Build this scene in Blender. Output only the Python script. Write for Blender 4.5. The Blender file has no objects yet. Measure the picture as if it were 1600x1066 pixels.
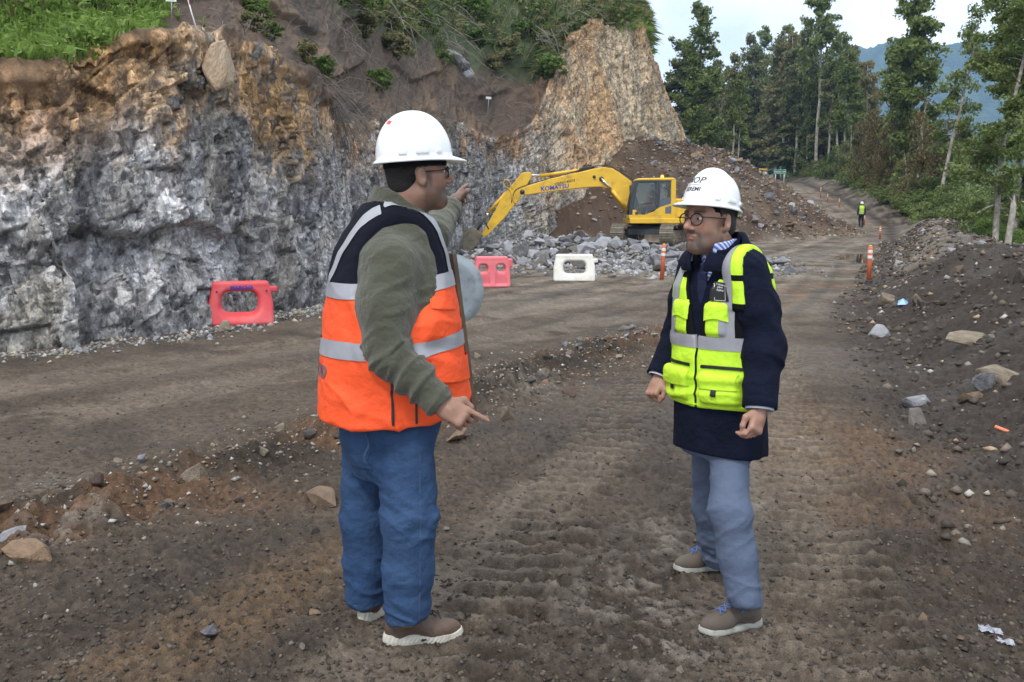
import bpy, bmesh, math, random
import numpy as np
from mathutils import Vector, Matrix
from mathutils.bvhtree import BVHTree

# ------------------------------------------------------------------ camera, sky, sun, exposure
SC = bpy.context.scene
COL = SC.collection
FPX, HC, HOR = 1400.0, 1.53, 340.0          # focal length in photo pixels, camera height, horizon row
PITCH = math.atan((533 - HOR) / FPX)
cam_data = bpy.data.cameras.new('camera')
cam_data.lens = FPX / 1600 * 36
cam_data.sensor_width = 36
cam_data.clip_start = 0.05
cam_data.clip_end = 12000
cam = bpy.data.objects.new('camera', cam_data)
cam.location = (0, 0, HC)
cam.rotation_euler = (math.pi / 2 - PITCH, 0, 0)
COL.objects.link(cam)
SC.camera = cam

SUN_EL, SUN_AZ = math.radians(54), math.radians(205)   # azimuth measured clockwise from +Y
world = bpy.data.worlds.new('World'); SC.world = world; world.use_nodes = True
nt = world.node_tree; nt.nodes.clear()
def wn(t, **k):
    n = nt.nodes.new(t)
    for a, b in k.items(): setattr(n, a, b)
    return n
w_out = wn('ShaderNodeOutputWorld'); w_bg = wn('ShaderNodeBackground'); w_bg.inputs[1].default_value = 0.118
w_sky = wn('ShaderNodeTexSky', sky_type='NISHITA', sun_disc=False)
w_sky.sun_elevation = SUN_EL; w_sky.sun_rotation = SUN_AZ
w_tc = wn('ShaderNodeTexCoord'); w_map = wn('ShaderNodeMapping'); w_map.inputs['Scale'].default_value = (1.5, 1.5, 3.6)
w_map.inputs['Location'].default_value = (3.1, 0.4, 0.25)
w_n = wn('ShaderNodeTexNoise'); w_n.inputs['Scale'].default_value = 1.7; w_n.inputs['Detail'].default_value = 7; w_n.inputs['Roughness'].default_value = 0.52
w_n.inputs['Distortion'].default_value = 0.35
w_cr = wn('ShaderNodeValToRGB')                          # cloud body: grey-blue undersides to white
w_cr.color_ramp.elements[0].position = 0.34; w_cr.color_ramp.elements[0].color = (6.3, 6.8, 7.4, 1)
w_cr.color_ramp.elements[1].position = 0.62; w_cr.color_ramp.elements[1].color = (10.2, 10.35, 10.5, 1)
w_cf = wn('ShaderNodeValToRGB')                          # cloud cover
w_cf.color_ramp.elements[0].position = 0.27; w_cf.color_ramp.elements[0].color = (0.72,) * 3 + (1,)
w_cf.color_ramp.elements[1].position = 0.42; w_cf.color_ramp.elements[1].color = (1,) * 3 + (1,)
w_mix = wn('ShaderNodeMix', data_type='RGBA')
L = nt.links.new
L(w_tc.outputs['Generated'], w_map.inputs['Vector']); L(w_map.outputs[0], w_n.inputs['Vector'])
L(w_n.outputs['Fac'], w_cr.inputs[0]); L(w_n.outputs['Fac'], w_cf.inputs[0])
L(w_cf.outputs[0], w_mix.inputs['Factor']); L(w_sky.outputs[0], w_mix.inputs['A']); L(w_cr.outputs[0], w_mix.inputs['B'])
L(w_mix.outputs['Result'], w_bg.inputs[0]); L(w_bg.outputs[0], w_out.inputs[0])

sun_d = bpy.data.lights.new('sun', 'SUN'); sun_d.energy = 1.5; sun_d.angle = math.radians(11); sun_d.color = (1, 0.955, 0.9)
sun = bpy.data.objects.new('sun', sun_d); COL.objects.link(sun)
sd = Vector((math.sin(SUN_AZ) * math.cos(SUN_EL), math.cos(SUN_AZ) * math.cos(SUN_EL), math.sin(SUN_EL)))
sun.rotation_euler = (-sd).to_track_quat('-Z', 'Y').to_euler()
sun.location = (10, -10, 30)

vs = SC.view_settings
vs.view_transform = 'Standard'; vs.look = 'None'; vs.exposure = 0.68; vs.gamma = 1.0; vs.use_curve_mapping = False
SC.render.engine = 'CYCLES'
SC.cycles.use_denoising = True
SC.cycles.max_bounces = 6; SC.cycles.diffuse_bounces = 3; SC.cycles.glossy_bounces = 3
SC.cycles.transmission_bounces = 4; SC.cycles.transparent_max_bounces = 6; SC.cycles.volume_bounces = 1

# ------------------------------------------------------------------ helpers: pixels to world, tagging, meshes
def ray(px, py):
    x = (px - 800) / FPX; y = (533 - py) / FPX
    c, s = math.cos(PITCH), math.sin(PITCH)
    return np.array([x, c + y * s, y * c - s])
def P(px, py, Y):                                        # the point on a pixel's ray at world depth Y
    d = ray(px, py)
    return np.array([0, 0, HC]) + d * (Y / d[1])
def G(px, py, z=0.0):                                    # the point on a pixel's ray at height z
    d = ray(px, py)
    return np.array([0, 0, HC]) + d * ((z - HC) / d[2])

def tag(o, label=None, cat=None, group=None, kind=None):
    if label: o['label'] = label
    if cat: o['category'] = cat
    if group: o['group'] = group
    if kind: o['kind'] = kind
    return o
def empty(name, loc, label=None, cat=None, group=None, rot=(0, 0, 0)):
    o = bpy.data.objects.new(name, None); COL.objects.link(o)
    o.location = loc; o.rotation_euler = rot; o.empty_display_size = 0.1
    return tag(o, label, cat, group)
def to_mesh(name, V, F, smooth=True):
    me = bpy.data.meshes.new(name)
    V = np.asarray(V, dtype=np.float32)
    if isinstance(F, np.ndarray) and F.ndim == 2:
        k = F.shape[1]
        me.vertices.add(len(V)); me.vertices.foreach_set('co', V.ravel())
        me.loops.add(F.size); me.loops.foreach_set('vertex_index', F.astype(np.int32).ravel())
        me.polygons.add(len(F)); me.polygons.foreach_set('loop_start', np.arange(0, F.size, k, dtype=np.int32))
        me.update(calc_edges=True)
        me.validate()
    else:
        me.from_pydata([tuple(map(float, v)) for v in V], [], [tuple(int(i) for i in f) for f in F]); me.update()
    if smooth: me.polygons.foreach_set('use_smooth', np.ones(len(me.polygons), dtype=bool))
    return me
def obj(name, me, mat=None, parent=None, loc=(0, 0, 0)):
    o = bpy.data.objects.new(name, me); COL.objects.link(o)
    if mat is not None and not me.materials: me.materials.append(mat)
    o.location = loc
    if parent is not None: o.parent = parent
    return o
def mobj(name, V, F, mat, parent=None, smooth=True, loc=(0, 0, 0)):
    return obj(name, to_mesh(name, V, F, smooth), mat, parent, loc)
def copy_tree(o, parent=None):
    c = o.copy(); COL.objects.link(c); c.parent = parent
    for ch in o.children: copy_tree(ch, c)
    return c
def join(parts):
    V, F, n = [], [], 0
    for v, f in parts:
        v = np.asarray(v, dtype=float); V.append(v)
        F += [tuple(int(i) + n for i in q) for q in f]; n += len(v)
    return np.concatenate(V), F
def point_color(me, rgb, name='Col'):
    a = me.color_attributes.new(name, 'FLOAT_COLOR', 'POINT')
    c = np.ones((len(me.vertices), 4), dtype=np.float32); c[:, :3] = rgb
    a.data.foreach_set('color', c.ravel())

# ------------------------------------------------------------------ shapes as (vertices, faces)
def box(c, s, rz=0.0):
    x, y, z = (np.array(s) / 2)
    V = np.array([[i * x, j * y, k * z] for k in (-1, 1) for j in (-1, 1) for i in (-1, 1)], dtype=float)
    if rz:
        a, b = math.cos(rz), math.sin(rz); V[:, :2] = V[:, :2] @ np.array([[a, b], [-b, a]])
    return V + np.array(c), [(0, 2, 3, 1), (4, 5, 7, 6), (0, 1, 5, 4), (2, 6, 7, 3), (0, 4, 6, 2), (1, 3, 7, 5)]
def tube(pts, radii, n=8, cap=True, flat=1.0, up=(0, 0, 1)):
    pts = np.asarray(pts, dtype=float); m = len(pts)
    radii = np.broadcast_to(np.asarray(radii, dtype=float), (m,))
    T = np.gradient(pts, axis=0); T /= np.linalg.norm(T, axis=1, keepdims=True) + 1e-12
    ref = np.array(up, dtype=float)
    if abs(T[0] @ ref) > 0.9: ref = np.array([1.0, 0, 0])
    V = []; a0 = np.arange(n) / n * 2 * math.pi
    for i in range(m):
        u = np.cross(T[i], ref); u /= np.linalg.norm(u) + 1e-12
        w = np.cross(u, T[i]); ref = w
        V.append(pts[i] + radii[i] * (np.cos(a0)[:, None] * u + flat * np.sin(a0)[:, None] * w))
    V = np.concatenate(V); F = []
    for i in range(m - 1):
        for j in range(n):
            k = (j + 1) % n
            F.append((i * n + j, i * n + k, (i + 1) * n + k, (i + 1) * n + j))
    if cap:
        F.append(tuple(range(n - 1, -1, -1))); F.append(tuple(range((m - 1) * n, m * n)))
    return V, F
def prism(poly, y0, y1):                                   # polygon in XZ pushed along Y
    n = len(poly)
    V = [(p[0], y0, p[1]) for p in poly] + [(p[0], y1, p[1]) for p in poly]
    F = [tuple(range(n)), tuple(range(2 * n - 1, n - 1, -1))]
    F += [(i, i + n, (i + 1) % n + n, (i + 1) % n) for i in range(n)]
    return np.array(V, dtype=float), F
def bevel_obj(o, w=0.02, seg=2, angle=0.6):
    m = o.modifiers.new('bevel', 'BEVEL'); m.width = w; m.segments = seg; m.limit_method = 'ANGLE'; m.angle_limit = angle
    return o
def smooth_path(pts, n, closed=False):
    pts = np.asarray(pts, dtype=float); m = len(pts)
    t = np.linspace(0, m - 1, n); i = np.clip(t.astype(int), 0, m - 2); f = (t - i)[:, None]
    p0 = pts[np.clip(i - 1, 0, m - 1)]; p1 = pts[i]; p2 = pts[i + 1]; p3 = pts[np.clip(i + 2, 0, m - 1)]
    return 0.5 * (2 * p1 + (p2 - p0) * f + (2 * p0 - 5 * p1 + 4 * p2 - p3) * f ** 2 + (3 * p1 - p0 - 3 * p2 + p3) * f ** 3)

# ------------------------------------------------------------------ noise
def _h(ix, iy, iz, seed):
    with np.errstate(over='ignore'):
        h = (ix.astype(np.uint32) * np.uint32(374761393) + iy.astype(np.uint32) * np.uint32(668265263)
             + iz.astype(np.uint32) * np.uint32(2147483647) + np.uint32((seed * 1274126177) & 0xffffffff))
        h = (h ^ (h >> np.uint32(13))) * np.uint32(1274126177)
        h = (h ^ (h >> np.uint32(16))) * np.uint32(2246822519)
        h = h ^ (h >> np.uint32(15))
    return h.astype(np.float32) * np.float32(1 / 4294967295.0)
def vnoise(p, seed=0):                                      # value noise, -1..1; p (N,2) or (N,3)
    p = np.asarray(p, dtype=np.float32)
    i = np.floor(p).astype(np.int64); f = (p - i).astype(np.float32); f = f * f * (3 - 2 * f)
    if p.shape[1] == 2:
        z = np.zeros(len(p), dtype=np.int64); x, y = i[:, 0], i[:, 1]; fx, fy = f[:, 0], f[:, 1]
        a = _h(x, y, z, seed) * (1 - fx) + _h(x + 1, y, z, seed) * fx
        b = _h(x, y + 1, z, seed) * (1 - fx) + _h(x + 1, y + 1, z, seed) * fx
        return (a * (1 - fy) + b * fy) * 2 - 1
    x, y, z = i[:, 0], i[:, 1], i[:, 2]; fx, fy, fz = f[:, 0], f[:, 1], f[:, 2]
    r = []
    for k in (0, 1):
        a = _h(x, y, z + k, seed) * (1 - fx) + _h(x + 1, y, z + k, seed) * fx
        b = _h(x, y + 1, z + k, seed) * (1 - fx) + _h(x + 1, y + 1, z + k, seed) * fx
        r.append(a * (1 - fy) + b * fy)
    return (r[0] * (1 - fz) + r[1] * fz) * 2 - 1
def fbm(p, octv=4, seed=0, gain=0.5):
    p = np.asarray(p, dtype=np.float32); s = 0; a = 1; t = 0
    for k in range(octv):
        s = s + a * vnoise(p * (2.03 ** k) + 17.3 * k, seed + k); t += a; a *= gain
    return s / t
def worley2(p, seed=0):                                     # cell id hashes, offset to the seed point, F1, F2
    p = np.asarray(p, dtype=np.float32); i = np.floor(p).astype(np.int64)
    n = len(p); F1 = np.full(n, 9, np.float32); F2 = np.full(n, 9, np.float32)
    off = np.zeros((n, 2), np.float32); cid = np.zeros((n, 2), np.int64); z = np.zeros(n, dtype=np.int64)
    for dx in (-1, 0, 1):
        for dy in (-1, 0, 1):
            cx, cy = i[:, 0] + dx, i[:, 1] + dy
            sx = cx + _h(cx, cy, z, seed); sy = cy + _h(cx, cy, z, seed + 7)
            ox = (p[:, 0] - sx).astype(np.float32); oy = (p[:, 1] - sy).astype(np.float32); d = ox * ox + oy * oy
            c = d < F1
            F2 = np.where(c, F1, np.minimum(F2, d)); F1 = np.where(c, d, F1)
            off[c, 0] = ox[c]; off[c, 1] = oy[c]; cid[c, 0] = cx[c]; cid[c, 1] = cy[c]
    return cid, off, np.sqrt(F1), np.sqrt(F2)
def cellh(cid, seed): return _h(cid[:, 0], cid[:, 1], np.zeros(len(cid), dtype=np.int64), seed)
def sstep(a, b, x):
    t = np.clip((x - a) / (b - a), 0, 1); return t * t * (3 - 2 * t)

# ------------------------------------------------------------------ materials
def nodes(name):
    m = bpy.data.materials.new(name); m.use_nodes = True
    t = m.node_tree; b = t.nodes['Principled BSDF']
    return m, t, b
def plain(name, rgb, rough=0.6, metal=0.0, var=0.0, scale=6.0, bump=0.0, bscale=120.0, spec=0.5, dirt=None, dscale=3.0, damt=0.5, coat=0.0):
    m, t, b = nodes(name); N = t.nodes.new; K = t.links.new
    b.inputs['Base Color'].default_value = (*rgb, 1); b.inputs['Roughness'].default_value = rough
    b.inputs['Metallic'].default_value = metal; b.inputs['Specular IOR Level'].default_value = spec
    b.inputs['Coat Weight'].default_value = coat
    tc = N('ShaderNodeTexCoord'); col = None
    if var:
        n = N('ShaderNodeTexNoise'); n.inputs['Scale'].default_value = scale; n.inputs['Detail'].default_value = 5; K(tc.outputs['Object'], n.inputs['Vector'])
        r = N('ShaderNodeValToRGB')
        r.color_ramp.elements[0].position = 0.3; r.color_ramp.elements[0].color = (*[c * (1 - var) for c in rgb], 1)
        r.color_ramp.elements[1].position = 0.7; r.color_ramp.elements[1].color = (*[min(1, c * (1 + var)) for c in rgb], 1)
        K(n.outputs['Fac'], r.inputs[0]); col = r.outputs[0]; K(col, b.inputs['Base Color'])
    if dirt is not None:
        n = N('ShaderNodeTexNoise'); n.inputs['Scale'].default_value = dscale; n.inputs['Detail'].default_value = 8; n.inputs['Roughness'].default_value = 0.65; K(tc.outputs['Object'], n.inputs['Vector'])
        r = N('ShaderNodeValToRGB'); r.color_ramp.elements[0].position = 0.5; r.color_ramp.elements[0].color = (0, 0, 0, 1)
        r.color_ramp.elements[1].position = 0.72; r.color_ramp.elements[1].color = (damt,) * 3 + (1,)
        K(n.outputs['Fac'], r.inputs[0])
        x = N('ShaderNodeMix'); x.data_type = 'RGBA'; K(r.outputs[0], x.inputs['Factor'])
        if col is not None: K(col, x.inputs['A'])
        else: x.inputs['A'].default_value = (*rgb, 1)
        x.inputs['B'].default_value = (*dirt, 1); K(x.outputs['Result'], b.inputs['Base Color'])
        rr = N('ShaderNodeMapRange'); rr.inputs['To Min'].default_value = rough; rr.inputs['To Max'].default_value = 0.85
        K(r.outputs[0], rr.inputs['Value']); K(rr.outputs[0], b.inputs['Roughness'])
    if bump:
        n = N('ShaderNodeTexNoise'); n.inputs['Scale'].default_value = bscale; n.inputs['Detail'].default_value = 4; K(tc.outputs['Object'], n.inputs['Vector'])
        u = N('ShaderNodeBump'); u.inputs['Strength'].default_value = bump; u.inputs['Distance'].default_value = 0.01
        K(n.outputs['Fac'], u.inputs['Height']); K(u.outputs[0], b.inputs['Normal'])
    return m
def attr_mat(name, rough=0.7, grain=(40.0, 0.35), fine=(160.0, 0.3), bump=0.5, bdist=0.02, spec=0.4, wet=None):
    """colour from the mesh's own attribute, broken up by two noises; bump from the same noises"""
    m, t, b = nodes(name); N = t.nodes.new; K = t.links.new
    at = N('ShaderNodeAttribute'); at.attribute_name = 'Col'; tc = N('ShaderNodeTexCoord')
    b.inputs['Roughness'].default_value = rough; b.inputs['Specular IOR Level'].default_value = spec
    cur = at.outputs['Color']; hs = []
    for sc, amt in (grain, fine):
        n = N('ShaderNodeTexNoise'); n.inputs['Scale'].default_value = sc; n.inputs['Detail'].default_value = 6; n.inputs['Roughness'].default_value = 0.65
        K(tc.outputs['Object'], n.inputs['Vector'])
        mr = N('ShaderNodeMapRange'); mr.inputs['From Min'].default_value = 0.25; mr.inputs['From Max'].default_value = 0.75
        mr.inputs['To Min'].default_value = 1 - amt; mr.inputs['To Max'].default_value = 1 + amt; K(n.outputs['Fac'], mr.inputs['Value'])
        x = N('ShaderNodeMix'); x.data_type = 'RGBA'; x.blend_type = 'MULTIPLY'; x.inputs['Factor'].default_value = 1
        K(cur, x.inputs['A']); K(mr.outputs[0], x.inputs['B']); cur = x.outputs['Result']; hs.append(n.outputs['Fac'])
    K(cur, b.inputs['Base Color'])
    add = N('ShaderNodeMath'); add.operation = 'MULTIPLY_ADD'; add.inputs[1].default_value = 0.4; K(hs[1], add.inputs[0]); K(hs[0], add.inputs[2])
    u = N('ShaderNodeBump'); u.inputs['Strength'].default_value = bump; u.inputs['Distance'].default_value = bdist
    K(add.outputs[0], u.inputs['Height']); K(u.outputs[0], b.inputs['Normal'])
    if wet:                                                  # attribute alpha drives gloss: 1 wet, 0 dry
        mr = N('ShaderNodeMapRange'); mr.inputs['To Min'].default_value = rough; mr.inputs['To Max'].default_value = wet
        at2 = N('ShaderNodeAttribute'); at2.attribute_name = 'wet'
        K(at2.outputs['Fac'], mr.inputs['Value']); K(mr.outputs[0], b.inputs['Roughness'])
    return m
def leaf_mat(name, c1, c2, c3=None, scale=1.2):
    m, t, b = nodes(name); N = t.nodes.new; K = t.links.new
    tc = N('ShaderNodeTexCoord'); oi = N('ShaderNodeObjectInfo'); ge = N('ShaderNodeNewGeometry')
    n = N('ShaderNodeTexNoise'); n.inputs['Scale'].default_value = scale; n.inputs['Detail'].default_value = 3; K(tc.outputs['Object'], n.inputs['Vector'])
    ad = N('ShaderNodeMath'); ad.operation = 'MULTIPLY_ADD'; ad.inputs[1].default_value = 0.5; K(ge.outputs['Random Per Island'], ad.inputs[0])
    K(n.outputs['Fac'], ad.inputs[2])
    a2 = N('ShaderNodeMath'); a2.operation = 'MULTIPLY_ADD'; a2.inputs[1].default_value = 0.35; K(oi.outputs['Random'], a2.inputs[0]); K(ad.outputs[0], a2.inputs[2])
    r = N('ShaderNodeValToRGB'); r.color_ramp.elements[0].position = 0.55; r.color_ramp.elements[0].color = (*c1, 1)
    r.color_ramp.elements[1].position = 1.05 if c3 is None else 0.9; r.color_ramp.elements[1].color = (*c2, 1)
    if c3 is not None:
        e = r.color_ramp.elements.new(1.0); e.color = (*c3, 1)
    K(a2.outputs[0], r.inputs[0]); K(r.outputs[0], b.inputs['Base Color'])
    b.inputs['Roughness'].default_value = 0.55; b.inputs['Specular IOR Level'].default_value = 0.35
    tr = N('ShaderNodeBsdfTranslucent'); K(r.outputs[0], tr.inputs['Color'])
    mx = N('ShaderNodeMixShader'); mx.inputs[0].default_value = 0.3; K(b.outputs[0], mx.inputs[1]); K(tr.outputs[0], mx.inputs[2])
    K(mx.outputs[0], t.nodes['Material Output'].inputs['Surface'])
    return m
# ================================================================== the ground
rng = np.random.default_rng(7); random.seed(7)
XR_Y = [-50, 0, 3, 5.5, 9.5, 16, 20.8, 35, 50, 66, 90, 120, 200, 4000]
XR_X = [-2, 2.2, 2.4, 2.75, 4.1, 6.2, 8.4, 14.4, 21, 27.7, 33, 38.5, 46, 300]
HB_Y = [-50, 0, 5, 10, 16, 20, 30, 45, 60, 66, 90, 120, 160, 4000]
HB_Z = [.3, .42, .78, .95, .88, .62, .95, 1.05, .75, .5, .8, .8, .3, 0]
ZR_Y = [-50, 40, 55, 66, 80, 95, 120, 160, 300, 4000]
ZR_Z = [0, 0, .35, .85, 2.1, 3.8, 6.0, 8.0, 10, 10]
EARTH = [P(985, 212, 57.5), P(1075, 226, 61), P(1130, 235, 64), P(1165, 266, 67), P(1200, 300, 70), P(1262, 336, 74)]
HEAP = [P(765, 386, 36), P(850, 368, 34), P(925, 370, 33), P(985, 384, 32), P(1060, 387, 31), P(1130, 388, 36)]
def seg_height(X, Y, pts, slope):
    """a heap whose sides fall away at an even slope from a crest line"""
    z = np.full(X.shape, -50.0)
    for a, b in zip(pts[:-1], pts[1:]):
        ab = (b - a)[:2]; t = np.clip(((X - a[0]) * ab[0] + (Y - a[1]) * ab[1]) / (ab @ ab), 0, 1)
        d = np.hypot(X - a[0] - t * ab[0], Y - a[1] - t * ab[1])
        z = np.maximum(z, a[2] + t * (b[2] - a[2]) - slope * d)
    return z
def seg_dist(X, Y, a, b):
    ab = np.array(b) - np.array(a); L2 = ab @ ab
    t = ((X - a[0]) * ab[0] + (Y - a[1]) * ab[1]) / L2
    lat = ((X - a[0]) * -ab[1] + (Y - a[1]) * ab[0]) / math.sqrt(L2)
    return t, lat, t * math.sqrt(L2)
def macro(X, Y):
    xr = np.interp(Y, XR_Y, XR_X); s = X - xr
    z = np.interp(Y, ZR_Y, ZR_Z)
    hb = np.interp(Y, HB_Y, HB_Z)
    wob = 1 + 0.35 * vnoise(np.stack([X * .55, Y * .45], 1).astype(np.float32), 3)
    z = z + hb * sstep(0, 2.1, s) * wob
    z = z - 0.46 * np.maximum(0, s - 3.0) * (s < 60) - 0.46 * 57 * (s >= 60)      # the slope below the berm
    z = np.maximum(z, -24 + 0 * z) if np.isscalar(z) else np.maximum(z, -24)
    # hillside left of the upper road
    z = z + 0.22 * np.clip(-(s + 11), 0, 60) * sstep(74, 100, Y)
    e = seg_height(X, Y, EARTH, 0.62) + 0.35 * vnoise(np.stack([X * .8, Y * .8], 1), 5)
    h = seg_height(X, Y, HEAP, 0.30) + 0.16 * vnoise(np.stack([X * 1.3, Y * 1.3], 1), 6)
    pad = .33 * sstep(5.0, 2.6, np.hypot(X - 6.5, Y - 43.2))
    z = np.maximum(z, pad)
    k = 0.35
    for q in (e, h):
        d = np.clip(0.5 + 0.5 * (z - q) / k, 0, 1); z = q * (1 - d) + z * d + k * d * (1 - d)
    return z
WR_A, WR_B = np.array([-3.4, 2.5]), np.array([2.6, 12.6])       # the low windrow of stones across the road
T1_A, T1_B = np.array([1.05, 2.4]), np.array([3.35, 11.5])       # crawler track print on the right
T2_A, T2_B = np.array([-.25, 2.6]), np.array([2.0, 11.5])        # and the one between the two men
LANES = (((.62, 2.0), (4.4, 15.5), .46), ((-6.5, 5.4), (3.4, 19.5), .75), ((-5.8, 4.2), (2.0, 14.2), .55), ((-.9, 1.8), (.6, 6.0), .3))
def detail(X, Y):
    """relief of the near ground, and how loose (0 packed .. 1 cloddy) it is"""
    p = np.stack([X, Y], 1).astype(np.float32)
    n1 = fbm(p * .8, 3, 11); n2 = fbm(p * 3.2, 3, 12); n3 = fbm(p * 11, 3, 13); n4 = vnoise(p * 34, 14); n5 = vnoise(p * 75, 15)
    xr = np.interp(Y, XR_Y, XR_X); s = X - xr
    t, lat, along = seg_dist(X, Y, WR_A, WR_B)
    wr = np.exp(-(lat / .42) ** 2) * sstep(1.02, .8, t)
    near_dark = sstep(-.1, -.9, lat) * sstep(9, 5, Y) + .25            # the churned ground this side of the windrow
    bermy = sstep(-.9, .4, s)
    loose = np.clip(.75 * wr + .55 * near_dark * (0.6 + .8 * n1) + bermy + .12 + .2 * n2, 0.05, 1)
    lane = np.zeros(len(X))
    for la, lb, lw in LANES:
        t, lat, along = seg_dist(X, Y, la, lb)
        lane = np.maximum(lane, sstep(lw, lw * .45, np.abs(lat + .16 * n1 + .05 * n2)) * sstep(-.1, .1, t) * sstep(1.1, .85, t))
    lane = lane * sstep(-.55, -.1, n2 + n1); loose = loose * (1 - .85 * lane)
    z = .028 * n1 + .016 * n2 - .02 * lane + loose * (.032 * n2 + .026 * n3 + .017 * n4 + .009 * n5) + .004 * n4 + .003 * n5
    z += .10 * wr * (1 + .9 * n2 + .5 * n3)
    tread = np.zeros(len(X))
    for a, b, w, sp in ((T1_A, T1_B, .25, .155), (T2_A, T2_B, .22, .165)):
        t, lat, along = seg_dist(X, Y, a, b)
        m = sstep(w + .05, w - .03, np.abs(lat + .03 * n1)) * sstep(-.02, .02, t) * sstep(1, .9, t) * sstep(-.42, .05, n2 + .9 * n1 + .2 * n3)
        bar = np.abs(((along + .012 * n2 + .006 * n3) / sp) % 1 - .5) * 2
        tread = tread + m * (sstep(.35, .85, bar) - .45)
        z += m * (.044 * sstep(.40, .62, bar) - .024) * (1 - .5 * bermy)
    # wheel ruts running up the road, left of the windrow
    q = np.interp(Y, [0, 10, 20, 35, 50, 66, 90, 120], [-2.2, -1.2, 3.2, 9.0, 16, 24.0, 30, 36])
    for o in (-2.2, -.7, .9, 2.3):
        z -= .035 * np.exp(-((X - q - o + .25 * n1) / .17) ** 2) * sstep(6, 12, Y)
    z -= .16 * np.exp(-((((X - 14.1) - .38 * (Y - 36.5)) / 1.25) ** 2 + ((Y - 36.5) / 5.5) ** 2))      # hollow that holds the puddle
    for o in (-4.1, -3.0):
        z -= .03 * np.exp(-((X - (-3.6 + .42 * Y) - o - 1.5 + .2 * n1) / .16) ** 2) * sstep(3, 5, Y)
    return z, loose, (n1, n2, n3, n4, n5), wr, s, tread, lane
def ground_z(x, y):
    X = np.array([float(x)]); Y = np.array([float(y)])
    return float((macro(X, Y) + detail(X, Y)[0])[0])
def ground_zs(X, Y): return macro(X, Y) + detail(X, Y)[0]

ang = np.radians(np.concatenate([np.linspace(-180, -44, 50)[:-1], np.linspace(-44, 44, 560), np.linspace(44, 180, 50)[1:]]))
rad = np.concatenate([np.exp(np.linspace(math.log(1.7), math.log(36), 560)), np.exp(np.linspace(math.log(36), math.log(150), 130))[1:],
                      np.exp(np.linspace(math.log(150), math.log(3100), 26))[1:]])
A, R = np.meshgrid(ang, rad)
gx = (np.sin(A) * R).ravel(); gy = (np.cos(A) * R).ravel()
dz, loose, (n1, n2, n3, n4, n5), wr, s_, tread, lane = detail(gx, gy)
fade = sstep(260, 120, np.hypot(gx, gy))
gzv = macro(gx, gy) + dz * fade
na, nr = len(ang), len(rad)
idx = np.arange(na * nr).reshape(nr, na)
quad = np.stack([idx[:-1, :-1], idx[:-1, 1:], idx[1:, 1:], idx[1:, :-1]], -1).reshape(-1, 4)[:, ::-1]
V = np.stack([gx, gy, gzv], 1)
ground_me = to_mesh('ground', V, quad)
# colour of the earth: packed grey mud, dark churned loam, rusty clay, pale stone flour
p2 = V[:, :2].astype(np.float32)
def C(*c): return np.array(c, dtype=np.float32)
def blend(col, c, f): return col * (1 - f[:, None]) + c * f[:, None]
packed = C(.122, .100, .081); dark = C(.044, .035, .029); clay = C(.155, .092, .055); pale = C(.36, .34, .315); beige = C(.27, .242, .205)
col = np.tile(packed, (len(V), 1))
col = blend(col, beige, sstep(9, 24, gy) * sstep(-.3, .4, n1 + .35 + .3 * n2) * .75)
col = blend(col, C(.066, .053, .043), sstep(-.2, .6, fbm(p2 * 1.7, 3, 31)) * .75)
col = blend(col, dark, np.clip(loose * 1.25 - .18 + .3 * n3, 0, 1) * .92)
col = blend(col, C(.185, .160, .135) * (1 + .35 * n2[:, None]), lane * .6)
t, lat, along = seg_dist(gx, gy, WR_A, WR_B)
col = blend(col, clay, sstep(.15, .5, fbm(p2 * 1.5, 3, 33) + .25 * np.exp(-(lat / .5) ** 2) - .1) * np.exp(-(lat / .8) ** 2) * .8)
tt, l2, _ = seg_dist(gx, gy, G(180, 1060)[:2], G(560, 860)[:2])
col = blend(col, C(.17, .115, .068), sstep(.33, .12, np.abs(l2 + .14 * n2)) * sstep(-.1, .05, tt) * sstep(1.25, .9, tt) * (.55 + .4 * n3))
c0 = G(1310, 700); col = blend(col, C(.19, .125, .078), sstep(1.5, .2, np.hypot((gx - c0[0]) * 1.5, (gy - c0[1]) * .62) + .6 * n2) * .6)
for cx, cy, rr in ((960, 935, .55), (1050, 860, .5), (1010, 980, .35), (1195, 800, .4), (1250, 690, .35), (90, 748, .35), (110, 830, .3), (820, 612, .7), (560, 900, .2)):
    c0 = G(cx, cy); col = blend(col, pale * .72, sstep(rr, 0, np.hypot(gx - c0[0], (gy - c0[1]) * .7) + .35 * n2 * rr) * sstep(-.15, .45, n3 + .4 * n4) * .6)
col = blend(col, C(.17, .15, .128), np.clip(tread, 0, 1) * .95)       # drier crust on the cleat ridges; contrast also stands in for relief shading
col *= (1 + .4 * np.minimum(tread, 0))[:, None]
# tyre streaks further up the road
q = np.interp(gy, [0, 10, 20, 35, 50, 66, 90, 120], [-2.2, -1.2, 3.2, 9.0, 16, 24.0, 30, 36])
st = vnoise(np.stack([(gx - q) * 3.1, gy * .05], 1), 41) + .5 * vnoise(np.stack([(gx - q) * 8, gy * .09], 1), 42)
col *= (1 + .34 * st * sstep(8, 18, gy) * sstep(.5, -1, s_))[:, None]
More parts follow.
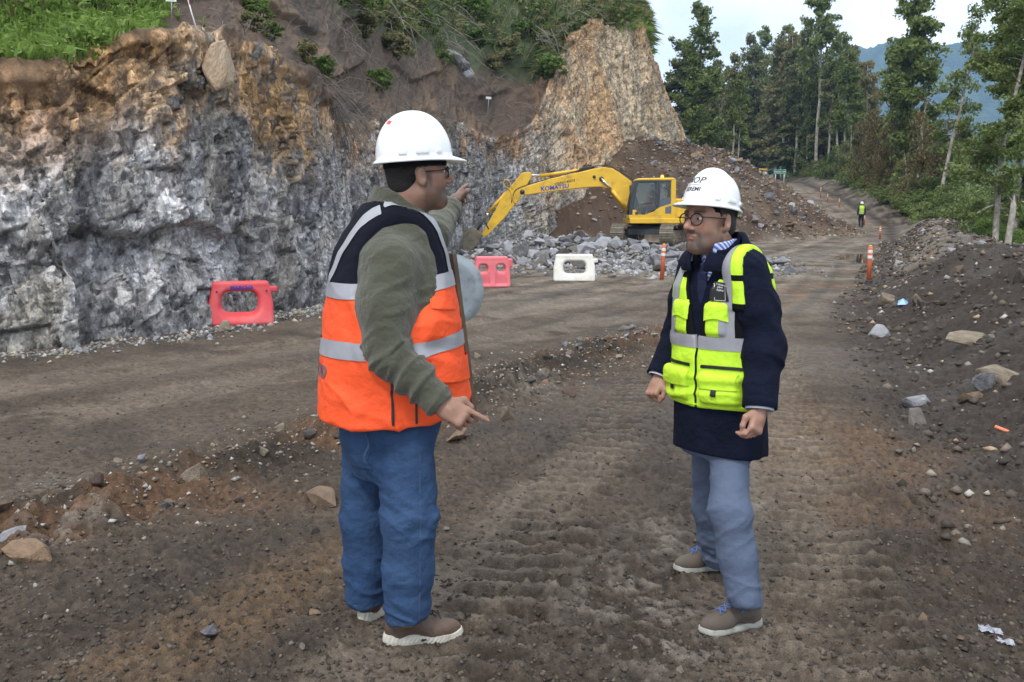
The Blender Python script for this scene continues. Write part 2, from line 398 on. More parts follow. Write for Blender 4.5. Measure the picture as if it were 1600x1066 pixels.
# heaps: rusty earth behind the excavator, grey stone flour under the rubble, gravelly berm
eh = seg_height(gx, gy, EARTH, 0.62); hh = seg_height(gx, gy, HEAP, 0.30)
wob = .5 * n1 + .3 * n2
ef = sstep(-.3, .5, eh - np.interp(gy, ZR_Y, ZR_Z) + wob * .6)
col = blend(col, C(.070, .045, .031) * (1 + .5 * n3[:, None]), ef * .95)
gra = ef * sstep(.1, .5, fbm(p2 * .55, 3, 51) + .25 * sstep(14, 20, gx))
col = blend(col, C(.20, .155, .11), gra * .55)
hf = sstep(-.12, .12, hh + wob * .2)
col = blend(col, C(.20, .20, .205), hf * .8 * (1 - ef))
bf = sstep(0, .8, s_) * sstep(17, 25, gy) * sstep(140, 110, gy)
col = blend(col, C(.23, .205, .17), bf * sstep(-.5, .3, n2 + .6 * n1) * .8)
ff = sstep(3.6, 5, s_)                                             # forest floor beyond the berm
col = blend(col, C(.04, .055, .022), ff); col = blend(col, C(.035, .05, .02), sstep(125, 150, gy))
col *= (1 + .25 * n4 + .22 * n5)[:, None]
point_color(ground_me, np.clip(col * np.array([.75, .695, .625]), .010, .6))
wet = ground_me.attributes.new('wet', 'FLOAT', 'POINT')
wet.data.foreach_set('value', np.clip(.25 + .8 * n1 + .3 * n2 - 1.2 * wr, 0, 1).astype(np.float32))
M_ground = attr_mat('earth_mud', rough=.92, wet=.45, grain=(30, .5), fine=(190, .6), bump=.75, bdist=.022, spec=.28)
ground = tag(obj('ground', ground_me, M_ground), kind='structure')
gbvh = BVHTree.FromPolygons([tuple(v) for v in V.tolist()], [tuple(f) for f in quad.tolist()])
def drop(x, y):
    """height of the ground mesh itself at a spot"""
    h = gbvh.ray_cast(Vector((x, y, 60)), Vector((0, 0, -1)))
    return h[0].z if h[0] else 0.0

# puddle on the road by the berm
a = np.linspace(0, 2 * math.pi, 40, endpoint=False); yy_ = 36.5 + 7.0 * np.sin(a); xx_ = 14.1 + .38 * (yy_ - 36.5) + 1.7 * np.cos(a)
zp = drop(14.1, 36.5) + .075
pv = np.stack([xx_, yy_, np.full(40, zp)], 1)
M_puddle = plain('puddle_water', (.10, .082, .052), rough=.03, spec=.6)
tag(mobj('puddle', pv, [tuple(range(40))], M_puddle, smooth=False), kind='structure')

# ================================================================== the rock cut and the slope above it
# rails from left to right: foot of the rock, top of the rock, top of the bare soil, back edge of the hill
def sunk(p): return p - np.array([0, 0, .25])
RAILS = [
 ((-30, 1, -.3), (-30.6, 1.8, 3.2), (-31.5, 6, 5.5), (-34, 16, 10)),
 ((-15.5, 5.2, -.3), (-16.1, 6.0, 3.2), (-17, 9.5, 5.2), (-20, 18, 10)),
 (sunk(G(-60, 556)), P(-60, 128, 10.8), P(-60, -10, 13.5), P(-80, -300, 22)),
 (sunk(G(120, 537)), P(120, 88, 11.9), P(120, -20, 14.6), P(100, -280, 24)),
 (sunk(G(270, 521)), P(270, 62, 13.0), P(270, -50, 17.5), P(260, -260, 27)),
 (sunk(G(410, 492)), P(405, 88, 15.3), P(380, -60, 22), P(380, -220, 33)),
 (sunk(G(505, 475)), P(500, 148, 18.0), P(470, -30, 28), P(470, -170, 38)),
 ((-3.55, 21, -.3), P(525, 196, 22.5), P(540, 0, 33), P(540, -120, 43)),
 ((-3.4, 30, -.3), P(640, 200, 31.2), P(620, 50, 41), P(620, -80, 51)),
 ((-2.6, 40, -.3), P(712, 200, 41), P(700, 78, 49), P(700, -60, 60)),
 (P(770, 395, 46), P(775, 222, 47.6), P(770, 100, 55), P(770, -50, 66)),
 (P(850, 380, 48.5), P(832, 194, 51.2), P(835, 120, 57), P(830, -40, 68)),
 (P(895, 375, 51), P(857, 142, 55), P(856, 60, 60), P(850, -40, 71)),
 (P(950, 370, 53), P(903, 52, 58.5), P(908, 20, 62), P(900, -50, 74)),
 (P(1010, 360, 55.5), P(978, 24, 61), P(975, -8, 65), P(965, -50, 78)),
 (P(1075, 340, 60), P(1004, 44, 64), P(992, 5, 69), P(980, -30, 82)),
 ((16.5, 72, .5), P(1004, 74, 70), P(990, 20, 76), P(975, -10, 90)),
 ((17.5, 92, 3), P(990, 110, 90), P(975, 60, 96), P(960, 20, 110)),
 ((16, 125, 6), P(960, 140, 120), P(950, 120, 126), P(940, 90, 140)),
]
RAILS = np.array([[np.array(p, dtype=float) for p in r] for r in RAILS])      # (n,4,3)
fine_t = np.linspace(0, len(RAILS) - 1, 1800)
rails_f = np.stack([smooth_path(RAILS[:, k], 1800) for k in range(4)], 1)    # (1800,4,3)
ds = np.linalg.norm(np.diff(.5 * (rails_f[:, 0] + rails_f[:, 1]), axis=0), axis=1)
dens = 1.0 / np.clip(.0028 * np.hypot(rails_f[:-1, 0, 0], rails_f[:-1, 0, 1]), .03, .3)
cum = np.concatenate([[0], np.cumsum(ds * dens)])
ncol = 1150
tt = np.interp(np.linspace(0, cum[-1], ncol), cum, np.arange(1800))
arc = np.interp(tt, np.arange(1800), np.concatenate([[0], np.cumsum(ds)]))
cols4 = np.stack([[np.interp(tt, np.arange(1800), rails_f[:, k, c]) for c in range(3)] for k in range(4)], 0)   # (4,3,ncol)
cols4 = cols4.transpose(2, 0, 1)
NR = (170, 120, 26)
rows = []
for k in range(3):
    f = np.linspace(0, 1, NR[k] + 1)[(0 if k == 0 else 1):, None, None]
    a0, b0 = cols4[None, :, k], cols4[None, :, k + 1]
    q = a0 * (1 - f) + b0 * f
    if k == 0: q[..., 2] += 0 * f[..., 0]
    if k == 1: q[..., 2] += (-.10 * np.sin(f * math.pi) * np.linalg.norm(b0 - a0, axis=-1, keepdims=True) * .35)[..., 0]
    rows.append(q)
CG = np.concatenate(rows, 0)                                     # (rows, cols, 3)
nrow = CG.shape[0]
vv = np.concatenate([np.linspace(0, 1, NR[0] + 1), 1 + np.linspace(0, 1, NR[1] + 1)[1:], 2 + np.linspace(0, 1, NR[2] + 1)[1:]])
VV = np.repeat(vv[:, None], ncol, 1).ravel(); UU = np.repeat(arc[None], nrow, 0).ravel()
du = np.gradient(CG, axis=1); dv = np.gradient(CG, axis=0)
Nn = np.cross(du, dv); Nn /= np.linalg.norm(Nn, axis=-1, keepdims=True) + 1e-9
Nn = Nn.reshape(-1, 3); CP = CG.reshape(-1, 3).copy()
if (Nn[:, 1].mean()) > 0: Nn = -Nn
HT = CP[:, 2]
# rock weight: soil starts raggedly at the top of the rock
uv = np.stack([UU, HT], 1).astype(np.float32)
e1 = fbm(uv * .8, 4, 61); e2 = fbm(uv * 2.6, 3, 62)
spur = sstep(-.6, 4.2, CP[:, 0]) * sstep(43, 48, CP[:, 1])
rockw = sstep(1.06, .99, VV + .09 * e1 + .05 * e2 - .1 * spur)
# fractured blocks at four sizes; joints dip steeply to the right
ca, sa = math.cos(1.22), math.sin(1.22)
def blocks(scale, aspect, seed, amp, tilt, crack):
    sc = scale
    q = np.stack([(UU * ca + HT * sa), (-UU * sa + HT * ca) * aspect], 1) / sc
    q = q + .12 * np.stack([vnoise(uv / sc * .7, seed + 90), vnoise(uv / sc * .7 + 9.1, seed + 91)], 1)
    cid, off, F1, F2 = worley2(q, seed)
    h = cellh(cid, seed + 1) - .5; tx = cellh(cid, seed + 2) - .5; ty = cellh(cid, seed + 3) - .5
    d = amp * h + tilt * sc * (off[:, 0] * tx + off[:, 1] * ty) * 2
    return d - crack * sstep(.08, 0, F2 - F1), cellh(cid, seed + 4), F2 - F1
far = np.clip(np.hypot(CP[:, 0], CP[:, 1]) / 14, 1, 4.0)
B0, r0, f0 = blocks(2.3, 1.4, 100, .20, .12, .0)
B1, r1, f1 = blocks(.78, 1.6, 110, .11, .20, .05)
B2, r2, f2 = blocks(.30, 1.5, 120, .045, .26, .022)
B3, r3, f3 = blocks(.13, 1.3, 130, .018, .28, .006)
rough_n = fbm(uv * 6, 4, 140)
D = .62 * B0 + .68 * B1 + .95 * B2 + B3 + .006 * rough_n
# gravelly foot: broken bits apron
D = D * (.35 + .65 * sstep(.02, .16, VV))
# an undercut crack low on the left of the cut
zc = 1.42 - .20 * (UU - np.interp(0, RAILS[:, 0, 0][::1], arc[:1].repeat(len(RAILS)))) * 0 + .16 * vnoise(np.stack([UU * 1.1, 0 * UU], 1), 71) + .07 * vnoise(np.stack([UU * 4, 0 * UU], 1), 72)
lf = sstep(-8.5, -6.4, CP[:, 0]) * sstep(-2.9, -3.9, CP[:, 0]) * sstep(20, 15, CP[:, 1])
D -= lf * .26 * sstep(0, .06, zc - HT) * sstep(.95, .1, zc - HT) * (.7 + .5 * vnoise(np.stack([UU * .8, 0 * UU], 1), 73))
# deep gullies in the spur
gul = fbm(np.stack([UU * .55, HT * .07 + UU * .05], 1), 3, 75)
D += spur * (.6 * gul - .40 * np.exp(-(gul / .12) ** 2))
soil_d = .22 * fbm(uv * .6, 3, 81) + .09 * fbm(uv * 2.4, 3, 82) + .045 * fbm(uv * 9, 3, 83)
ledge = vnoise(np.stack([UU * .13 + HT * .35, HT * .9 - UU * .28], 1), 84)
soil_d += .22 * sstep(.1, .25, ledge) * sstep(1.05, 1.2, VV)
D = D * rockw + soil_d * (1 - rockw) * sstep(1.0, 1.06, VV + .2)
lip = np.exp(-((VV - 1.04) / .05) ** 2) * (1 - spur)
D += .16 * lip * (1 + e1)                                         # turf lip overhanging the rock
CP = CP + Nn * D[:, None]
ci = np.arange(nrow * ncol).reshape(nrow, ncol)
cquad = np.stack([ci[:-1, :-1], ci[:-1, 1:], ci[1:, 1:], ci[1:, :-1]], -1).reshape(-1, 4)
cliff_me = to_mesh('cliff', CP, cquad, smooth=False)
# rock colours: each block its own grey, rust near the weathered top, tan on the spur, dark loam above
g0 = C(.48, .47, .472)
val = .78 + .45 * (r1 - .5) + .65 * (r2 - .5) + .6 * (r3 - .5) + .4 * fbm(uv * 1.1, 3, 150)
rc = g0 * np.clip(val, .28, 1.7)[:, None]
rc = blend(rc, C(.42, .405, .385), sstep(.66, .9, r2 + .45 * e2) * .55)                  # fresh pale faces
rc = blend(rc, C(.27, .235, .17), sstep(.55, .85, r1 + .35 * e1) * .55)                   # olive-tan blocks
big = fbm(uv * .28, 3, 160)
rc = blend(rc, C(.105, .105, .12), sstep(.05, .45, fbm(np.stack([UU * .9, HT * .45], 1), 3, 163)) * .35)
rust = sstep(.45, .95, VV + .42 * fbm(uv * .55, 3, 161) + .1 * e2 - .12) * sstep(-.15, .25, fbm(uv * .7, 3, 162) + .35 * (r2 - .5) + .16)
rc = blend(rc, C(.40, .215, .085) * (.55 + .9 * r2[:, None]), np.clip(rust, 0, 1) * .78 * (1 - .3 * spur))
pr = P(455, 135, 16.4); pl = P(215, 100, 12.6)                      # weathered ochre zones at the top of the cut
for c_, rad_, k_ in ((pr, 2.3, .85), (pl, 1.5, .6)):
    dd_ = np.linalg.norm((CP - c_) * np.array([1, .8, 1.15]), axis=1) + 1.1 * e1 + .5 * e2
    rc = blend(rc, C(.46, .27, .105) * (.5 + .9 * r2[:, None]), sstep(rad_, rad_ * .3, dd_) * sstep(.25, .6, r3 + .5 * r2 + .3 * e2) * k_)
tanf = spur * sstep(.02, .30, VV + .3 * big)
tanc = blend(np.tile(C(.52, .41, .27), (len(CP), 1)), C(.52, .30, .13), sstep(.0, .5, gul + .5 * e1) * .75)
tanc = blend(tanc, C(.30, .28, .26), sstep(.05, .5, -gul + .4 * e2) * .45) * (.65 + .5 * r1 + .25 * (r2 - .5))[:, None]
rc = blend(rc, tanc, tanf * .9)
wht = sstep(45, 25, 0 * UU + np.abs(CP[:, 1] - 44) * 3) * sstep(2.2, -2.5, CP[:, 0]) * sstep(3.6, 2.0, HT)
rc = blend(rc, C(.50, .51, .535) * (.6 + .8 * r2[:, None]), wht * sstep(-.25, .2, e1 + .5 * e2) * .75)
rc = blend(rc, C(.03, .028, .027), sstep(.04, 0, f1) * .6)                                # dirt packed in the joints
rc = blend(rc, C(.10, .095, .09), sstep(.22, .0, VV - .06 * e1) * .55)                    # mud splash at the foot
soil = blend(np.tile(C(.072, .047, .032), (len(CP), 1)), C(.155, .096, .055), sstep(-.05, .55, fbm(uv * .35, 4, 170)) * .8)
soil = blend(soil, C(.035, .026, .02), sstep(.1, .5, fbm(uv * 1.3, 3, 171)) * .6)
soil = blend(soil, C(.04, .058, .02), sstep(1.75, 2.1, VV + .25 * e1))
soil *= (1 + .35 * fbm(uv * 14, 2, 172))[:, None]
cc = rc * rockw[:, None] + soil * (1 - rockw)[:, None]
point_color(cliff_me, np.clip(cc, .012, .8))
M_cliff = attr_mat('fractured_rock', rough=.8, grain=(7, .22), fine=(42, .3), bump=.7, bdist=.03, spec=.35)
def add_facets(m):
    """small joint-bounded chips inside each block: own tone, own tilt, thin dark joints"""
    t = m.node_tree; N = t.nodes.new; K = t.links.new; b = t.nodes['Principled BSDF']
    src = b.inputs['Base Color'].links[0].from_socket; nsrc = b.inputs['Normal'].links[0].from_socket
    tc = N('ShaderNodeTexCoord'); mp = N('ShaderNodeMapping'); mp.inputs['Rotation'].default_value = (.25, .35, .2); mp.inputs['Scale'].default_value = (1.5, 1.2, .72); K(tc.outputs['Object'], mp.inputs['Vector'])
    nz = N('ShaderNodeTexNoise'); nz.inputs['Scale'].default_value = 1.6; nz.inputs['Detail'].default_value = 1; K(tc.outputs['Object'], nz.inputs['Vector'])
    wv = N('ShaderNodeVectorMath'); wv.operation = 'MULTIPLY_ADD'; wv.inputs[1].default_value = (.12, .12, .12); K(nz.outputs['Color'], wv.inputs[0]); K(mp.outputs[0], wv.inputs[2])
    soilm = N('ShaderNodeAttribute'); soilm.attribute_name = 'rock'
    cur = src; hsum = None
    for sc, amt, hk in ((3.2, .30, 1.0), (9.0, .34, .42), (24.0, .30, .16)):
        v = N('ShaderNodeTexVoronoi'); v.inputs['Scale'].default_value = sc; K(wv.outputs[0], v.inputs['Vector'])
        sp = N('ShaderNodeSeparateColor'); K(v.outputs['Color'], sp.inputs[0])
        mr = N('ShaderNodeMapRange'); mr.inputs['To Min'].default_value = 1 - amt; mr.inputs['To Max'].default_value = 1 + amt; K(sp.outputs[0], mr.inputs['Value'])
        x = N('ShaderNodeMix'); x.data_type = 'RGBA'; x.blend_type = 'MULTIPLY'; K(soilm.outputs['Fac'], x.inputs['Factor']); K(cur, x.inputs['A']); K(mr.outputs[0], x.inputs['B']); cur = x.outputs['Result']
        df = N('ShaderNodeVectorMath'); df.operation = 'SUBTRACT'; K(wv.outputs[0], df.inputs[0]); K(v.outputs['Position'], df.inputs[1])
        rc_ = N('ShaderNodeVectorMath'); rc_.operation = 'SUBTRACT'; rc_.inputs[1].default_value = (.5, .5, .5); K(v.outputs['Color'], rc_.inputs[0])
        dt = N('ShaderNodeVectorMath'); dt.operation = 'DOT_PRODUCT'; K(df.outputs[0], dt.inputs[0]); K(rc_.outputs[0], dt.inputs[1])
        # a flat facet of its own tilt, plus its own step out of the face
        st_ = N('ShaderNodeMath'); st_.operation = 'MULTIPLY_ADD'; st_.inputs[1].default_value = .10 * hk; K(sp.outputs[1], st_.inputs[0]); K(dt.outputs['Value'], st_.inputs[2])
        if hsum is None: hsum = st_.outputs[0]
        else:
            ad = N('ShaderNodeMath'); ad.operation = 'ADD'; K(st_.outputs[0], ad.inputs[0]); K(hsum, ad.inputs[1]); hsum = ad.outputs[0]
    K(cur, b.inputs['Base Color'])
    u = N('ShaderNodeBump'); u.inputs['Distance'].default_value = .85; K(soilm.outputs['Fac'], u.inputs['Strength']); K(hsum, u.inputs['Height']); K(nsrc, u.inputs['Normal']); K(u.outputs[0], b.inputs['Normal'])
add_facets(M_cliff)
ra = cliff_me.attributes.new('rock', 'FLOAT', 'POINT'); ra.data.foreach_set('value', rockw.astype(np.float32))
cliff = tag(obj('cliff', cliff_me, M_cliff), kind='structure')
CPg = CP.reshape(nrow, ncol, 3); CNg = Nn.reshape(nrow, ncol, 3)
cbvh = BVHTree.FromPolygons([tuple(v) for v in CP.tolist()], [tuple(f) for f in cquad[::1].tolist()])
def on_cliff(px, py):
    """where a pixel's ray meets the cut"""
    d = ray(px, py); h = cbvh.ray_cast(Vector((0, 0, HC)), Vector(d).normalized())
    return (np.array(h[0]), np.array(h[1])) if h[0] else (None, None)
# ================================================================== far hills and the air in front of them
def hill(name, crest, depth, seed, col_a, col_b, base=-25):
    cr = np.array(crest); n, m = 240, 60
    t = np.linspace(0, 1, n); X = np.interp(t, np.linspace(0, 1, len(cr)), cr[:, 0]); Yc = np.interp(t, np.linspace(0, 1, len(cr)), cr[:, 1]); Z = np.interp(t, np.linspace(0, 1, len(cr)), cr[:, 2])
    f = np.linspace(0, 1, m)[:, None]
    f = f + np.zeros((1, n)); prof = np.sin(np.clip(f * 1.5, 0, 1) * math.pi / 2) * (f < .667) + np.cos(np.clip((f - .667) * 3, 0, 1) * math.pi / 2) * (f >= .667)
    gx_ = np.repeat(X[None], m, 0); gy_ = Yc[None] + (f - .667) * depth; gz_ = base + (Z[None] - base) * prof
    p = np.stack([gx_.ravel(), gy_.ravel()], 1) / depth
    gz_ = gz_.ravel() + (Z.max() - base) * (.10 * fbm(p * 9, 4, seed) + .012 * vnoise(p * 120, seed + 5)) * prof.ravel()
    V = np.stack([gx_.ravel(), gy_.ravel(), gz_], 1); i = np.arange(n * m).reshape(m, n)
    F = np.stack([i[:-1, :-1], i[:-1, 1:], i[1:, 1:], i[1:, :-1]], -1).reshape(-1, 4)
    me = to_mesh(name, V, F)
    k = sstep(-.5, .5, fbm(p * 26, 4, seed + 9))
    point_color(me, np.array(col_a) * (1 - k[:, None]) + np.array(col_b) * k[:, None])
    o = tag(obj(name, me, attr_mat(name + '_forest', rough=.95, grain=(.05, .5), fine=(.2, .5), bump=.8, bdist=8, spec=.1)), kind='structure')
    return o
hill('far_mountain', [P(600, 300, 2300), P(1000, 190, 2300), P(1150, 130, 2300), P(1330, 78, 2250), P(1450, 88, 2200), P(1530, 70, 2200), P(1640, 96, 2200), P(1850, 60, 2200), P(2300, 150, 2200)], 900, 301, (.018, .035, .016), (.05, .075, .03))
hill('valley_slope', [P(1000, 290, 760), P(1250, 262, 760), P(1420, 235, 740), P(1520, 215, 720), P(1620, 225, 700), P(1900, 200, 700)], 420, 321, (.045, .08, .03), (.12, .16, .06))
hz_m = bpy.data.materials.new('haze_air'); hz_m.use_nodes = True
ht = hz_m.node_tree; ht.nodes.clear()
hv = ht.nodes.new('ShaderNodeVolumePrincipled'); ho = ht.nodes.new('ShaderNodeOutputMaterial')
hv.inputs['Color'].default_value = (.42, .66, 1.0, 1); hv.inputs['Density'].default_value = 2.3e-4; hv.inputs['Anisotropy'].default_value = 0.0
ht.links.new(hv.outputs[0], ho.inputs['Volume'])
hb_ = box((0, 0, 262), (6600, 6600, 580))
tag(mobj('haze', hb_[0], hb_[1], hz_m, smooth=False), kind='stuff')

# ================================================================== leaves, trees, shrubs
def leaves(centres, radii, per, size, r, up=.35, squash=.65, longer=1.9):
    """rhombic leaf faces scattered round clump centres"""
    c = np.repeat(centres, per, 0); rd = np.repeat(radii, per)[:, None]
    n = len(c)
    d = r.normal(size=(n, 3)); d /= np.linalg.norm(d, axis=1, keepdims=True); d *= (r.random((n, 1)) ** .45)
    p = c + d * rd * np.array([1, 1, squash])
    nr_ = r.normal(size=(n, 3)) * .8 + np.array([0, 0, up]); nr_ /= np.linalg.norm(nr_, axis=1, keepdims=True)
    a = np.cross(nr_, r.normal(size=(n, 3))); a /= np.linalg.norm(a, axis=1, keepdims=True) + 1e-9
    b = np.cross(nr_, a); s = size * (.55 + .9 * r.random((n, 1)))
    V = np.stack([p + a * s * .5 * longer, p + b * s * .5, p - a * s * .5 * longer, p - b * s * .5], 1).reshape(-1, 3)
    return V, np.arange(4 * n).reshape(n, 4)
def tree_parts(seed, H, r0, start, crown, nb, size, per, lean=(0, 0), spread=1.0, rise=.35, top=.9, wig=.02, clump=.55, ivy=0):
    r = np.random.default_rng(seed)
    k = 14; t = np.linspace(0, 1, k)
    path = np.stack([lean[0] * H * t ** 1.3 + wig * H * np.cumsum(r.normal(size=k)) * .25, lean[1] * H * t ** 1.3 + wig * H * np.cumsum(r.normal(size=k)) * .25, H * t - .4], 1)
    path[:, :2] -= path[0, :2]
    rad_ = r0 * (1 - .86 * t) ** .8 * (1 + .5 * np.exp(-t * 26))
    wood = [tube(path, rad_, 9)]
    cs, rs = [], []
    for i in range(nb):
        f = start + (1 - start) * ((i + r.random()) / nb) ** .92
        f = min(f, .985); q = (f - start) / (1 - start)
        o = np.array([np.interp(f, t, path[:, j]) for j in range(3)])
        Lb = crown(q) * (.6 + .6 * r.random()) * spread
        a = r.random() * 6.283 if i % 3 else (i * 2.4)
        d = np.array([math.cos(a), math.sin(a), rise + .35 * r.normal() + .5 * q]); d /= np.linalg.norm(d)
        m = 5; bt = np.linspace(0, 1, m)[:, None]
        pts = o + d * bt * Lb + np.array([0, 0, -.18 * Lb]) * bt ** 2 + r.normal(size=(m, 3)) * .05 * Lb * bt
        br = max(.012, np.interp(f, t, rad_) * .42)
        wood.append(tube(pts, np.linspace(br, br * .25, m), 5))
        ncl = max(2, int(Lb / (clump * .75)))
        for j in range(ncl):
            g = .3 + .7 * (j + r.random()) / ncl
            cs.append(np.array([np.interp(g, bt[:, 0], pts[:, c]) for c in range(3)]) + r.normal(size=3) * clump * .35); rs.append(clump * (.6 + .75 * r.random()))
    for i in range(ivy):                                            # creeper clinging round the trunk
        f = r.random() * .85; o = np.array([np.interp(f, t, path[:, j]) for j in range(3)]); a = r.random() * 6.283
        w = np.interp(f, t, rad_) + .25 + .5 * r.random()
        cs.append(o + np.array([math.cos(a) * w, math.sin(a) * w, 0])); rs.append(.45 + .4 * r.random())
    wv, wf = join(wood)
    lv, lf_ = leaves(np.array(cs), np.array(rs), per, size, r)
    return to_mesh('trunk', wv, wf), to_mesh('crown', lv, lf_, smooth=False)
M_bark = plain('pale_bark', (.33, .30, .26), rough=.9, var=.45, scale=5, dirt=(.06, .06, .04), dscale=2.2, damt=.8, bump=.6, bscale=14)
M_bark2 = plain('dark_bark', (.10, .085, .07), rough=.95, var=.4, scale=4, bump=.6, bscale=14)
M_leaf = leaf_mat('leaf_evergreen', (.056, .088, .024), (.165, .215, .06))
M_leaf2 = leaf_mat('leaf_grey_green', (.070, .10, .034), (.195, .23, .085), (.22, .19, .09))
M_leaf3 = leaf_mat('leaf_bright', (.05, .095, .018), (.15, .235, .05))
M_leaf4 = leaf_mat('leaf_russet', (.07, .072, .024), (.17, .125, .05))
cone = lambda a, b: (lambda q: a * (1 - q) ** .6 + b)
PROTO = {
 'slim1': (tree_parts(1, 24, .24, .50, lambda q: 2.6 * math.sin(min(1, q + .18) * 2.7) + .7, 34, .25, 42, wig=.022, clump=.75), M_bark, M_leaf2),
 'slim2': (tree_parts(2, 26, .25, .45, lambda q: 3.0 * (1 - q) ** .5 + .7, 40, .25, 42, wig=.02, clump=.78), M_bark, M_leaf),
 'dense1': (tree_parts(3, 24, .28, .10, lambda q: 3.6 * (1 - q) ** .7 + .8, 66, .26, 44, clump=.85), M_bark2, M_leaf),
 'dense2': (tree_parts(4, 20, .26, .16, lambda q: 3.4 * math.sin(min(1, q + .25) * 2.6) + .8, 64, .27, 52, clump=.85), M_bark2, M_leaf2),
 'ivy': (tree_parts(5, 19, .26, .30, lambda q: 2.1 * math.sin(min(1, q + .12) * 2.7) + .9, 52, .21, 60, wig=.014, clump=.72, ivy=60), M_bark2, M_leaf),
 'near1': (tree_parts(6, 13.5, .16, .26, lambda q: 1.5 * (1 - q) ** .5 + .45, 30, .115, 80, lean=(.13, 0), wig=.018, clump=.5, rise=.15), M_bark, M_leaf),
 'near2': (tree_parts(8, 14, .17, .20, lambda q: 2.0 * (1 - q) ** .4 + .6, 40, .105, 80, lean=(.09, 0), wig=.02, clump=.5), M_bark, M_leaf),
 'dead': (tree_parts(9, 9, .12, .5, lambda q: 1.1, 7, .12, 6, lean=(.1, .03), wig=.03, clump=.3), M_bark, M_leaf4),
}
def shrub_parts(seed, H, W, size, per, ncl):
    r = np.random.default_rng(seed); cs, rs, wood = [], [], []
    for i in range(7):
        a = r.random() * 6.283; e = np.array([math.cos(a) * W * .6 * r.random(), math.sin(a) * W * .6 * r.random(), H * (.6 + .35 * r.random())])
        m = np.linspace(0, 1, 5)[:, None]; wood.append(tube(e * m + r.normal(size=(5, 3)) * .06 * H * m - np.array([0, 0, .1]), np.linspace(.03, .008, 5) * max(1, H / 2), 5))
    for i in range(ncl):
        a = r.random() * 6.283; q = r.random() ** .6; zz = r.random()
        w = W * q * (math.sin(min(1, zz + .25) * 2.5))
        cs.append((math.cos(a) * w, math.sin(a) * w, .1 + H * zz * (.75 + .5 * r.random()))); rs.append(.16 * W + .12 * H * r.random())
    lv, lf_ = leaves(np.array(cs), np.array(rs), per, size, r, squash=.8)
    wv, wf = join(wood)
    return to_mesh('stem', wv, wf), to_mesh('foliage', lv, lf_, smooth=False)
SHRUB = {
 'bush1': (shrub_parts(21, 3.2, 2.2, .085, 150, 80), M_bark2, M_leaf), 'bush2': (shrub_parts(22, 2.6, 2.4, .08, 150, 80), M_bark2, M_leaf3),
 'russet': (shrub_parts(23, 3.6, 2.0, .075, 110, 70), M_bark2, M_leaf4), 'bush3': (shrub_parts(24, 4.2, 2.4, .10, 150, 85), M_bark2, M_leaf2),
 'near1': (shrub_parts(27, 4.5, 2.9, .085, 190, 120), M_bark2, M_leaf), 'near2': (shrub_parts(28, 2.2, 1.5, .06, 170, 80), M_bark2, M_leaf3),
 'small': (shrub_parts(25, .55, .45, .045, 60, 26), M_bark2, M_leaf3), 'smalldark': (shrub_parts(26, .6, .5, .05, 60, 26), M_bark2, M_leaf2),
}
def plant(kind, table, name, x, y, z, h, label, group, cat, parts=('trunk', 'crown'), rz=None, wide=1.0, tilt=(0, 0)):
    (wm, lm), m1, m2 = table[kind]
    h0 = max(v.co.z for v in wm.vertices) if table is PROTO else {'bush1': 3.2, 'bush2': 2.6, 'russet': 3.6, 'bush3': 4.2, 'near1': 4.5, 'near2': 2.2, 'small': .55, 'smalldark': .6}[kind]
    e = empty(name, (x, y, z), label, cat, group, rot=(tilt[0], tilt[1], random.random() * 6.28 if rz is None else rz))
    k = h / h0; e.scale = (k * wide, k * wide, k)
    obj(parts[0], wm, m1, e); obj(parts[1], lm, m2, e)
    return e
def off_road(px, Y, clear=3.3):
    while -9 < (px - 800) / FPX * Y - np.interp(Y, XR_Y, XR_X) < clear and Y < 170: Y += 1.5
    return Y
def tree_at(kind, px, Y, top, label, group, name='forest_tree', rz=None, wide=1.0, base=None):
    Y = off_road(px, Y); x = (px - 800) / FPX * Y; z = float(macro(np.array([x]), np.array([float(Y)]))[0]) - .2 if base is None else base
    ztop = P(px, top, Y)[2]
    return plant(kind, PROTO, name, x, Y, z, ztop - z, label, group, 'tree', rz=rz, wide=wide)
FG = 'trees of the wood behind the upper road'
slimL = 'slim pale-trunked tree in the wood behind the green road sign'
denseL = 'dense dark evergreen filling the wood behind the upper road'
tree_at('dense1', 1085, 108, 6, 'tall dark conical tree rising next to the rock spur', None, name='conical_tree', wide=.95)
tree_at('dense2', 1058, 118, 60, denseL, FG); 
tree_at('slim2', 1267, 116, -70, 'tallest tree of the wood, with a straight pale trunk, near the road sign', None, name='tall_tree', rz=1.0, wide=.85)
for px, Y, top in ((1118, 128, 95), (1138, 122, 88), (1160, 112, 58), (1182, 120, 44), (1203, 110, 62), (1216, 125, 40), (1236, 114, 48), (1252, 130, 30), (1296, 122, 52), (1322, 126, 72), (1342, 118, 96), (1170, 140, 80), (1228, 142, 52), (1308, 112, 78), (1148, 104, 118), (1192, 102, 130), (1222, 100, 112), (1165, 99, 150), (1208, 98, 140), (1236, 101, 128), (1255, 108, 100), (1178, 104, 112), (1285, 116, 88), (1318, 112, 110)):
    tree_at(random.choice(['slim1', 'slim2', 'slim1']), px, Y, top, slimL, FG, wide=.8 + .3 * random.random())
for px, Y, top in ((1100, 140, 120), (1130, 150, 110), (1175, 150, 100), (1210, 155, 92), (1245, 150, 96), (1280, 140, 100), (1325, 140, 118), (1350, 130, 140), (1110, 116, 170), (1150, 128, 160), (1190, 135, 168), (1232, 128, 160), (1262, 132, 150), (1300, 128, 168), (1330, 126, 178), (1276, 132, 186), (1250, 136, 190)):
    tree_at(random.choice(['dense1', 'dense2']), px, Y, top, denseL, FG, wide=1.1 + .4 * random.random())
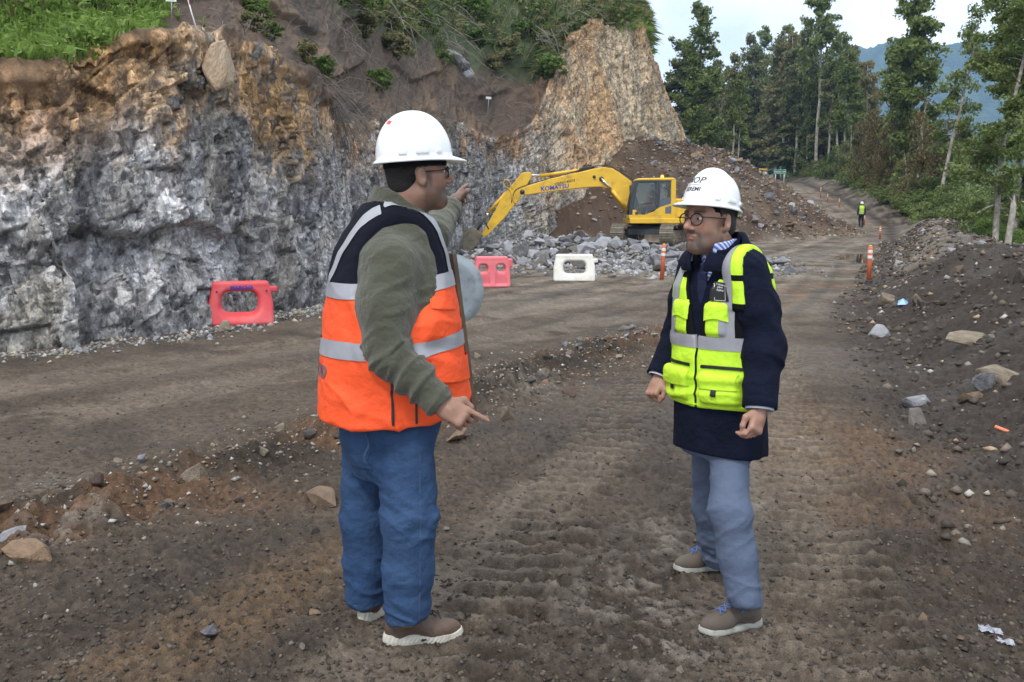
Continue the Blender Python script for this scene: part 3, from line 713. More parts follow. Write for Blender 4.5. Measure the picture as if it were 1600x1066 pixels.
tree_at('ivy', 1404, 76, -8, 'tall creeper-covered tree standing alone above the road bend', None, name='ivy_tree', rz=.4, wide=.98)
tree_at('ivy', 1388, 88, 60, 'shorter creeper-covered tree just behind the lone ivy tree', None, name='ivy_tree', rz=2.4, wide=.8)
tree_at('near1', 1462, 50, 16, 'leaning slender tree with dark leaf tufts and mossy pale trunk', None, name='slender_tree', rz=0.0, wide=.9)
tree_at('dead', 1423, 58, 148, 'pale almost leafless dead trunk between the ivy tree and the slender tree', None, name='dead_tree', rz=.3)
tree_at('dead', 1412, 62, 235, 'short pale dead stem beside the ivy tree', None, name='dead_tree', rz=1.9)
tree_at('near2', 1553, 28.5, -20, 'tree with mottled pale trunk and dark leaves above the broken stump', None, name='mottled_tree', rz=0.0, wide=1.0)
tree_at('near2', 1578, 36, -60, 'darker tree close behind the mottled pale trunk', None, name='mottled_tree', rz=2.2, wide=1.1)
tree_at('near1', 1620, 37, 30, 'slender dark-leaved tree at the forest edge right of the mottled trunk', None, name='slender_tree', rz=2.9, wide=1.2)
tree_at('dense2', 1495, 66, 200, 'rounded green tree down the slope behind the slender tree', None, name='round_tree', wide=.85)
tree_at('dense2', 1445, 80, 165, 'pale green open tree down the slope behind the dead trunk', None, name='round_tree', wide=.7)
# broken stump without leaves
sx = P(1567, 455, 26); sp = smooth_path([P(1567, 470, 26), P(1572, 400, 26), P(1584, 322, 26.1)], 9)
st_e = empty('snag_tree', tuple(sp[0]), 'bare broken trunk with splintered pale top beyond the dirt berm', 'tree trunk')
sv, sf = tube(sp - sp[0], np.linspace(.12, .075, 9), 10, cap=True); sv[-10:, 2] += np.array([.0, .16, .05, .26, .02, .1, .34, .05, .2, .0])
mobj('trunk', sv, sf, M_bark, st_e)
SG = 'bushes on the slope beyond the berm'
def bush(kind, px, top, Y, label, group=SG, name='bush', wide=1.0):
    Y = off_road(px, Y, 3.8); x = (px - 800) / FPX * Y; z = float(macro(np.array([x]), np.array([float(Y)]))[0]) - .1
    h = max(.8, P(px, top, Y)[2] - z)
    plant(kind, SHRUB, name, x, Y, z, h, label, group, 'bush', parts=('stem', 'foliage'), wide=wide * min(1.6, max(.75, 4.0 / h)))
for px, top, Y in ((1250, 262, 124), (1266, 255, 118), (1282, 250, 112), (1300, 240, 108), (1318, 236, 104), (1335, 244, 98), (1350, 250, 92), (1366, 262, 86), (1384, 268, 80), (1398, 262, 76), (1412, 272, 70), (1428, 268, 66), (1444, 282, 62), (1458, 276, 58), (1474, 300, 54), (1490, 290, 58), (1505, 312, 50), (1520, 300, 54), (1536, 318, 47), (1552, 302, 52), (1570, 322, 45), (1590, 300, 50), (1610, 320, 44), (1498, 345, 44), (1524, 352, 40), (1540, 356, 40), (1574, 348, 39), (1600, 342, 38), (1630, 330, 36), (1480, 330, 48), (1640, 380, 29)):
    bush(random.choice(['bush1', 'bush1', 'bush3']) if Y > 52 else 'near1', px, top, Y, 'dark green leafy bush on the slope beyond the berm')
for px, top, Y in ((1326, 296, 88), (1352, 303, 80), (1304, 290, 94), (1372, 310, 74), (1462, 352, 46), (1490, 366, 41), (1516, 382, 36), (1540, 396, 33), (1566, 405, 30), (1592, 398, 28.5), (1610, 404, 27)):
    bush('bush2' if Y > 45 else 'near2', px, top, Y, 'bright green low bush at the edge of the berm', 'bright bushes at the berm')
for px, top, Y in ((1368, 192, 92), (1392, 206, 84), (1350, 205, 100), (1452, 208, 66)):
    bush('russet', px, top, Y, 'russet-leaved bush among the green ones beyond the berm', 'russet bushes')

# ================================================================== growth on the slope above the cut
def blades(pts, nrm, length, width, r, droop=.35, updir=.8):
    n = len(pts)
    d = nrm * (1 - updir) + np.array([0, 0, updir]) + r.normal(size=(n, 3)) * .38; d /= np.linalg.norm(d, axis=1, keepdims=True)
    s = np.cross(d, r.normal(size=(n, 3))); s /= np.linalg.norm(s, axis=1, keepdims=True) + 1e-9
    Lr = length * (.5 + .9 * r.random((n, 1))); w = width * (.6 + .8 * r.random((n, 1)))
    out = np.stack([d[:, 0], d[:, 1], np.zeros(n)], 1)
    mid = pts + d * Lr * .55; tip = pts + d * Lr * .95 + (out - np.array([0, 0, .9])) * Lr * droop
    V = np.stack([pts - s * w * .5, pts + s * w * .5, mid + s * w * .5, tip, mid - s * w * .5], 1).reshape(-1, 3)
    return V, [tuple(range(5 * i, 5 * i + 5)) for i in range(n)]
r = np.random.default_rng(77)
cx_px = 800 + FPX * CPg[..., 0] / np.maximum(CPg[..., 1], .5)
cy_px = HOR - FPX * (CPg[..., 2] - HC) / np.maximum(CPg[..., 1], .5)            # rough picture row, only to choose where growth is
VVg = VV.reshape(nrow, ncol)
def scatter(mask, n):
    ii = np.argwhere(mask & (CPg[..., 1] > 3)); k = ii[r.integers(0, len(ii), n)]
    j = np.clip(k + r.integers(-1, 2, size=k.shape), 0, [nrow - 1, ncol - 1])
    return CPg[k[:, 0], k[:, 1]] * .6 + CPg[j[:, 0], j[:, 1]] * .4, CNg[k[:, 0], k[:, 1]]
patch = fbm(np.stack([UU * .35, HT * .5], 1), 3, 201).reshape(nrow, ncol)
patch2 = fbm(np.stack([UU * .9, HT * .9], 1), 3, 202).reshape(nrow, ncol)
M_grass = leaf_mat('grass_fresh', (.075, .14, .022), (.22, .33, .07), scale=3)
M_grass2 = leaf_mat('grass_slope', (.05, .085, .02), (.15, .20, .055), (.26, .21, .11), scale=1)
M_dry = plain('dry_twigs', (.17, .15, .125), rough=.9, var=.5, scale=1.5)
gl = (VVg > 1.03) & (VVg < 2.05) & (cx_px < 345 - 40 * (VVg - 1)) & (cx_px > -420) & (patch2 > -.28 + .5 * sstep(190, 330, cx_px))
pt, nn = scatter(gl, 11000)
bv, bf_ = blades(pt, nn, .26, .028, r)
pt2, nn2 = scatter(gl & (cx_px < 320), 1500)
lv, lf_ = leaves(pt2 + np.array([0, 0, .08]), np.full(len(pt2), .12), 5, .05, r, up=.7)
bv2, bf2 = join([(bv, bf_), (lv, lf_.tolist())])
tag(mobj('grass', bv2, bf2, M_grass, smooth=False), 'fresh bright green grass and weeds on top of the grey rock cut', 'grass', kind='stuff')
dist = np.hypot(CPg[..., 0], CPg[..., 1])
up_m = (VVg > 1.3) & (cx_px > 430) & (cx_px < 1000) & (cy_px + 45 * patch + 30 * patch2 < np.interp(cx_px, [430, 520, 600, 700, 760, 830, 880, 920], [-60, 0, 45, 85, 115, 125, 70, 20])) & (patch2 > -.35)
up_m |= (VVg > 1.02) & (cx_px > 860) & (cx_px < 1012) & (dist < 75)
pt, nn = scatter(up_m, 16000)
dsc = np.clip(np.hypot(pt[:, 0], pt[:, 1]) / 55, .25, 1.1)[:, None]
bv, bf_ = blades(pt, nn, .75 * dsc, .06 * dsc, r, droop=.5, updir=.65)
pt2, nn2 = scatter(up_m & (patch2 > .0), 2200)
lv, lf_ = leaves(pt2 + np.array([0, 0, .25]), np.full(len(pt2), .45), 10, .15, r, up=.6)
bv2, bf2 = join([(bv, bf_), (lv, lf_.tolist())])
tag(mobj('slope_growth', bv2, bf2, M_grass2, smooth=False), 'tangled green and yellow growth covering the top of the bare slope', 'undergrowth', kind='stuff')
# tall reeds hanging over the brow of the spur
rm = (VVg > .93) & (VVg < 1.5) & (cx_px > 955) & (cx_px < 1030) & (dist < 72)
pt, nn = scatter(rm, 4200)
bv, bf_ = blades(pt, nn, .62, .04, r, droop=.6, updir=.7)
tag(mobj('brow_grass', bv, bf_, M_grass, smooth=False), 'long green grass hanging over the brow of the tan spur', 'grass', kind='stuff')
# dead twigs and roots: fine tangle as one mass
tw = []
def twig(p, d, L_, rad_, droop, k=6):
    t = np.linspace(0, 1, k)[:, None]
    q = p + d * L_ * t + np.array([0, 0, -droop * L_]) * t ** 2 + r.normal(size=(k, 3)) * .035 * L_ * t
    return tube(q, np.linspace(rad_, rad_ * .3, k), 4, cap=False)
tm = (VVg > 1.02) & (VVg < 1.95) & (cx_px > 300) & (cx_px < 900)
pt, nn = scatter(tm & (patch2 > -.1), 420)
for p, n in zip(pt, nn):
    f = max(1, math.hypot(p[0], p[1]) / 16); d = n * .35 + r.normal(size=3) * .6 + np.array([0, 0, -.1]); d /= np.linalg.norm(d)
    tw.append(twig(p + n * .05, d, (.3 + .5 * r.random()) * f ** .5, .006 * f, .3))
pt, nn = scatter((VVg > 1.0) & (VVg < 1.12) & (cx_px > 470) & (cx_px < 700), 260)      # roots hanging under the lip
for p, n in zip(pt, nn):
    d = n * .5 + r.normal(size=3) * .35 + np.array([0, 0, -.7]); d /= np.linalg.norm(d)
    tw.append(twig(p + n * .05, d, .5 + .9 * r.random(), .008, .35))
for (px, py, n_, L_) in ((845, 70, 46, 5.0), (690, 60, 26, 3.5), (600, 40, 16, 2.6), (905, 50, 12, 3.0)):   # grey dead branches tipped over the slope
    p0, nm = on_cliff(px, py)
    if p0 is None: continue
    for i in range(n_):
        d = np.array([.55, -.35, -.35]) + r.normal(size=3) * .33; d /= np.linalg.norm(d)
        tw.append(twig(p0 + r.normal(size=3) * .7 + nm * .3, d, L_ * (.4 + .6 * r.random()), .028, .25, 7))
tv, tf = join(tw)
tag(mobj('dead_branches', tv, tf, M_dry), 'tangle of grey dead twigs and hanging roots on the brown slope', 'branches', kind='stuff')
PG = 'small plants on the bare slope'
for i, (px, py) in enumerate(((405, 30), (420, 62), (395, 48), (500, 118), (570, 60), (620, 90), (660, 40), (745, 70), (790, 95), (820, 60), (770, 110), (865, 118), (560, 30), (610, 50), (480, 100), (590, 140), (690, 100), (740, 30), (640, 15))):
    p, n = on_cliff(px, py)
    if p is None: continue
    s = max(.3, math.hypot(p[0], p[1]) * .0145)
    plant(random.choice(['small', 'small', 'smalldark']), SHRUB, 'slope_plant', p[0], p[1], p[2] - .03, s * (.9 + .5 * random.random()), 'small leafy green plant rooted in the bare brown slope', PG, 'plant', parts=('stem', 'foliage'), wide=1.25)
# ================================================================== soft solids: distance fields turned into meshes
def smin(a, b, k):
    h = np.clip(.5 + .5 * (b - a) / k, 0, 1); return b * (1 - h) + a * h - k * h * (1 - h)
def smax(a, b, k): return -smin(-a, -b, k)
def sd_cone(p, a, b, ra, rb):                                # rounded tapering limb
    a = np.asarray(a, float); b = np.asarray(b, float); ab = b - a
    t = np.clip(((p - a) @ ab) / (ab @ ab), 0, 1)
    return np.linalg.norm(p - a - t[:, None] * ab, axis=1) - (ra + (rb - ra) * t)
def sd_chain(p, pts, rad, k=.02):
    d = None
    for i in range(len(pts) - 1):
        q = sd_cone(p, pts[i], pts[i + 1], rad[i], rad[i + 1]); d = q if d is None else smin(d, q, k)
    return d
def sd_ell(p, c, r, R=None):                                 # ellipsoid; R rows are its local axes
    q = p - np.asarray(c, float)
    if R is not None: q = q @ np.asarray(R).T
    r = np.asarray(r, float); k0 = np.linalg.norm(q / r, axis=1); k1 = np.linalg.norm(q / (r * r), axis=1)
    return k0 * (k0 - 1) / np.maximum(k1, 1e-6)
def sd_box(p, c, h, r=.01, R=None):
    q = p - np.asarray(c, float)
    if R is not None: q = q @ np.asarray(R).T
    q = np.abs(q) - (np.asarray(h, float) - r)
    return np.linalg.norm(np.maximum(q, 0), axis=1) + np.minimum(q.max(1), 0) - r
def sd_loft(q, zs, a, b, cx=None, cy=None, n=2.3):           # upright body of superelliptic sections: q local (x side, y front, z)
    z = q[:, 2]; A = np.interp(z, zs, a); B = np.interp(z, zs, b)
    x = q[:, 0] - (np.interp(z, zs, cx) if cx is not None else 0); y = q[:, 1] - (np.interp(z, zs, cy) if cy is not None else 0)
    k = ((np.abs(x) / A) ** n + (np.abs(y) / B) ** n) ** (1 / n)
    m = np.minimum(A, B)
    d = (k - 1) * m * .92
    ends = np.maximum(z - zs[-1], zs[0] - z)
    return np.maximum(d, ends)
def sdf_mesh(fn, lo, hi, h, block=8, margin=1.35):
    """surface nets over the cells near the surface only"""
    lo = np.asarray(lo, float); hi = np.asarray(hi, float)
    n = np.ceil((hi - lo) / h).astype(int); n = ((n + block - 1) // block) * block
    nb = n // block
    bi = np.stack(np.meshgrid(*[np.arange(k) for k in nb], indexing='ij'), -1).reshape(-1, 3)
    cen = lo + (bi + .5) * block * h
    dc = fn(cen)
    act = np.abs(dc) < block * h * .9 * margin
    F = np.ones(tuple(n + 1), dtype=np.float32)
    big = np.repeat(np.repeat(np.repeat(np.where(dc < 0, -1, 1).reshape(tuple(nb)), block, 0), block, 1), block, 2)
    F[:-1, :-1, :-1] = big
    loc = np.stack(np.meshgrid(*[np.arange(block + 1)] * 3, indexing='ij'), -1).reshape(-1, 3)
    ab = bi[act]
    for s in range(0, len(ab), 400):
        g = (ab[s:s + 400, None] * block + loc[None]).reshape(-1, 3)
        F[g[:, 0], g[:, 1], g[:, 2]] = fn(lo + g * h)
    S = F < 0
    c8 = [S[i:n[0] + i, j:n[1] + j, k:n[2] + k] for i in (0, 1) for j in (0, 1) for k in (0, 1)]
    cnt = sum(c.astype(np.int8) for c in c8)
    ci_ = np.argwhere((cnt > 0) & (cnt < 8))
    vid = np.full(tuple(n), -1, dtype=np.int64); vid[ci_[:, 0], ci_[:, 1], ci_[:, 2]] = np.arange(len(ci_))
    acc = np.zeros((len(ci_), 3)); w = np.zeros(len(ci_))
    cor = [(i, j, k) for i in (0, 1) for j in (0, 1) for k in (0, 1)]
    val = {c: F[ci_[:, 0] + c[0], ci_[:, 1] + c[1], ci_[:, 2] + c[2]] for c in cor}
    for c in cor:
        for ax in range(3):
            if c[ax]: continue
            e = list(c); e[ax] = 1; e = tuple(e)
            f0_, f1_ = val[c], val[e]; m = (f0_ < 0) != (f1_ < 0)
            t = np.where(m, f0_ / np.where(m, f0_ - f1_, 1), 0)
            pt_ = np.tile(np.array(c, float), (len(ci_), 1)); pt_[:, ax] += t
            acc += pt_ * m[:, None]; w += m
    Vx = lo + (ci_ + acc / np.maximum(w, 1)[:, None]) * h
    quads = []
    for ax in range(3):
        b_, c_ = (ax + 1) % 3, (ax + 2) % 3
        sl0 = [slice(None)] * 3; sl1 = [slice(None)] * 3
        sl0[ax] = slice(0, -1); sl1[ax] = slice(1, None)
        e = np.argwhere(S[tuple(sl0)] != S[tuple(sl1)])
        e = e[(e[:, b_] > 0) & (e[:, c_] > 0) & (e[:, b_] < n[b_]) & (e[:, c_] < n[c_])]
        q = []
        for db, dc_ in ((1, 1), (0, 1), (0, 0), (1, 0)):
            k = e.copy(); k[:, b_] -= db; k[:, c_] -= dc_; q.append(vid[k[:, 0], k[:, 1], k[:, 2]])
        q = np.stack(q, 1); inside = S[e[:, 0], e[:, 1], e[:, 2]]
        q[~inside] = q[~inside][:, ::-1]
        quads.append(q)
    Q = np.concatenate(quads); Q = Q[(Q >= 0).all(1)]
    return Vx, Q
def vnormals(V, Q):
    Nf = np.cross(V[Q[:, 2]] - V[Q[:, 0]], V[Q[:, 3]] - V[Q[:, 1]]) if Q.shape[1] == 4 else np.cross(V[Q[:, 1]] - V[Q[:, 0]], V[Q[:, 2]] - V[Q[:, 0]])
    N_ = np.zeros_like(V)
    for k in range(Q.shape[1]): np.add.at(N_, Q[:, k], Nf)
    return N_ / (np.linalg.norm(N_, axis=1, keepdims=True) + 1e-12)
def relax(V, Q, it=2, f=.5):
    E = np.concatenate([np.stack([Q[:, i], Q[:, (i + 1) % Q.shape[1]]], 1) for i in range(Q.shape[1])])
    for _ in range(it):
        s = np.zeros_like(V); c = np.zeros(len(V))
        np.add.at(s, E[:, 0], V[E[:, 1]]); np.add.at(s, E[:, 1], V[E[:, 0]]); np.add.at(c, E[:, 0], 1); np.add.at(c, E[:, 1], 1)
        V = V * (1 - f) + f * s / np.maximum(c, 1)[:, None]
    return V
def clip_mesh(V, Q, g):
    """keep where g > 0, cutting faces cleanly along g = 0"""
    T = np.concatenate([Q[:, [0, 1, 2]], Q[:, [0, 2, 3]]]) if Q.shape[1] == 4 else Q
    s = g[T] > 0; k = s.sum(1)
    out = [T[k == 3]]; newV = []; nv = len(V); cache = {}
    def cut(i, j):
        key = (i, j) if i < j else (j, i)
        if key not in cache:
            t = g[i] / (g[i] - g[j]); newV.append(V[i] + t * (V[j] - V[i])); cache[key] = nv + len(newV) - 1
        return cache[key]
    extra = []
    for tri, ss in zip(T[(k == 1) | (k == 2)], s[(k == 1) | (k == 2)]):
        tri = tri.tolist()
        poly = []
        for i in range(3):
            a_, b_ = tri[i], tri[(i + 1) % 3]
            if ss[i]: poly.append(a_)
            if ss[i] != ss[(i + 1) % 3]: poly.append(cut(a_, b_))
        for i in range(1, len(poly) - 1): extra.append((poly[0], poly[i], poly[i + 1]))
    if extra: out.append(np.array(extra))
    T2 = np.concatenate(out); V2 = np.concatenate([V, np.array(newV)]) if newV else V
    used = np.unique(T2); mp = np.full(len(V2), -1); mp[used] = np.arange(len(used))
    return V2[used], mp[T2]
def frame(fwd):                                              # rows: side (right hand), front, up
    f = np.array([fwd[0], fwd[1], 0.0]); f /= np.linalg.norm(f)
    return np.array([[f[1], -f[0], 0], f, [0, 0, 1]])
# flat lettering made of real faces
def text_mesh(s, size, align='CENTER', bold=0.0, shear=0.0, space=1.0):
    c = bpy.data.curves.new('lettering', 'FONT'); c.body = s; c.size = size; c.align_x = align; c.align_y = 'CENTER'; c.offset = bold; c.shear = shear; c.space_character = space
    c.resolution_u = 3
    o = bpy.data.objects.new('lettering', c); COL.objects.link(o)
    dg = bpy.context.evaluated_depsgraph_get(); dg.update()
    me = bpy.data.meshes.new_from_object(o.evaluated_get(dg))
    bm = bmesh.new(); bm.from_mesh(me); bmesh.ops.triangulate(bm, faces=bm.faces)
    bmesh.ops.subdivide_edges(bm, edges=[e for e in bm.edges if e.calc_length() > size * .25], cuts=2)
    bmesh.ops.triangulate(bm, faces=bm.faces)
    V = np.array([v.co[:] for v in bm.verts]); F = np.array([[v.index for v in f.verts] for f in bm.faces]); bm.free()
    bpy.data.objects.remove(o); bpy.data.curves.remove(c); bpy.data.meshes.remove(me)
    return V, F
def wrap(V, F, origin, right, up, target, lift=.0015, reach=.2):
    """lay flat lettering onto a surface: each vertex is cast onto it"""
    origin, right, up = (np.asarray(x, float) for x in (origin, right, up))
    right = right / np.linalg.norm(right); up = up - right * (up @ right); up /= np.linalg.norm(up)
    nrm = np.cross(right, up); out = []
    for v in V:
        o = origin + right * v[0] + up * v[1]
        h = target.ray_cast(Vector(o + nrm * reach), Vector(-nrm), reach * 2.5)
        out.append(np.array(h[0]) + np.array(h[1]) * lift if h[0] else o)
    return np.array(out), F
def bvh_of(V, Q): return BVHTree.FromPolygons([tuple(v) for v in V.tolist()], [tuple(f) for f in Q.tolist()])
# ================================================================== rocks
def hull_rock(seed, n=16, flat=.75, sub=0):
    r = np.random.default_rng(seed); bm = bmesh.new()
    d = r.normal(size=(n, 3)); d /= np.linalg.norm(d, axis=1, keepdims=True); d *= (.75 + .35 * r.random((n, 1)))
    for v in d * np.array([1, .8, flat]): bm.verts.new(v)
    g = bmesh.ops.convex_hull(bm, input=bm.verts)
    bmesh.ops.delete(bm, geom=[v for v in bm.verts if not v.link_faces], context='VERTS')
    bmesh.ops.recalc_face_normals(bm, faces=bm.faces)
    bmesh.ops.bevel(bm, geom=list(bm.edges), offset=.05, segments=1, affect='EDGES', clamp_overlap=True)
    me = bpy.data.meshes.new('stone'); bm.to_mesh(me); bm.free()
    return me
def rock_mat(name, c, c2, rough=.85, scale=2.5):
    m, t, b = nodes(name); N = t.nodes.new; K = t.links.new
    oi = N('ShaderNodeObjectInfo'); tc = N('ShaderNodeTexCoord'); n = N('ShaderNodeTexNoise'); n.inputs['Scale'].default_value = scale; n.inputs['Detail'].default_value = 8; n.inputs['Roughness'].default_value = .65
    K(tc.outputs['Object'], n.inputs['Vector'])
    ad = N('ShaderNodeMath'); ad.operation = 'MULTIPLY_ADD'; ad.inputs[1].default_value = .7; ad.inputs[2].default_value = -.35; K(oi.outputs['Random'], ad.inputs[0])
    a2 = N('ShaderNodeMath'); a2.operation = 'ADD'; K(ad.outputs[0], a2.inputs[0]); K(n.outputs['Fac'], a2.inputs[1])
    r = N('ShaderNodeValToRGB'); r.color_ramp.elements[0].position = .25; r.color_ramp.elements[0].color = (*c, 1); r.color_ramp.elements[1].position = .8; r.color_ramp.elements[1].color = (*c2, 1)
    K(a2.outputs[0], r.inputs[0]); K(r.outputs[0], b.inputs['Base Color']); b.inputs['Roughness'].default_value = rough
    u = N('ShaderNodeBump'); u.inputs['Strength'].default_value = .5; u.inputs['Distance'].default_value = .12
    n2_ = N('ShaderNodeTexNoise'); n2_.inputs['Scale'].default_value = scale * 5; n2_.inputs['Detail'].default_value = 6; K(tc.outputs['Object'], n2_.inputs['Vector'])
    K(n2_.outputs['Fac'], u.inputs['Height']); K(u.outputs[0], b.inputs['Normal'])
    return m
M_rgrey = rock_mat('stone_grey', (.10, .10, .108), (.36, .36, .38)); M_rtan = rock_mat('stone_tan', (.13, .095, .065), (.33, .28, .21))
M_rbrown = rock_mat('stone_brown', (.075, .05, .036), (.26, .175, .11)); M_rmud = rock_mat('stone_muddy', (.05, .042, .036), (.19, .17, .15))
HULLS = {}
for mname, mm in (('grey', M_rgrey), ('tan', M_rtan), ('brown', M_rbrown), ('mud', M_rmud)):
    HULLS[mname] = []
    for k in range(7):
        me = hull_rock(400 + k, 12 + k, .55 + .07 * k); me.materials.append(mm); HULLS[mname].append(me)
rr_ = random.Random(5)
def stone(name, kind, x, y, s, label, cat, group=None, sink=.3, z=None, stretch=(1, 1, 1), rz=None, k=None):
    o = bpy.data.objects.new(name, HULLS[kind][rr_.randrange(7) if k is None else k]); COL.objects.link(o)
    zz = drop(x, y) if z is None else z
    o.location = (x, y, zz + s * (.5 - sink)); o.scale = (s * stretch[0] * (.8 + .4 * rr_.random()), s * stretch[1] * (.8 + .4 * rr_.random()), s * stretch[2] * (.75 + .4 * rr_.random()))
    o.rotation_euler = (rr_.uniform(-.35, .35), rr_.uniform(-.35, .35), rr_.random() * 6.28 if rz is None else rz)
    return tag(o, label, cat, group)
# the ones with a look of their own
for px, py, s, kind, lab, st_ in (
    (308, 742, .125, 'tan', 'large pale tan rock with a flat top on the stone windrow', (1.25, .9, .85)),
    (46, 862, .105, 'brown', 'big dark brown rock at the end of the stone windrow', (1.3, .8, .6)),
    (18, 838, .085, 'grey', 'flat whitish stone lying against the big dark brown rock', (1.4, 1, .4)),
    (793, 650, .085, 'tan', 'upright cream-capped stone sitting in rusty clay', (.8, .8, 1.1)),
    (718, 680, .12, 'brown', 'rusty rock below the pointing hand of the orange-vested man', (1.2, .9, .7)),
    (851, 592, .09, 'tan', 'pointed tan stone on the windrow beyond the rusty clay', (.8, .8, 1.1)),
    (890, 612, .10, 'brown', 'flat-topped brown stone beside the pointed tan stone', (1.2, .9, .6)),
    (500, 770, .13, 'brown', 'long low slab of brown rock beside the blue jeans', (1.7, .8, .45)),
    (1378, 468, .17, 'grey', 'round pale boulder at the foot of the berm by the delineator', (1.2, .9, .8)),
    (1386, 437, .22, 'tan', 'orange-brown cobble on the gravel behind the lone delineator', (1, .9, .8)),
    (1545, 545, .16, 'grey', 'round white cobble half buried in the dark berm', (1, 1, .9)),
    (1435, 540, .17, 'grey', 'pale angular stone on the dark berm', (1.2, .8, .6)),
    (1515, 500, .20, 'tan', 'long pinkish rock sticking out of the dark berm', (1.5, .6, .6)),
    (1565, 545, .2, 'tan', 'cream stone on the dark berm beside a white cobble', (1.2, .8, .5)),
    (325, 975, .045, 'grey', 'pale grey lump of stone in the churned dark earth', (1, 1, .9))):
    p = G(px, py, .5 if px > 1340 else .05)
    stone('rock', kind, p[0], p[1], s, lab, 'rock', stretch=st_)
# boulder at the top of the cut
bp, bn = on_cliff(338, 92)
bo = stone('boulder', 'tan', bp[0] + .12, bp[1] - .30, .40, 'big pale orange boulder perched at the top edge of the grey rock cut', 'boulder', z=bp[2] - .22, stretch=(.85, .7, 1.45), rz=.4, k=3)
bo.data = bo.data.copy(); bo.data.materials.clear(); bo.data.materials.append(rock_mat('boulder_orange', (.30, .19, .10), (.52, .43, .33), scale=1.6))
for (px, py, s) in ((333, 48, .12), (315, 38, .08), (715, 95, 1.0), (723, 108, .9), (706, 86, .7)):
    bp, bn = on_cliff(px, py)
    stone('slope_rock', 'grey' if px > 600 else 'tan', bp[0], bp[1], s, 'pale rock outcrop on the bare brown slope' if px > 600 else 'small tan rock above the perched boulder', 'rock', 'rocks on the bare slope', z=bp[2] - s * .3)
# loose stones on the road: one object each for those that can be picked out
LS = 'loose stones along the windrow'; n = 0
while n < 150:
    t_ = rr_.random() ** .8; b_ = WR_A + (WR_B - WR_A) * t_
    x = b_[0] + rr_.gauss(0, .42); y = b_[1] + rr_.gauss(0, .3)
    s = .018 + .045 * rr_.random() ** 2.5 + .004 * y * rr_.random()
    stone('loose_stone', rr_.choice(['tan', 'brown', 'brown', 'mud', 'grey', 'tan']), x, y, s, 'loose stone lying on the windrow across the muddy road', 'stone', LS, sink=.2); n += 1
for i in range(60):
    px = rr_.uniform(0, 1600); py = rr_.uniform(760, 1060); p = G(px, py)
    if abs(px - 640) < 120 and py > 900: continue
    stone('pebble', rr_.choice(['mud', 'mud', 'mud', 'brown', 'tan']), p[0], p[1], .010 + .018 * rr_.random() ** 2, 'small pebble pressed into the churned dark earth', 'pebble', 'pebbles in the churned earth', sink=.35)
for i in range(95):
    y = rr_.uniform(6, 40); x = float(np.interp(y, XR_Y, XR_X)) + rr_.uniform(-.2, 3.6)
    s = (.03 + .085 * rr_.random() ** 2.4) * (1 + y / 26)
    stone('berm_stone', rr_.choice(['grey', 'grey', 'tan', 'mud', 'brown']) if y > 13 else rr_.choice(['mud', 'mud', 'brown', 'mud', 'tan']), x, y, s, 'stone embedded in the earth berm along the road', 'stone', 'stones in the berm', sink=.4)
# broken rock heap below the excavator
RH = 'broken rocks of the grey heap'
cnt = 0
while cnt < 290:
    k = rr_.randrange(len(HEAP) - 1); t_ = rr_.random(); a_ = HEAP[k] * (1 - t_) + HEAP[k + 1] * t_
    x = a_[0] + rr_.gauss(0, 1.0); y = a_[1] - abs(rr_.gauss(0, 3.4)) + .6
    if y < 22.6 or y > 38.5 or (x < 2.4 and y < 25): continue
    s = .13 + .30 * rr_.random() ** 2.0
    stone('broken_rock', rr_.choice(['grey', 'grey', 'grey', 'mud']), x, y, s, 'angular grey broken rock in the heap between the white barrier and the excavator', 'rock', RH, sink=.25, stretch=(1.2, 1, .85)); cnt += 1
for (px, py, Y, s, kind) in ((935, 312, 52, .95, 'tan'), (925, 328, 51, .6, 'brown'), (948, 330, 51, .7, 'brown'), (920, 318, 52.5, .7, 'grey'), (965, 350, 50.5, .5, 'grey'), (928, 349, 50, .75, 'grey'), (910, 338, 52, .5, 'mud'), (956, 340, 51, .45, 'mud'), (900, 330, 53, .5, 'tan')):
    p = P(px, py, Y)
    stone('fallen_block', kind, p[0], p[1], s, 'large fallen block piled at the foot of the tan spur behind the boom', 'rock', 'fallen blocks behind the boom', z=p[2] - .3 * s, sink=.4)
# earth slope behind the excavator: stones along crest and toe
for i in range(150):
    k = rr_.randrange(len(EARTH) - 1); t_ = rr_.random(); a_ = EARTH[k] * (1 - t_) + EARTH[k + 1] * t_
    toe = rr_.random() < .6
    dn = rr_.uniform(0, .35) if not toe else rr_.uniform(.55, 1.02)
    ang_ = rr_.uniform(-2.2, -.6); L_ = a_[2] / .62 * dn
    x = a_[0] + math.cos(ang_) * L_; y = a_[1] + math.sin(ang_) * L_
    stone('talus_stone', rr_.choice(['tan', 'brown', 'grey', 'grey']), x, y, .14 + .34 * rr_.random() ** 2.5, 'stone rolled onto the brown earth slope behind the excavator', 'stone', 'stones on the earth slope', sink=.35)
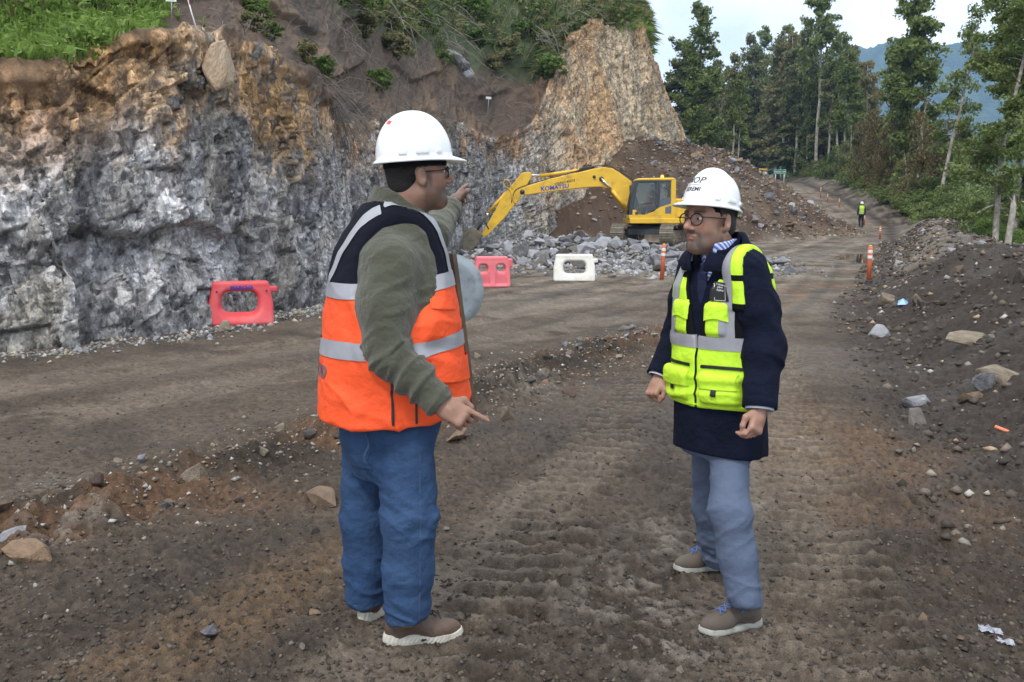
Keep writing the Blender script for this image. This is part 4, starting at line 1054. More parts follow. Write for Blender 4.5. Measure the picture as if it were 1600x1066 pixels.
# the rest of the gravel: one mass, far too many to count
def gravel(X, Y, Z, S, seed):
    r = np.random.default_rng(seed); n = len(X)
    oct_ = np.array([[1, 0, 0], [-1, 0, 0], [0, 1, 0], [0, -1, 0], [0, 0, 1], [0, 0, -1]], float)
    v = oct_[None] * (.55 + .6 * r.random((n, 6, 1))) + r.normal(size=(n, 6, 3)) * .16
    a = r.random(n) * 6.283; c_, s_2 = np.cos(a), np.sin(a)
    x = v[..., 0] * c_[:, None] - v[..., 1] * s_2[:, None]; y = v[..., 0] * s_2[:, None] + v[..., 1] * c_[:, None]
    v = np.stack([x, y, v[..., 2] * .7], -1) * S[:, None, None] + np.stack([X, Y, Z + S * .12], 1)[:, None]
    f = np.array([[0, 2, 4], [2, 1, 4], [1, 3, 4], [3, 0, 4], [2, 0, 5], [1, 2, 5], [3, 1, 5], [0, 3, 5]])
    F = (np.arange(n)[:, None, None] * 6 + f[None]).reshape(-1, 3)
    return v.reshape(-1, 3), F
gr = np.random.default_rng(91)
def gravel_obj(name, X, Y, S, label, palette, seed, Z=None):
    Z = np.array([drop(x, y) for x, y in zip(X, Y)]) if Z is None else Z
    v, f = gravel(X, Y, Z, S, seed); me = to_mesh(name, v, f, smooth=False)
    pal = np.array(palette)[gr.integers(0, len(palette), len(X))] * (.6 + .8 * gr.random((len(X), 1)))
    point_color(me, np.repeat(pal, 6, 0))
    tag(obj(name, me, M_gravel), label, 'gravel', kind='stuff')
M_gravel = attr_mat('gravel_stone', rough=.85, grain=(18, .3), fine=(80, .3), bump=.4, bdist=.01)
PALE = [(.33, .31, .28), (.22, .2, .17), (.30, .22, .14), (.14, .11, .085), (.34, .33, .31), (.10, .085, .07), (.12, .09, .07), (.17, .13, .10)]
MUDP = [(.085, .068, .054), (.064, .052, .042), (.11, .09, .072), (.075, .06, .048), (.055, .044, .036), (.048, .039, .032), (.06, .05, .04), (.10, .08, .06)]
n = 5200; t_ = gr.random(n) ** .8; b_ = WR_A[None] + (WR_B - WR_A)[None] * t_[:, None]
X = b_[:, 0] + gr.normal(size=n) * .4; Y = b_[:, 1] + gr.normal(size=n) * .3
gravel_obj('windrow_gravel', X, Y, .006 + .022 * gr.random(n) ** 3, 'gravel and chips strewn along the stone windrow', PALE, 1)
n = 15000; px = gr.uniform(-100, 1700, n); py = 560 + 530 * gr.random(n) ** .75
g_ = np.array([G(a, b) for a, b in zip(px, py)]); X, Y = g_[:, 0], g_[:, 1]
gravel_obj('earth_crumbs', X, Y, .003 + .014 * gr.random(n) ** 2.4, 'crumbs of earth and grit on the churned muddy ground', MUDP, 2)
n = 7500; Y = 4 + 46 * gr.random(n) ** 1.4; X = np.interp(Y, XR_Y, XR_X) - .5 + 4.6 * gr.random(n)
gravel_obj('berm_gravel', X, Y, (.008 + .035 * gr.random(n) ** 2.4) * (1 + Y / 16), 'gravel and broken stone covering the earth berm', MUDP + MUDP + PALE[:4], 3)
n = 6000; k = gr.integers(0, len(HEAP) - 1, n); t_ = gr.random(n)[:, None]; H_ = np.array(HEAP); a_ = H_[k] * (1 - t_) + H_[k + 1] * t_
X = a_[:, 0] + gr.normal(size=n) * 1.0; Y = a_[:, 1] - np.abs(gr.normal(size=n)) * 4.2 + .8; m = Y > 22.6; X, Y = X[m], Y[m]
gravel_obj('heap_rubble', X, Y, .03 + .13 * gr.random(len(X)) ** 2.2, 'small grey rubble between the rocks of the heap', [(.28, .28, .29), (.2, .2, .21), (.36, .36, .38), (.13, .125, .12), (.24, .22, .19)], 4)
n = 7000; k = gr.integers(0, len(EARTH) - 1, n); t_ = gr.random(n)[:, None]; H_ = np.array(EARTH); a_ = H_[k] * (1 - t_) + H_[k + 1] * t_
an = gr.uniform(-2.6, -.3, n); L_ = a_[:, 2] / .62 * (1 - gr.random(n) ** 1.5 * .98); X = a_[:, 0] + np.cos(an) * L_; Y = a_[:, 1] + np.sin(an) * L_
gravel_obj('talus_gravel', X, Y, .04 + .14 * gr.random(n) ** 3, 'loose stone and gravel on the brown earth slope', [(.14, .09, .06), (.24, .18, .12), (.30, .27, .22), (.10, .065, .045), (.2, .13, .08)], 5)
# chips along the foot of the cut
f_ = CPg[8]; m = (f_[:, 1] > 6) & (f_[:, 1] < 48); f_ = f_[m]; k = gr.integers(0, len(f_), 6000)
X = f_[k, 0] + np.abs(gr.normal(size=6000)) * .34 + .05; Y = f_[k, 1] - np.abs(gr.normal(size=6000)) * .36
gravel_obj('cut_rubble', X, Y, (.012 + .05 * gr.random(6000) ** 2.6) * np.clip(Y / 12, .8, 2.5), 'rock chips fallen along the foot of the grey cut', [(.26, .26, .265), (.34, .33, .32), (.16, .155, .15), (.10, .09, .08), (.3, .26, .2)], 6)
for i in range(60):
    k = rr_.randrange(len(f_)); s = .05 + .09 * rr_.random() ** 2
    stone('fallen_stone', rr_.choice(['grey', 'grey', 'tan']), f_[k, 0] + .1 + abs(rr_.gauss(0, .35)), f_[k, 1] - abs(rr_.gauss(0, .35)), s * max(1, f_[k, 1] / 14), 'stone fallen at the foot of the grey rock cut', 'stone', 'stones at the foot of the cut', sink=.25)

# ================================================================== plastic barriers
def barrier(kind, base, yaw, Lb, Hb, mat, label, roll=0.0):
    hl, D0, D1 = Lb / 2, .21, .085
    def f(p):
        z = p[:, 2] / Hb; hw = D0 + (D1 - D0) * np.clip(z * 1.15, 0, 1) ** .8
        end = hl * (1 - .10 * sstep(.45, 1.0, z)) - .02
        q = np.stack([np.abs(p[:, 0]) - end, np.abs(p[:, 1]) - hw, np.abs(p[:, 2] - Hb / 2) - Hb / 2], 1) + .055
        d = np.linalg.norm(np.maximum(q, 0), axis=1) + np.minimum(q.max(1), 0) - .055
        x_, y_, z_ = p[:, 0], p[:, 1], p[:, 2]
        if kind == 'oval':
            h = np.sqrt(((x_ + .03) / .27) ** 2 + ((z_ - Hb * .53) / .155) ** 2 + 0) - 1
            q2 = np.stack([np.abs(x_ + .02) - .25, np.abs(z_ - Hb * .53) - .15], 1) + .12
            hole = np.linalg.norm(np.maximum(q2, 0), axis=1) + np.minimum(q2.max(1), 0) - .12
            hole = hole - .10 * np.clip(np.abs(y_) / D0, 0, 1) ** 1.5
            d = smax(d, -hole, .05)
            d = smax(d, -(np.hypot(x_ + hl + .055, y_) - .085), .02)       # hollow at the coupling end
            d = np.minimum(d, sd_box(p, (hl - .02, 0, Hb * .80), (.07, .06, .045), .02))
        elif kind == 'twin':
            for sx in (-1, 1):
                q2 = np.stack([np.abs(x_ - sx * .2) - .085, np.abs(z_ - Hb * .62) - .075], 1) + .06
                hole = np.linalg.norm(np.maximum(q2, 0), axis=1) + np.minimum(q2.max(1), 0) - .06
                d = smax(d, -(hole - .05 * np.clip(np.abs(y_) / D0, 0, 1)), .03)
                d = smax(d, -sd_box(p, (sx * .2, -D0 * .85, Hb * .30), (.13, .055, .14), .03), .03)
            d = np.minimum(d, sd_box(p, (hl - .0, 0, Hb * .78), (.05, .05, .10), .02))
        else:
            q2 = np.stack([np.abs(x_ - .01) - .27, np.abs(z_ - Hb * .52) - .155], 1) + .11
            hole = np.linalg.norm(np.maximum(q2, 0), axis=1) + np.minimum(q2.max(1), 0) - .11
            d = smax(d, -(hole - .05 * np.clip(np.abs(y_) / D0, 0, 1) ** 1.5), .04)
            d = smax(d, -(np.hypot(x_ + hl + .06, y_) - .09), .02)
            d = np.minimum(d, sd_box(p, (hl - .02, 0, Hb * .76), (.07, .06, .05), .02))
        return d
    V_, Q_ = sdf_mesh(f, (-hl - .15, -.3, -.05), (hl + .15, .3, Hb + .06), .0125, margin=2.6)
    V_ = relax(V_, Q_, 2, .4)
    e = empty('road_barrier', tuple(base), label, 'barrier', rot=(roll, 0, yaw))
    mobj('body', V_, Q_, mat, e)
    return e, V_, Q_
M_red = plain('barrier_red_plastic', (.70, .075, .085), rough=.48, var=.18, scale=3, dirt=(.45, .22, .2), dscale=3.2, damt=.55, bump=.15, bscale=60)
M_pink = plain('barrier_faded_red', (.78, .17, .20), rough=.5, var=.12, scale=3, dirt=(.42, .25, .22), dscale=4, damt=.5, bump=.15, bscale=60)
M_whitep = plain('barrier_white_plastic', (.80, .79, .72), rough=.5, var=.06, scale=3, dirt=(.30, .26, .2), dscale=3.4, damt=.5, bump=.1, bscale=60)
M_blue = plain('print_blue', (.03, .07, .42), rough=.6)
M_black = plain('black_rubber', (.02, .02, .022), rough=.6)
b0 = G(378, 505); b0[2] = drop(b0[0], b0[1]) - .02
e, V_, Q_ = barrier('oval', b0, .30, .94, .64, M_red, 'weathered red plastic road barrier with one oval opening below the grey cut')
tv, tf = text_mesh('MARCHA', .075, bold=.0035); tv, tf = wrap(tv * np.array([1.05, 1, 1]), tf, (.02, -.12, .545), (1, 0, 0), (0, 0, 1), bvh_of(V_, Q_), .004)
mobj('lettering', tv, tf, M_blue, e, smooth=False)
for sx in (-.33, .36):
    tvv, tff = tube([(sx, -.06, .50), (sx, -.155, .50)], .012, 8); mobj('plug', tvv, tff, M_black, e)
b0 = G(768, 447); b0[2] = drop(b0[0], b0[1]) - .02
barrier('twin', b0, .20, .86, .70, M_pink, 'faded pink-red plastic barrier with two small openings near the rubble', roll=.02)
b0 = G(897, 438); b0[2] = drop(b0[0], b0[1]) - .02
barrier('wide', b0, -.04, 1.06, .67, M_whitep, 'cream-white plastic barrier with one wide opening before the grey rubble heap')

# ================================================================== delineator posts
M_orange = plain('post_orange', (.72, .17, .075), rough=.5, var=.12, scale=5, dirt=(.3, .2, .14), dscale=6, damt=.5)
M_refl = plain('reflective_white', (.78, .78, .76), rough=.35, var=.05)
M_cap = plain('post_cap', (.80, .36, .05), rough=.5)
M_wood = plain('wood_brown', (.13, .085, .055), rough=.85, var=.35, scale=7, bump=.4, bscale=40)
def post(x, y, h, label, group=None, base=True, z=None, sink=0.0, tilt=(0, 0)):
    z = drop(x, y) if z is None else z
    e = empty('delineator_post', (x, y, z - sink), label, 'post', group, rot=(tilt[0], tilt[1], 0))
    rad_ = .052
    mobj('tube', *tube([(0, 0, 0), (0, 0, h * .93), (0, 0, h * .95)], [rad_, rad_, rad_ * .85], 14), M_orange, e)
    mobj('cap', *tube([(0, 0, h * .95), (0, 0, h * .985), (0, 0, h)], [rad_ * .8, rad_ * .75, rad_ * .4], 14), M_cap, e)
    for z0 in (.66, .80):
        mobj('reflective_band', *tube([(0, 0, h * z0), (0, 0, h * (z0 + .075))], rad_ * 1.03, 14, cap=False), M_refl, e)
    if base: mobj('base', *join([box((0, 0, .02), (.34, .26, .05)), tube([(0, 0, .04), (0, 0, .09)], [.09, .065], 14)]), M_black, e)
    return e
p = G(1357, 444); post(p[0], p[1], .90, 'orange delineator post with square base by the gravel berm')
p = G(1034, 438); post(p[0], p[1], .88, 'orange delineator post in front of the excavator track and rubble', base=False, tilt=(0, .04))
for px, py, Y, h, lab in ((1376, 351, 52, .8, 'short orange delineator post on the gravel crest past the puddle'), (1351, 335, 67, .85, 'orange delineator post right beside the walking worker'),
    (1311, 325, 83, .9, 'orange delineator post before the bright green bushes'), (1293, 310, 88, .9, 'small orange delineator post on the far shoulder, middle of three'), (1282, 309, 92, 1.25, 'tall orange delineator post on the far shoulder below the wood'),
    (1256, 326, 84, .8, 'orange delineator post at the toe of the earth slope by the road'), (1240, 318, 88, .8, 'orange delineator post where the earth slope meets the upper road')):
    q = P(px, py, Y); z = min(q[2], drop(q[0], q[1]) + .6); post(q[0], q[1], h, lab, z=drop(q[0], q[1]) - .05, base=False)

# ================================================================== green road sign far up the road
M_sign = plain('sign_green', (.01, .22, .13), rough=.4); M_white = plain('paint_white', (.8, .8, .8), rough=.5); M_galv = plain('galvanised', (.45, .45, .45), rough=.45, metal=.3)
sp_ = P(1218, 289, 121); zs_ = drop(sp_[0], sp_[1])
e = empty('road_sign', (sp_[0], sp_[1], zs_), 'green direction sign on two white posts at the top of the road', 'sign', rot=(0, 0, -.05))
h_ = P(1218, 268.5, 121)[2] - zs_
for sx in (-.56, .56): mobj('post', *tube([(sx, .06, -.2), (sx, .06, h_ + .3)], .05, 8), M_white, e)
bevel_obj(mobj('panel', *box((0, 0, h_), (1.62, .04, .56)), M_sign, e, smooth=False), .01)
br = join([box((0, -.024, h_ + .25), (1.52, .006, .025)), box((0, -.024, h_ - .25), (1.52, .006, .025)), box((-.76, -.024, h_), (.025, .006, .52)), box((.76, -.024, h_), (.025, .006, .52))])
mobj('border', *br, M_white, e, smooth=False)
tv, tf = text_mesh('Kilometro 1,200', .24, bold=.004); tv = np.stack([tv[:, 0] * .88, np.full(len(tv), -.026), tv[:, 1] + h_], 1); mobj('lettering', tv, tf, M_white, e, smooth=False)

# ================================================================== survey stakes on the slope
for (px, py, hgt, board, lab) in ((268, 30, .30, True, 'white marker board on a stake above the grass of the grey cut'), (307, 45, .42, False, 'thin white survey stake beside the perched boulder'), (762, 180, .9, True, 'small white marker on a stake in the middle of the bare slope')):
    q, _ = on_cliff(px, py)
    e = empty('survey_stake', tuple(q), lab, 'stake', rot=(.05, .06 if board else -.25, 0))
    k = hgt / .3
    mobj('stick', *tube([(0, 0, -.1), (.0, 0, hgt * .55), (.008, 0, hgt)], .008 * k ** .5, 6), M_white if not board else M_galv, e)
    if board:
        w_ = .17 * k ** .5
        mobj('board', *box((0, -.012, hgt), (w_, .012, w_ * .42)), M_white, e, smooth=False)
        if hgt < .5:
            tv, tf = text_mesh('1.500', w_ * .3); mobj('lettering', np.stack([tv[:, 0], np.full(len(tv), -.0195), tv[:, 1] + hgt], 1), tf, plain('marker_ink', (.25, .05, .12), .6), e, smooth=False)
    else:
        mobj('tip', *tube([(.006, 0, hgt * .8), (.009, 0, hgt * 1.02)], .0095, 6), M_orange, e)
# litter
q = G(1578, 572, .55); lt = tag(mobj('plastic_shard', *box((0, 0, 0), (.13, .035, .012)), M_orange, smooth=False, loc=(q[0], q[1], drop(q[0], q[1]) + .02)), 'small orange plastic shard lying on the dark berm', 'shard'); lt.rotation_euler = (.2, .3, -.6)
bevel_obj(lt, .004)
q = G(1412, 465, .3); lt = tag(mobj('plastic_scrap', np.array([(-.09, 0, 0), (.02, -.05, .01), (.1, .0, .03), (.03, .06, .08), (-.06, .05, .06), (0, .02, .1)]), [(0, 1, 5), (1, 2, 5), (2, 3, 5), (3, 4, 5), (4, 0, 5)], plain('blue_plastic', (.16, .36, .72), .35), smooth=False, loc=(q[0], q[1], drop(q[0], q[1]) + .01)), 'crumpled light blue plastic scrap on the gravel berm', 'scrap')

M_foil = plain('wrapper_foil', (.42, .43, .48), rough=.3, metal=.35, var=.3, scale=25, dirt=(.05, .05, .12), dscale=18, damt=.8)
for px, py, s, lab in ((1548, 985, .036, 'crumpled silver wrapper pressed into the mud'), (1570, 1012, .024, 'small torn piece of wrapper beside the crumpled silver one')):
    q = G(px, py); r9 = np.random.default_rng(px); n9 = 7
    gx9, gy9 = np.meshgrid(np.linspace(-1, 1, n9), np.linspace(-.7, .7, n9)); v9 = np.stack([gx9.ravel() + .15 * r9.normal(size=n9 * n9), gy9.ravel() + .12 * r9.normal(size=n9 * n9), .35 * np.abs(r9.normal(size=n9 * n9)) + .1], 1) * s
    f9 = [(i * n9 + j, i * n9 + j + 1, (i + 1) * n9 + j + 1, (i + 1) * n9 + j) for i in range(n9 - 1) for j in range(n9 - 1)]
    o9 = tag(mobj('wrapper', v9, f9, M_foil, smooth=False, loc=(q[0], q[1], drop(q[0], q[1]))), lab, 'wrapper'); o9.rotation_euler = (0, 0, -.6)
# ================================================================== excavator
M_yel = plain('machine_yellow', (.80, .49, .03), rough=.42, var=.08, scale=2, dirt=(.22, .15, .08), dscale=2.6, damt=.6, coat=.15)
M_dgrey = plain('machine_grey', (.045, .05, .06), rough=.5, var=.1)
M_track = plain('track_steel', (.24, .21, .165), rough=.75, var=.35, scale=6, dirt=(.12, .09, .06), dscale=5, damt=.7)
M_mudst = plain('muddy_steel', (.30, .25, .18), rough=.85, var=.3, scale=3, dirt=(.10, .08, .06), dscale=2, damt=.7)
M_chrome = plain('chrome_rod', (.7, .7, .72), rough=.18, metal=1)
M_hose = plain('hose_black', (.02, .02, .02), rough=.5)
def glass_mat(name, tint=(.55, .62, .62), fac=.9):
    m, t, b = nodes(name); N = t.nodes.new; K = t.links.new
    gl_ = N('ShaderNodeBsdfGlossy'); gl_.inputs['Roughness'].default_value = .03; tr = N('ShaderNodeBsdfTransparent'); tr.inputs['Color'].default_value = (*tint, 1)
    fr = N('ShaderNodeFresnel'); fr.inputs['IOR'].default_value = 1.5
    ad = N('ShaderNodeMath'); ad.operation = 'MULTIPLY_ADD'; ad.inputs[1].default_value = fac; ad.inputs[2].default_value = .02; K(fr.outputs[0], ad.inputs[0])
    mx = N('ShaderNodeMixShader'); K(ad.outputs[0], mx.inputs[0]); K(tr.outputs[0], mx.inputs[1]); K(gl_.outputs[0], mx.inputs[2])
    K(mx.outputs[0], t.nodes['Material Output'].inputs['Surface']); return m
M_glass = glass_mat('cab_glass', (.80, .85, .84), .8)
EX = np.array([P(1018, 380, 42)[0], 42.0, 0.0]); EX[2] = .34
ex = empty('excavator', tuple(EX), 'yellow tracked excavator with raised boom working at the grey rubble heap', 'excavator', rot=(0, 0, math.pi))
def ep(px, py): return ((1018 - px) * .03, (340 - py) * .03 + HC - EX[2])
def eprism(name, pix, y0, y1, mat, parent=ex, bev=.03):
    poly = [ep(*q) for q in pix]
    a_ = sum(poly[i][0] * poly[(i + 1) % len(poly)][1] - poly[(i + 1) % len(poly)][0] * poly[i][1] for i in range(len(poly)))
    if a_ < 0: poly = poly[::-1]
    o = mobj(name, *prism(poly, y0, y1), mat, parent, smooth=False)
    bm = bmesh.new(); bm.from_mesh(o.data); bmesh.ops.recalc_face_normals(bm, faces=bm.faces); bm.to_mesh(o.data); bm.free()
    if bev: bevel_obj(o, bev, 2)
    return o
def etube(name, p0, p1, y, r0, mat, parent=ex, n=10):
    a_, b_ = ep(*p0), ep(*p1); return mobj(name, *tube([(a_[0], y, a_[1]), (b_[0], y, b_[1])], r0, n), mat, parent)
# --- undercarriage, slewed so the tracks point towards the camera
UY = math.radians(90 - 22)
uc = mobj('undercarriage', *join([box((0, 0, .62), (1.6, 1.9, .34)), box((.9, 0, .55), (.5, 2.1, .26)), box((-.9, 0, .55), (.5, 2.1, .26))]), M_dgrey, ex, smooth=False)
uc.rotation_euler = (0, 0, UY)
tl, tr_ = 2.05, .43
path_t = [(-tl + tr_ * 0, 0)]
def track_path(n):
    Ls = 2 * (tl - tr_); per = 2 * Ls + 2 * math.pi * tr_; out = []
    for i in range(n):
        s = i / n * per
        if s < Ls: out.append((-(tl - tr_) + s, 2 * tr_, 0.0))
        elif s < Ls + math.pi * tr_:
            a_ = (s - Ls) / tr_; out.append(((tl - tr_) + math.sin(a_) * tr_, tr_ + math.cos(a_) * tr_, a_))
        elif s < 2 * Ls + math.pi * tr_: out.append(((tl - tr_) - (s - Ls - math.pi * tr_), 0.0, math.pi))
        else:
            a_ = (s - 2 * Ls - math.pi * tr_) / tr_ + math.pi; out.append((-(tl - tr_) + math.sin(a_) * tr_, tr_ + math.cos(a_) * tr_, a_))
    return out
for sy in (-1.12, 1.12):
    tk = []
    for (x, z, a_) in track_path(46):
        for (dx, hh_, ww) in ((0, .035, .19), (-.06, .07, .022), (.06, .07, .022)):
            v, f = box((dx, 0, hh_ / 2 - .02), (ww, .60, hh_))
            c_, s_2 = math.cos(a_), math.sin(a_)
            v = np.stack([v[:, 0] * c_ + v[:, 2] * s_2 + x, v[:, 1] + sy, -v[:, 0] * s_2 + v[:, 2] * c_ + z], 1); tk.append((v, f))
    ch = mobj('track', *join(tk), M_track, ex, smooth=False); ch.rotation_euler = (0, 0, UY)
    fr = mobj('track_frame', *join([box((0, sy, .42), (2.7, .30, .38)), box((0, sy - .17, .30), (2.4, .06, .16)), box((0, sy + .17, .30), (2.4, .06, .16))]), M_mudst, ex, smooth=False); fr.rotation_euler = (0, 0, UY); bevel_obj(fr, .05)
    for sx in (-1, 1):
        w_ = mobj('drive_sprocket' if sx < 0 else 'idler_wheel', *join([tube([(sx * (tl - tr_), sy - .16, .43), (sx * (tl - tr_), sy + .16, .43)], .37, 22), tube([(sx * (tl - tr_), sy - .22, .43), (sx * (tl - tr_), sy + .22, .43)], .2, 16)]), M_mudst, ex); w_.rotation_euler = (0, 0, UY)
    for i in range(7):
        w_ = mobj('track_roller', *tube([(-1.2 + i * .4, sy - .2, .14), (-1.2 + i * .4, sy + .2, .14)], .12, 12), M_mudst, ex); w_.rotation_euler = (0, 0, UY)
mobj('turntable', *tube([(0, 0, .78), (0, 0, 1.04)], [.62, .62], 28), M_dgrey, ex)
# --- upper structure
eprism('deck', [(978, 349), (978, 341), (1105, 341), (1105, 349)], -1.25, 1.28, M_yel)
eprism('counterweight', [(1086, 341), (1086, 312), (1098, 309), (1108, 313), (1109, 338), (1104, 345)], -1.27, 1.27, M_yel, bev=.1)
eprism('engine_cover', [(1046, 341), (1046, 312), (1086, 312), (1086, 341)], -1.2, 1.24, M_yel, bev=.05)
pan = eprism('service_door', [(1049, 339), (1049, 317), (1083, 317), (1083, 339)], 1.24, 1.262, M_yel, bev=.008)
eprism('side_cover', [(985, 341), (985, 318), (1045, 314), (1045, 341)], -1.2, -.25, M_yel, bev=.05)
mobj('exhaust_pipe', *tube([(-1.5, -.5, ep(0, 312)[1]), (-1.5, -.5, ep(0, 300)[1])], .06, 10), M_dgrey, ex)
# --- cab: pixels along the near side
YC0, YC1 = .25, 1.26
cab = eprism('cab_floor', [(977, 342), (977, 336), (1046, 336), (1046, 342)], YC0, YC1, M_yel)
eprism('cab_roof', [(986, 285.5), (989, 282), (1043, 281), (1047, 285.5)], YC0 - .01, YC1 + .01, M_yel, bev=.05)
for y0, y1 in ((YC0, YC0 + .07), (YC1 - .07, YC1)):
    eprism('front_pillar', [(977, 336), (978, 320), (985, 285), (990, 285), (984.5, 319), (983, 336)], y0, y1, M_dgrey, bev=.01)
    eprism('door_pillar', [(1019, 330), (1019, 285), (1023, 285), (1023, 326)], y0, y1, M_dgrey, bev=.01)
    eprism('rear_pillar', [(1039, 341), (1039, 285), (1046.5, 285), (1046.5, 341)], y0 - .003, y1 + .003, M_yel, bev=.02)
    eprism('top_rail', [(985, 285), (984, 287.5), (1040, 287.5), (1040, 285)], y0 + .002, y1 - .002, M_dgrey, bev=.005)
lp = [(982, 337), (982, 328.5), (987, 328.5), (990, 335.5), (1002, 336), (1014, 331), (1022, 325), (1039, 319.5), (1039, 337)]
eprism('door_lower_panel', lp, YC1 - .06, YC1 + .004, M_yel, bev=.008)
eprism('window_sill_panel', [(1022, 325), (1022, 314), (1039.5, 309.5), (1039.5, 319.5)], YC1 - .06, YC1 + .001, plain('cab_trim_grey', (.10, .12, .15), .5), bev=.008)
eprism('side_vent', [(1031, 334), (1031, 325), (1040, 322.5), (1040, 334)], YC1 + .002, YC1 + .014, plain('vent_grey', (.12, .14, .17), .5), bev=.004)
eprism('lamp', [(986, 336), (986, 331.5), (990, 331.5), (990, 336)], YC1 + .004, YC1 + .02, M_dgrey, bev=.02)
eprism('door_pane', [(984, 328), (990, 288), (1019, 288), (1019, 326), (1002, 335.5), (990, 335)], YC1 - .045, YC1 - .035, M_glass, bev=0)
eprism('rear_side_pane', [(1023, 313), (1023, 287.5), (1039, 287.5), (1039, 309)], YC1 - .045, YC1 - .035, M_glass, bev=0)
eprism('far_side_pane', [(984, 330), (990, 288), (1039, 288), (1039, 330)], YC0 + .03, YC0 + .04, M_glass, bev=0)
ax_, az_ = ep(981.5, 332); bx_, bz_ = ep(988, 287)
mobj('windscreen', [(ax_, YC0 + .07, az_), (ax_, YC1 - .07, az_), (bx_, YC1 - .07, bz_), (bx_, YC0 + .07, bz_)], [(0, 1, 2, 3)], M_glass, ex, smooth=False)
gd = []
for i in range(5):                                           # guard bars before the windscreen
    y = YC0 + .12 + i * .19; gd.append(tube([(ax_ + .09, y, az_ - .1), (bx_ + .09, y, bz_)], .014, 6))
gd.append(box((ax_ + .1, (YC0 + YC1) / 2, az_ - .1), (.05, .95, .05))); mobj('front_guard', *join(gd), M_dgrey, ex)
mobj('mirror', *join([tube([(bx_ + .12, YC1 + .02, bz_ - .35), (bx_ + .3, YC1 + .1, bz_ - .2)], .012, 6), box((bx_ + .32, YC1 + .1, bz_ - .3), (.05, .16, .28))]), M_dgrey, ex, smooth=False)
seat = mobj('operator_seat', *join([box((.22, .75, 1.55), (.5, .5, .16)), box((-.02, .75, 1.95), (.14, .48, .75)), box((.55, .75, 1.45), (.12, .3, .35))]), M_dgrey, ex, smooth=False); bevel_obj(seat, .04)
mobj('rear_bulkhead', *box((ep(1041, 0)[0], .75, 2.1), (.04, .9, 1.5)), M_dgrey, ex, smooth=False)
bcn = mobj('beacon', *tube([(ep(1028, 0)[0], .8, ep(0, 281)[1]), (ep(1028, 0)[0], .8, ep(0, 277.5)[1]), (ep(1028, 0)[0], .8, ep(0, 276.5)[1])], [.075, .07, .04], 12), None, ex)
mb, tb_, bb = nodes('beacon_amber'); bb.inputs['Base Color'].default_value = (1, .25, .03, 1); bb.inputs['Emission Color'].default_value = (1, .33, .06, 1); bb.inputs['Emission Strength'].default_value = 1.6; bcn.data.materials.append(mb)
# --- boom, arm, bucket, rams (on the machine's centreline)
BO = -.12
boom = eprism('boom', [(815, 304), (816, 297), (824, 292), (860, 281), (905, 271), (928, 265.5), (942, 263.5), (955, 265.5), (966, 272), (987, 287), (1000, 330), (1001, 342), (991, 345), (984, 340), (972, 321), (960, 305), (950, 297), (937, 293.5), (918, 294), (887, 297.5), (850, 302), (822, 306)], BO - .28, BO + .28, M_yel, bev=.03)
tv, tf = text_mesh('KOMATSU', .32, bold=.010); c_ = ep(867, 295.3)
V2 = np.stack([-tv[:, 0] * .86 + c_[0], np.full(len(tv), BO + .285), tv[:, 1] * .84 + tv[:, 0] * .10 + c_[1] + .02], 1); mobj('lettering', V2, tf, M_blue, boom, smooth=False)
tv, tf = text_mesh('+56965145015', .185, bold=.003); c_ = ep(882, 286.5)
V2 = np.stack([-tv[:, 0] * .85 + c_[0], np.full(len(tv), BO + .285), tv[:, 1] * .9 + tv[:, 0] * .16 + c_[1]], 1); mobj('lettering', V2, tf, M_hose, boom, smooth=False)
for (a_, r0) in (((938, 281), .1), ((927, 278), .07)):
    q = ep(*a_); mobj('pivot_pin', *tube([(q[0], BO - .36, q[1]), (q[0], BO + .36, q[1])], r0, 12), M_dgrey, boom)
for sy in (-.36, .36):
    etube('boom_ram_barrel', (980, 330), (955, 299), BO + sy, .085, M_yel); etube('boom_ram_rod', (956, 300), (938, 281), BO + sy, .05, M_chrome)
etube('arm_ram_barrel', (907, 268), (845, 276.5), BO, .085, M_yel); etube('arm_ram_rod', (846, 276), (826, 275), BO, .05, M_chrome)
eprism('arm_ram_bracket', [(902, 273), (905, 265), (912, 263), (926, 262), (932, 266)], BO - .12, BO + .12, M_dgrey, bev=.01)
arm = eprism('arm', [(816, 272), (831, 271), (832, 277), (826, 287), (819, 300), (812, 312), (790, 340), (765, 366), (758, 370), (754, 366), (758, 358), (775, 330), (786, 308), (795, 297), (804, 287)], BO - .2, BO + .2, M_yel, bev=.025)
etube('bucket_ram_barrel', (793, 301), (765, 332), BO, .075, M_yel); etube('bucket_ram_rod', (766, 331), (758, 343), BO, .045, M_chrome)
q = ep(817, 301); mobj('pivot_pin', *tube([(q[0], BO - .34, q[1]), (q[0], BO + .34, q[1])], .11, 14), M_dgrey, arm)
for sy in (-.17, .17):
    etube('bucket_link', (758, 343), (747, 360), BO + sy, .05, M_dgrey); etube('bucket_link', (758, 343), (765, 358), BO + sy, .045, M_dgrey)
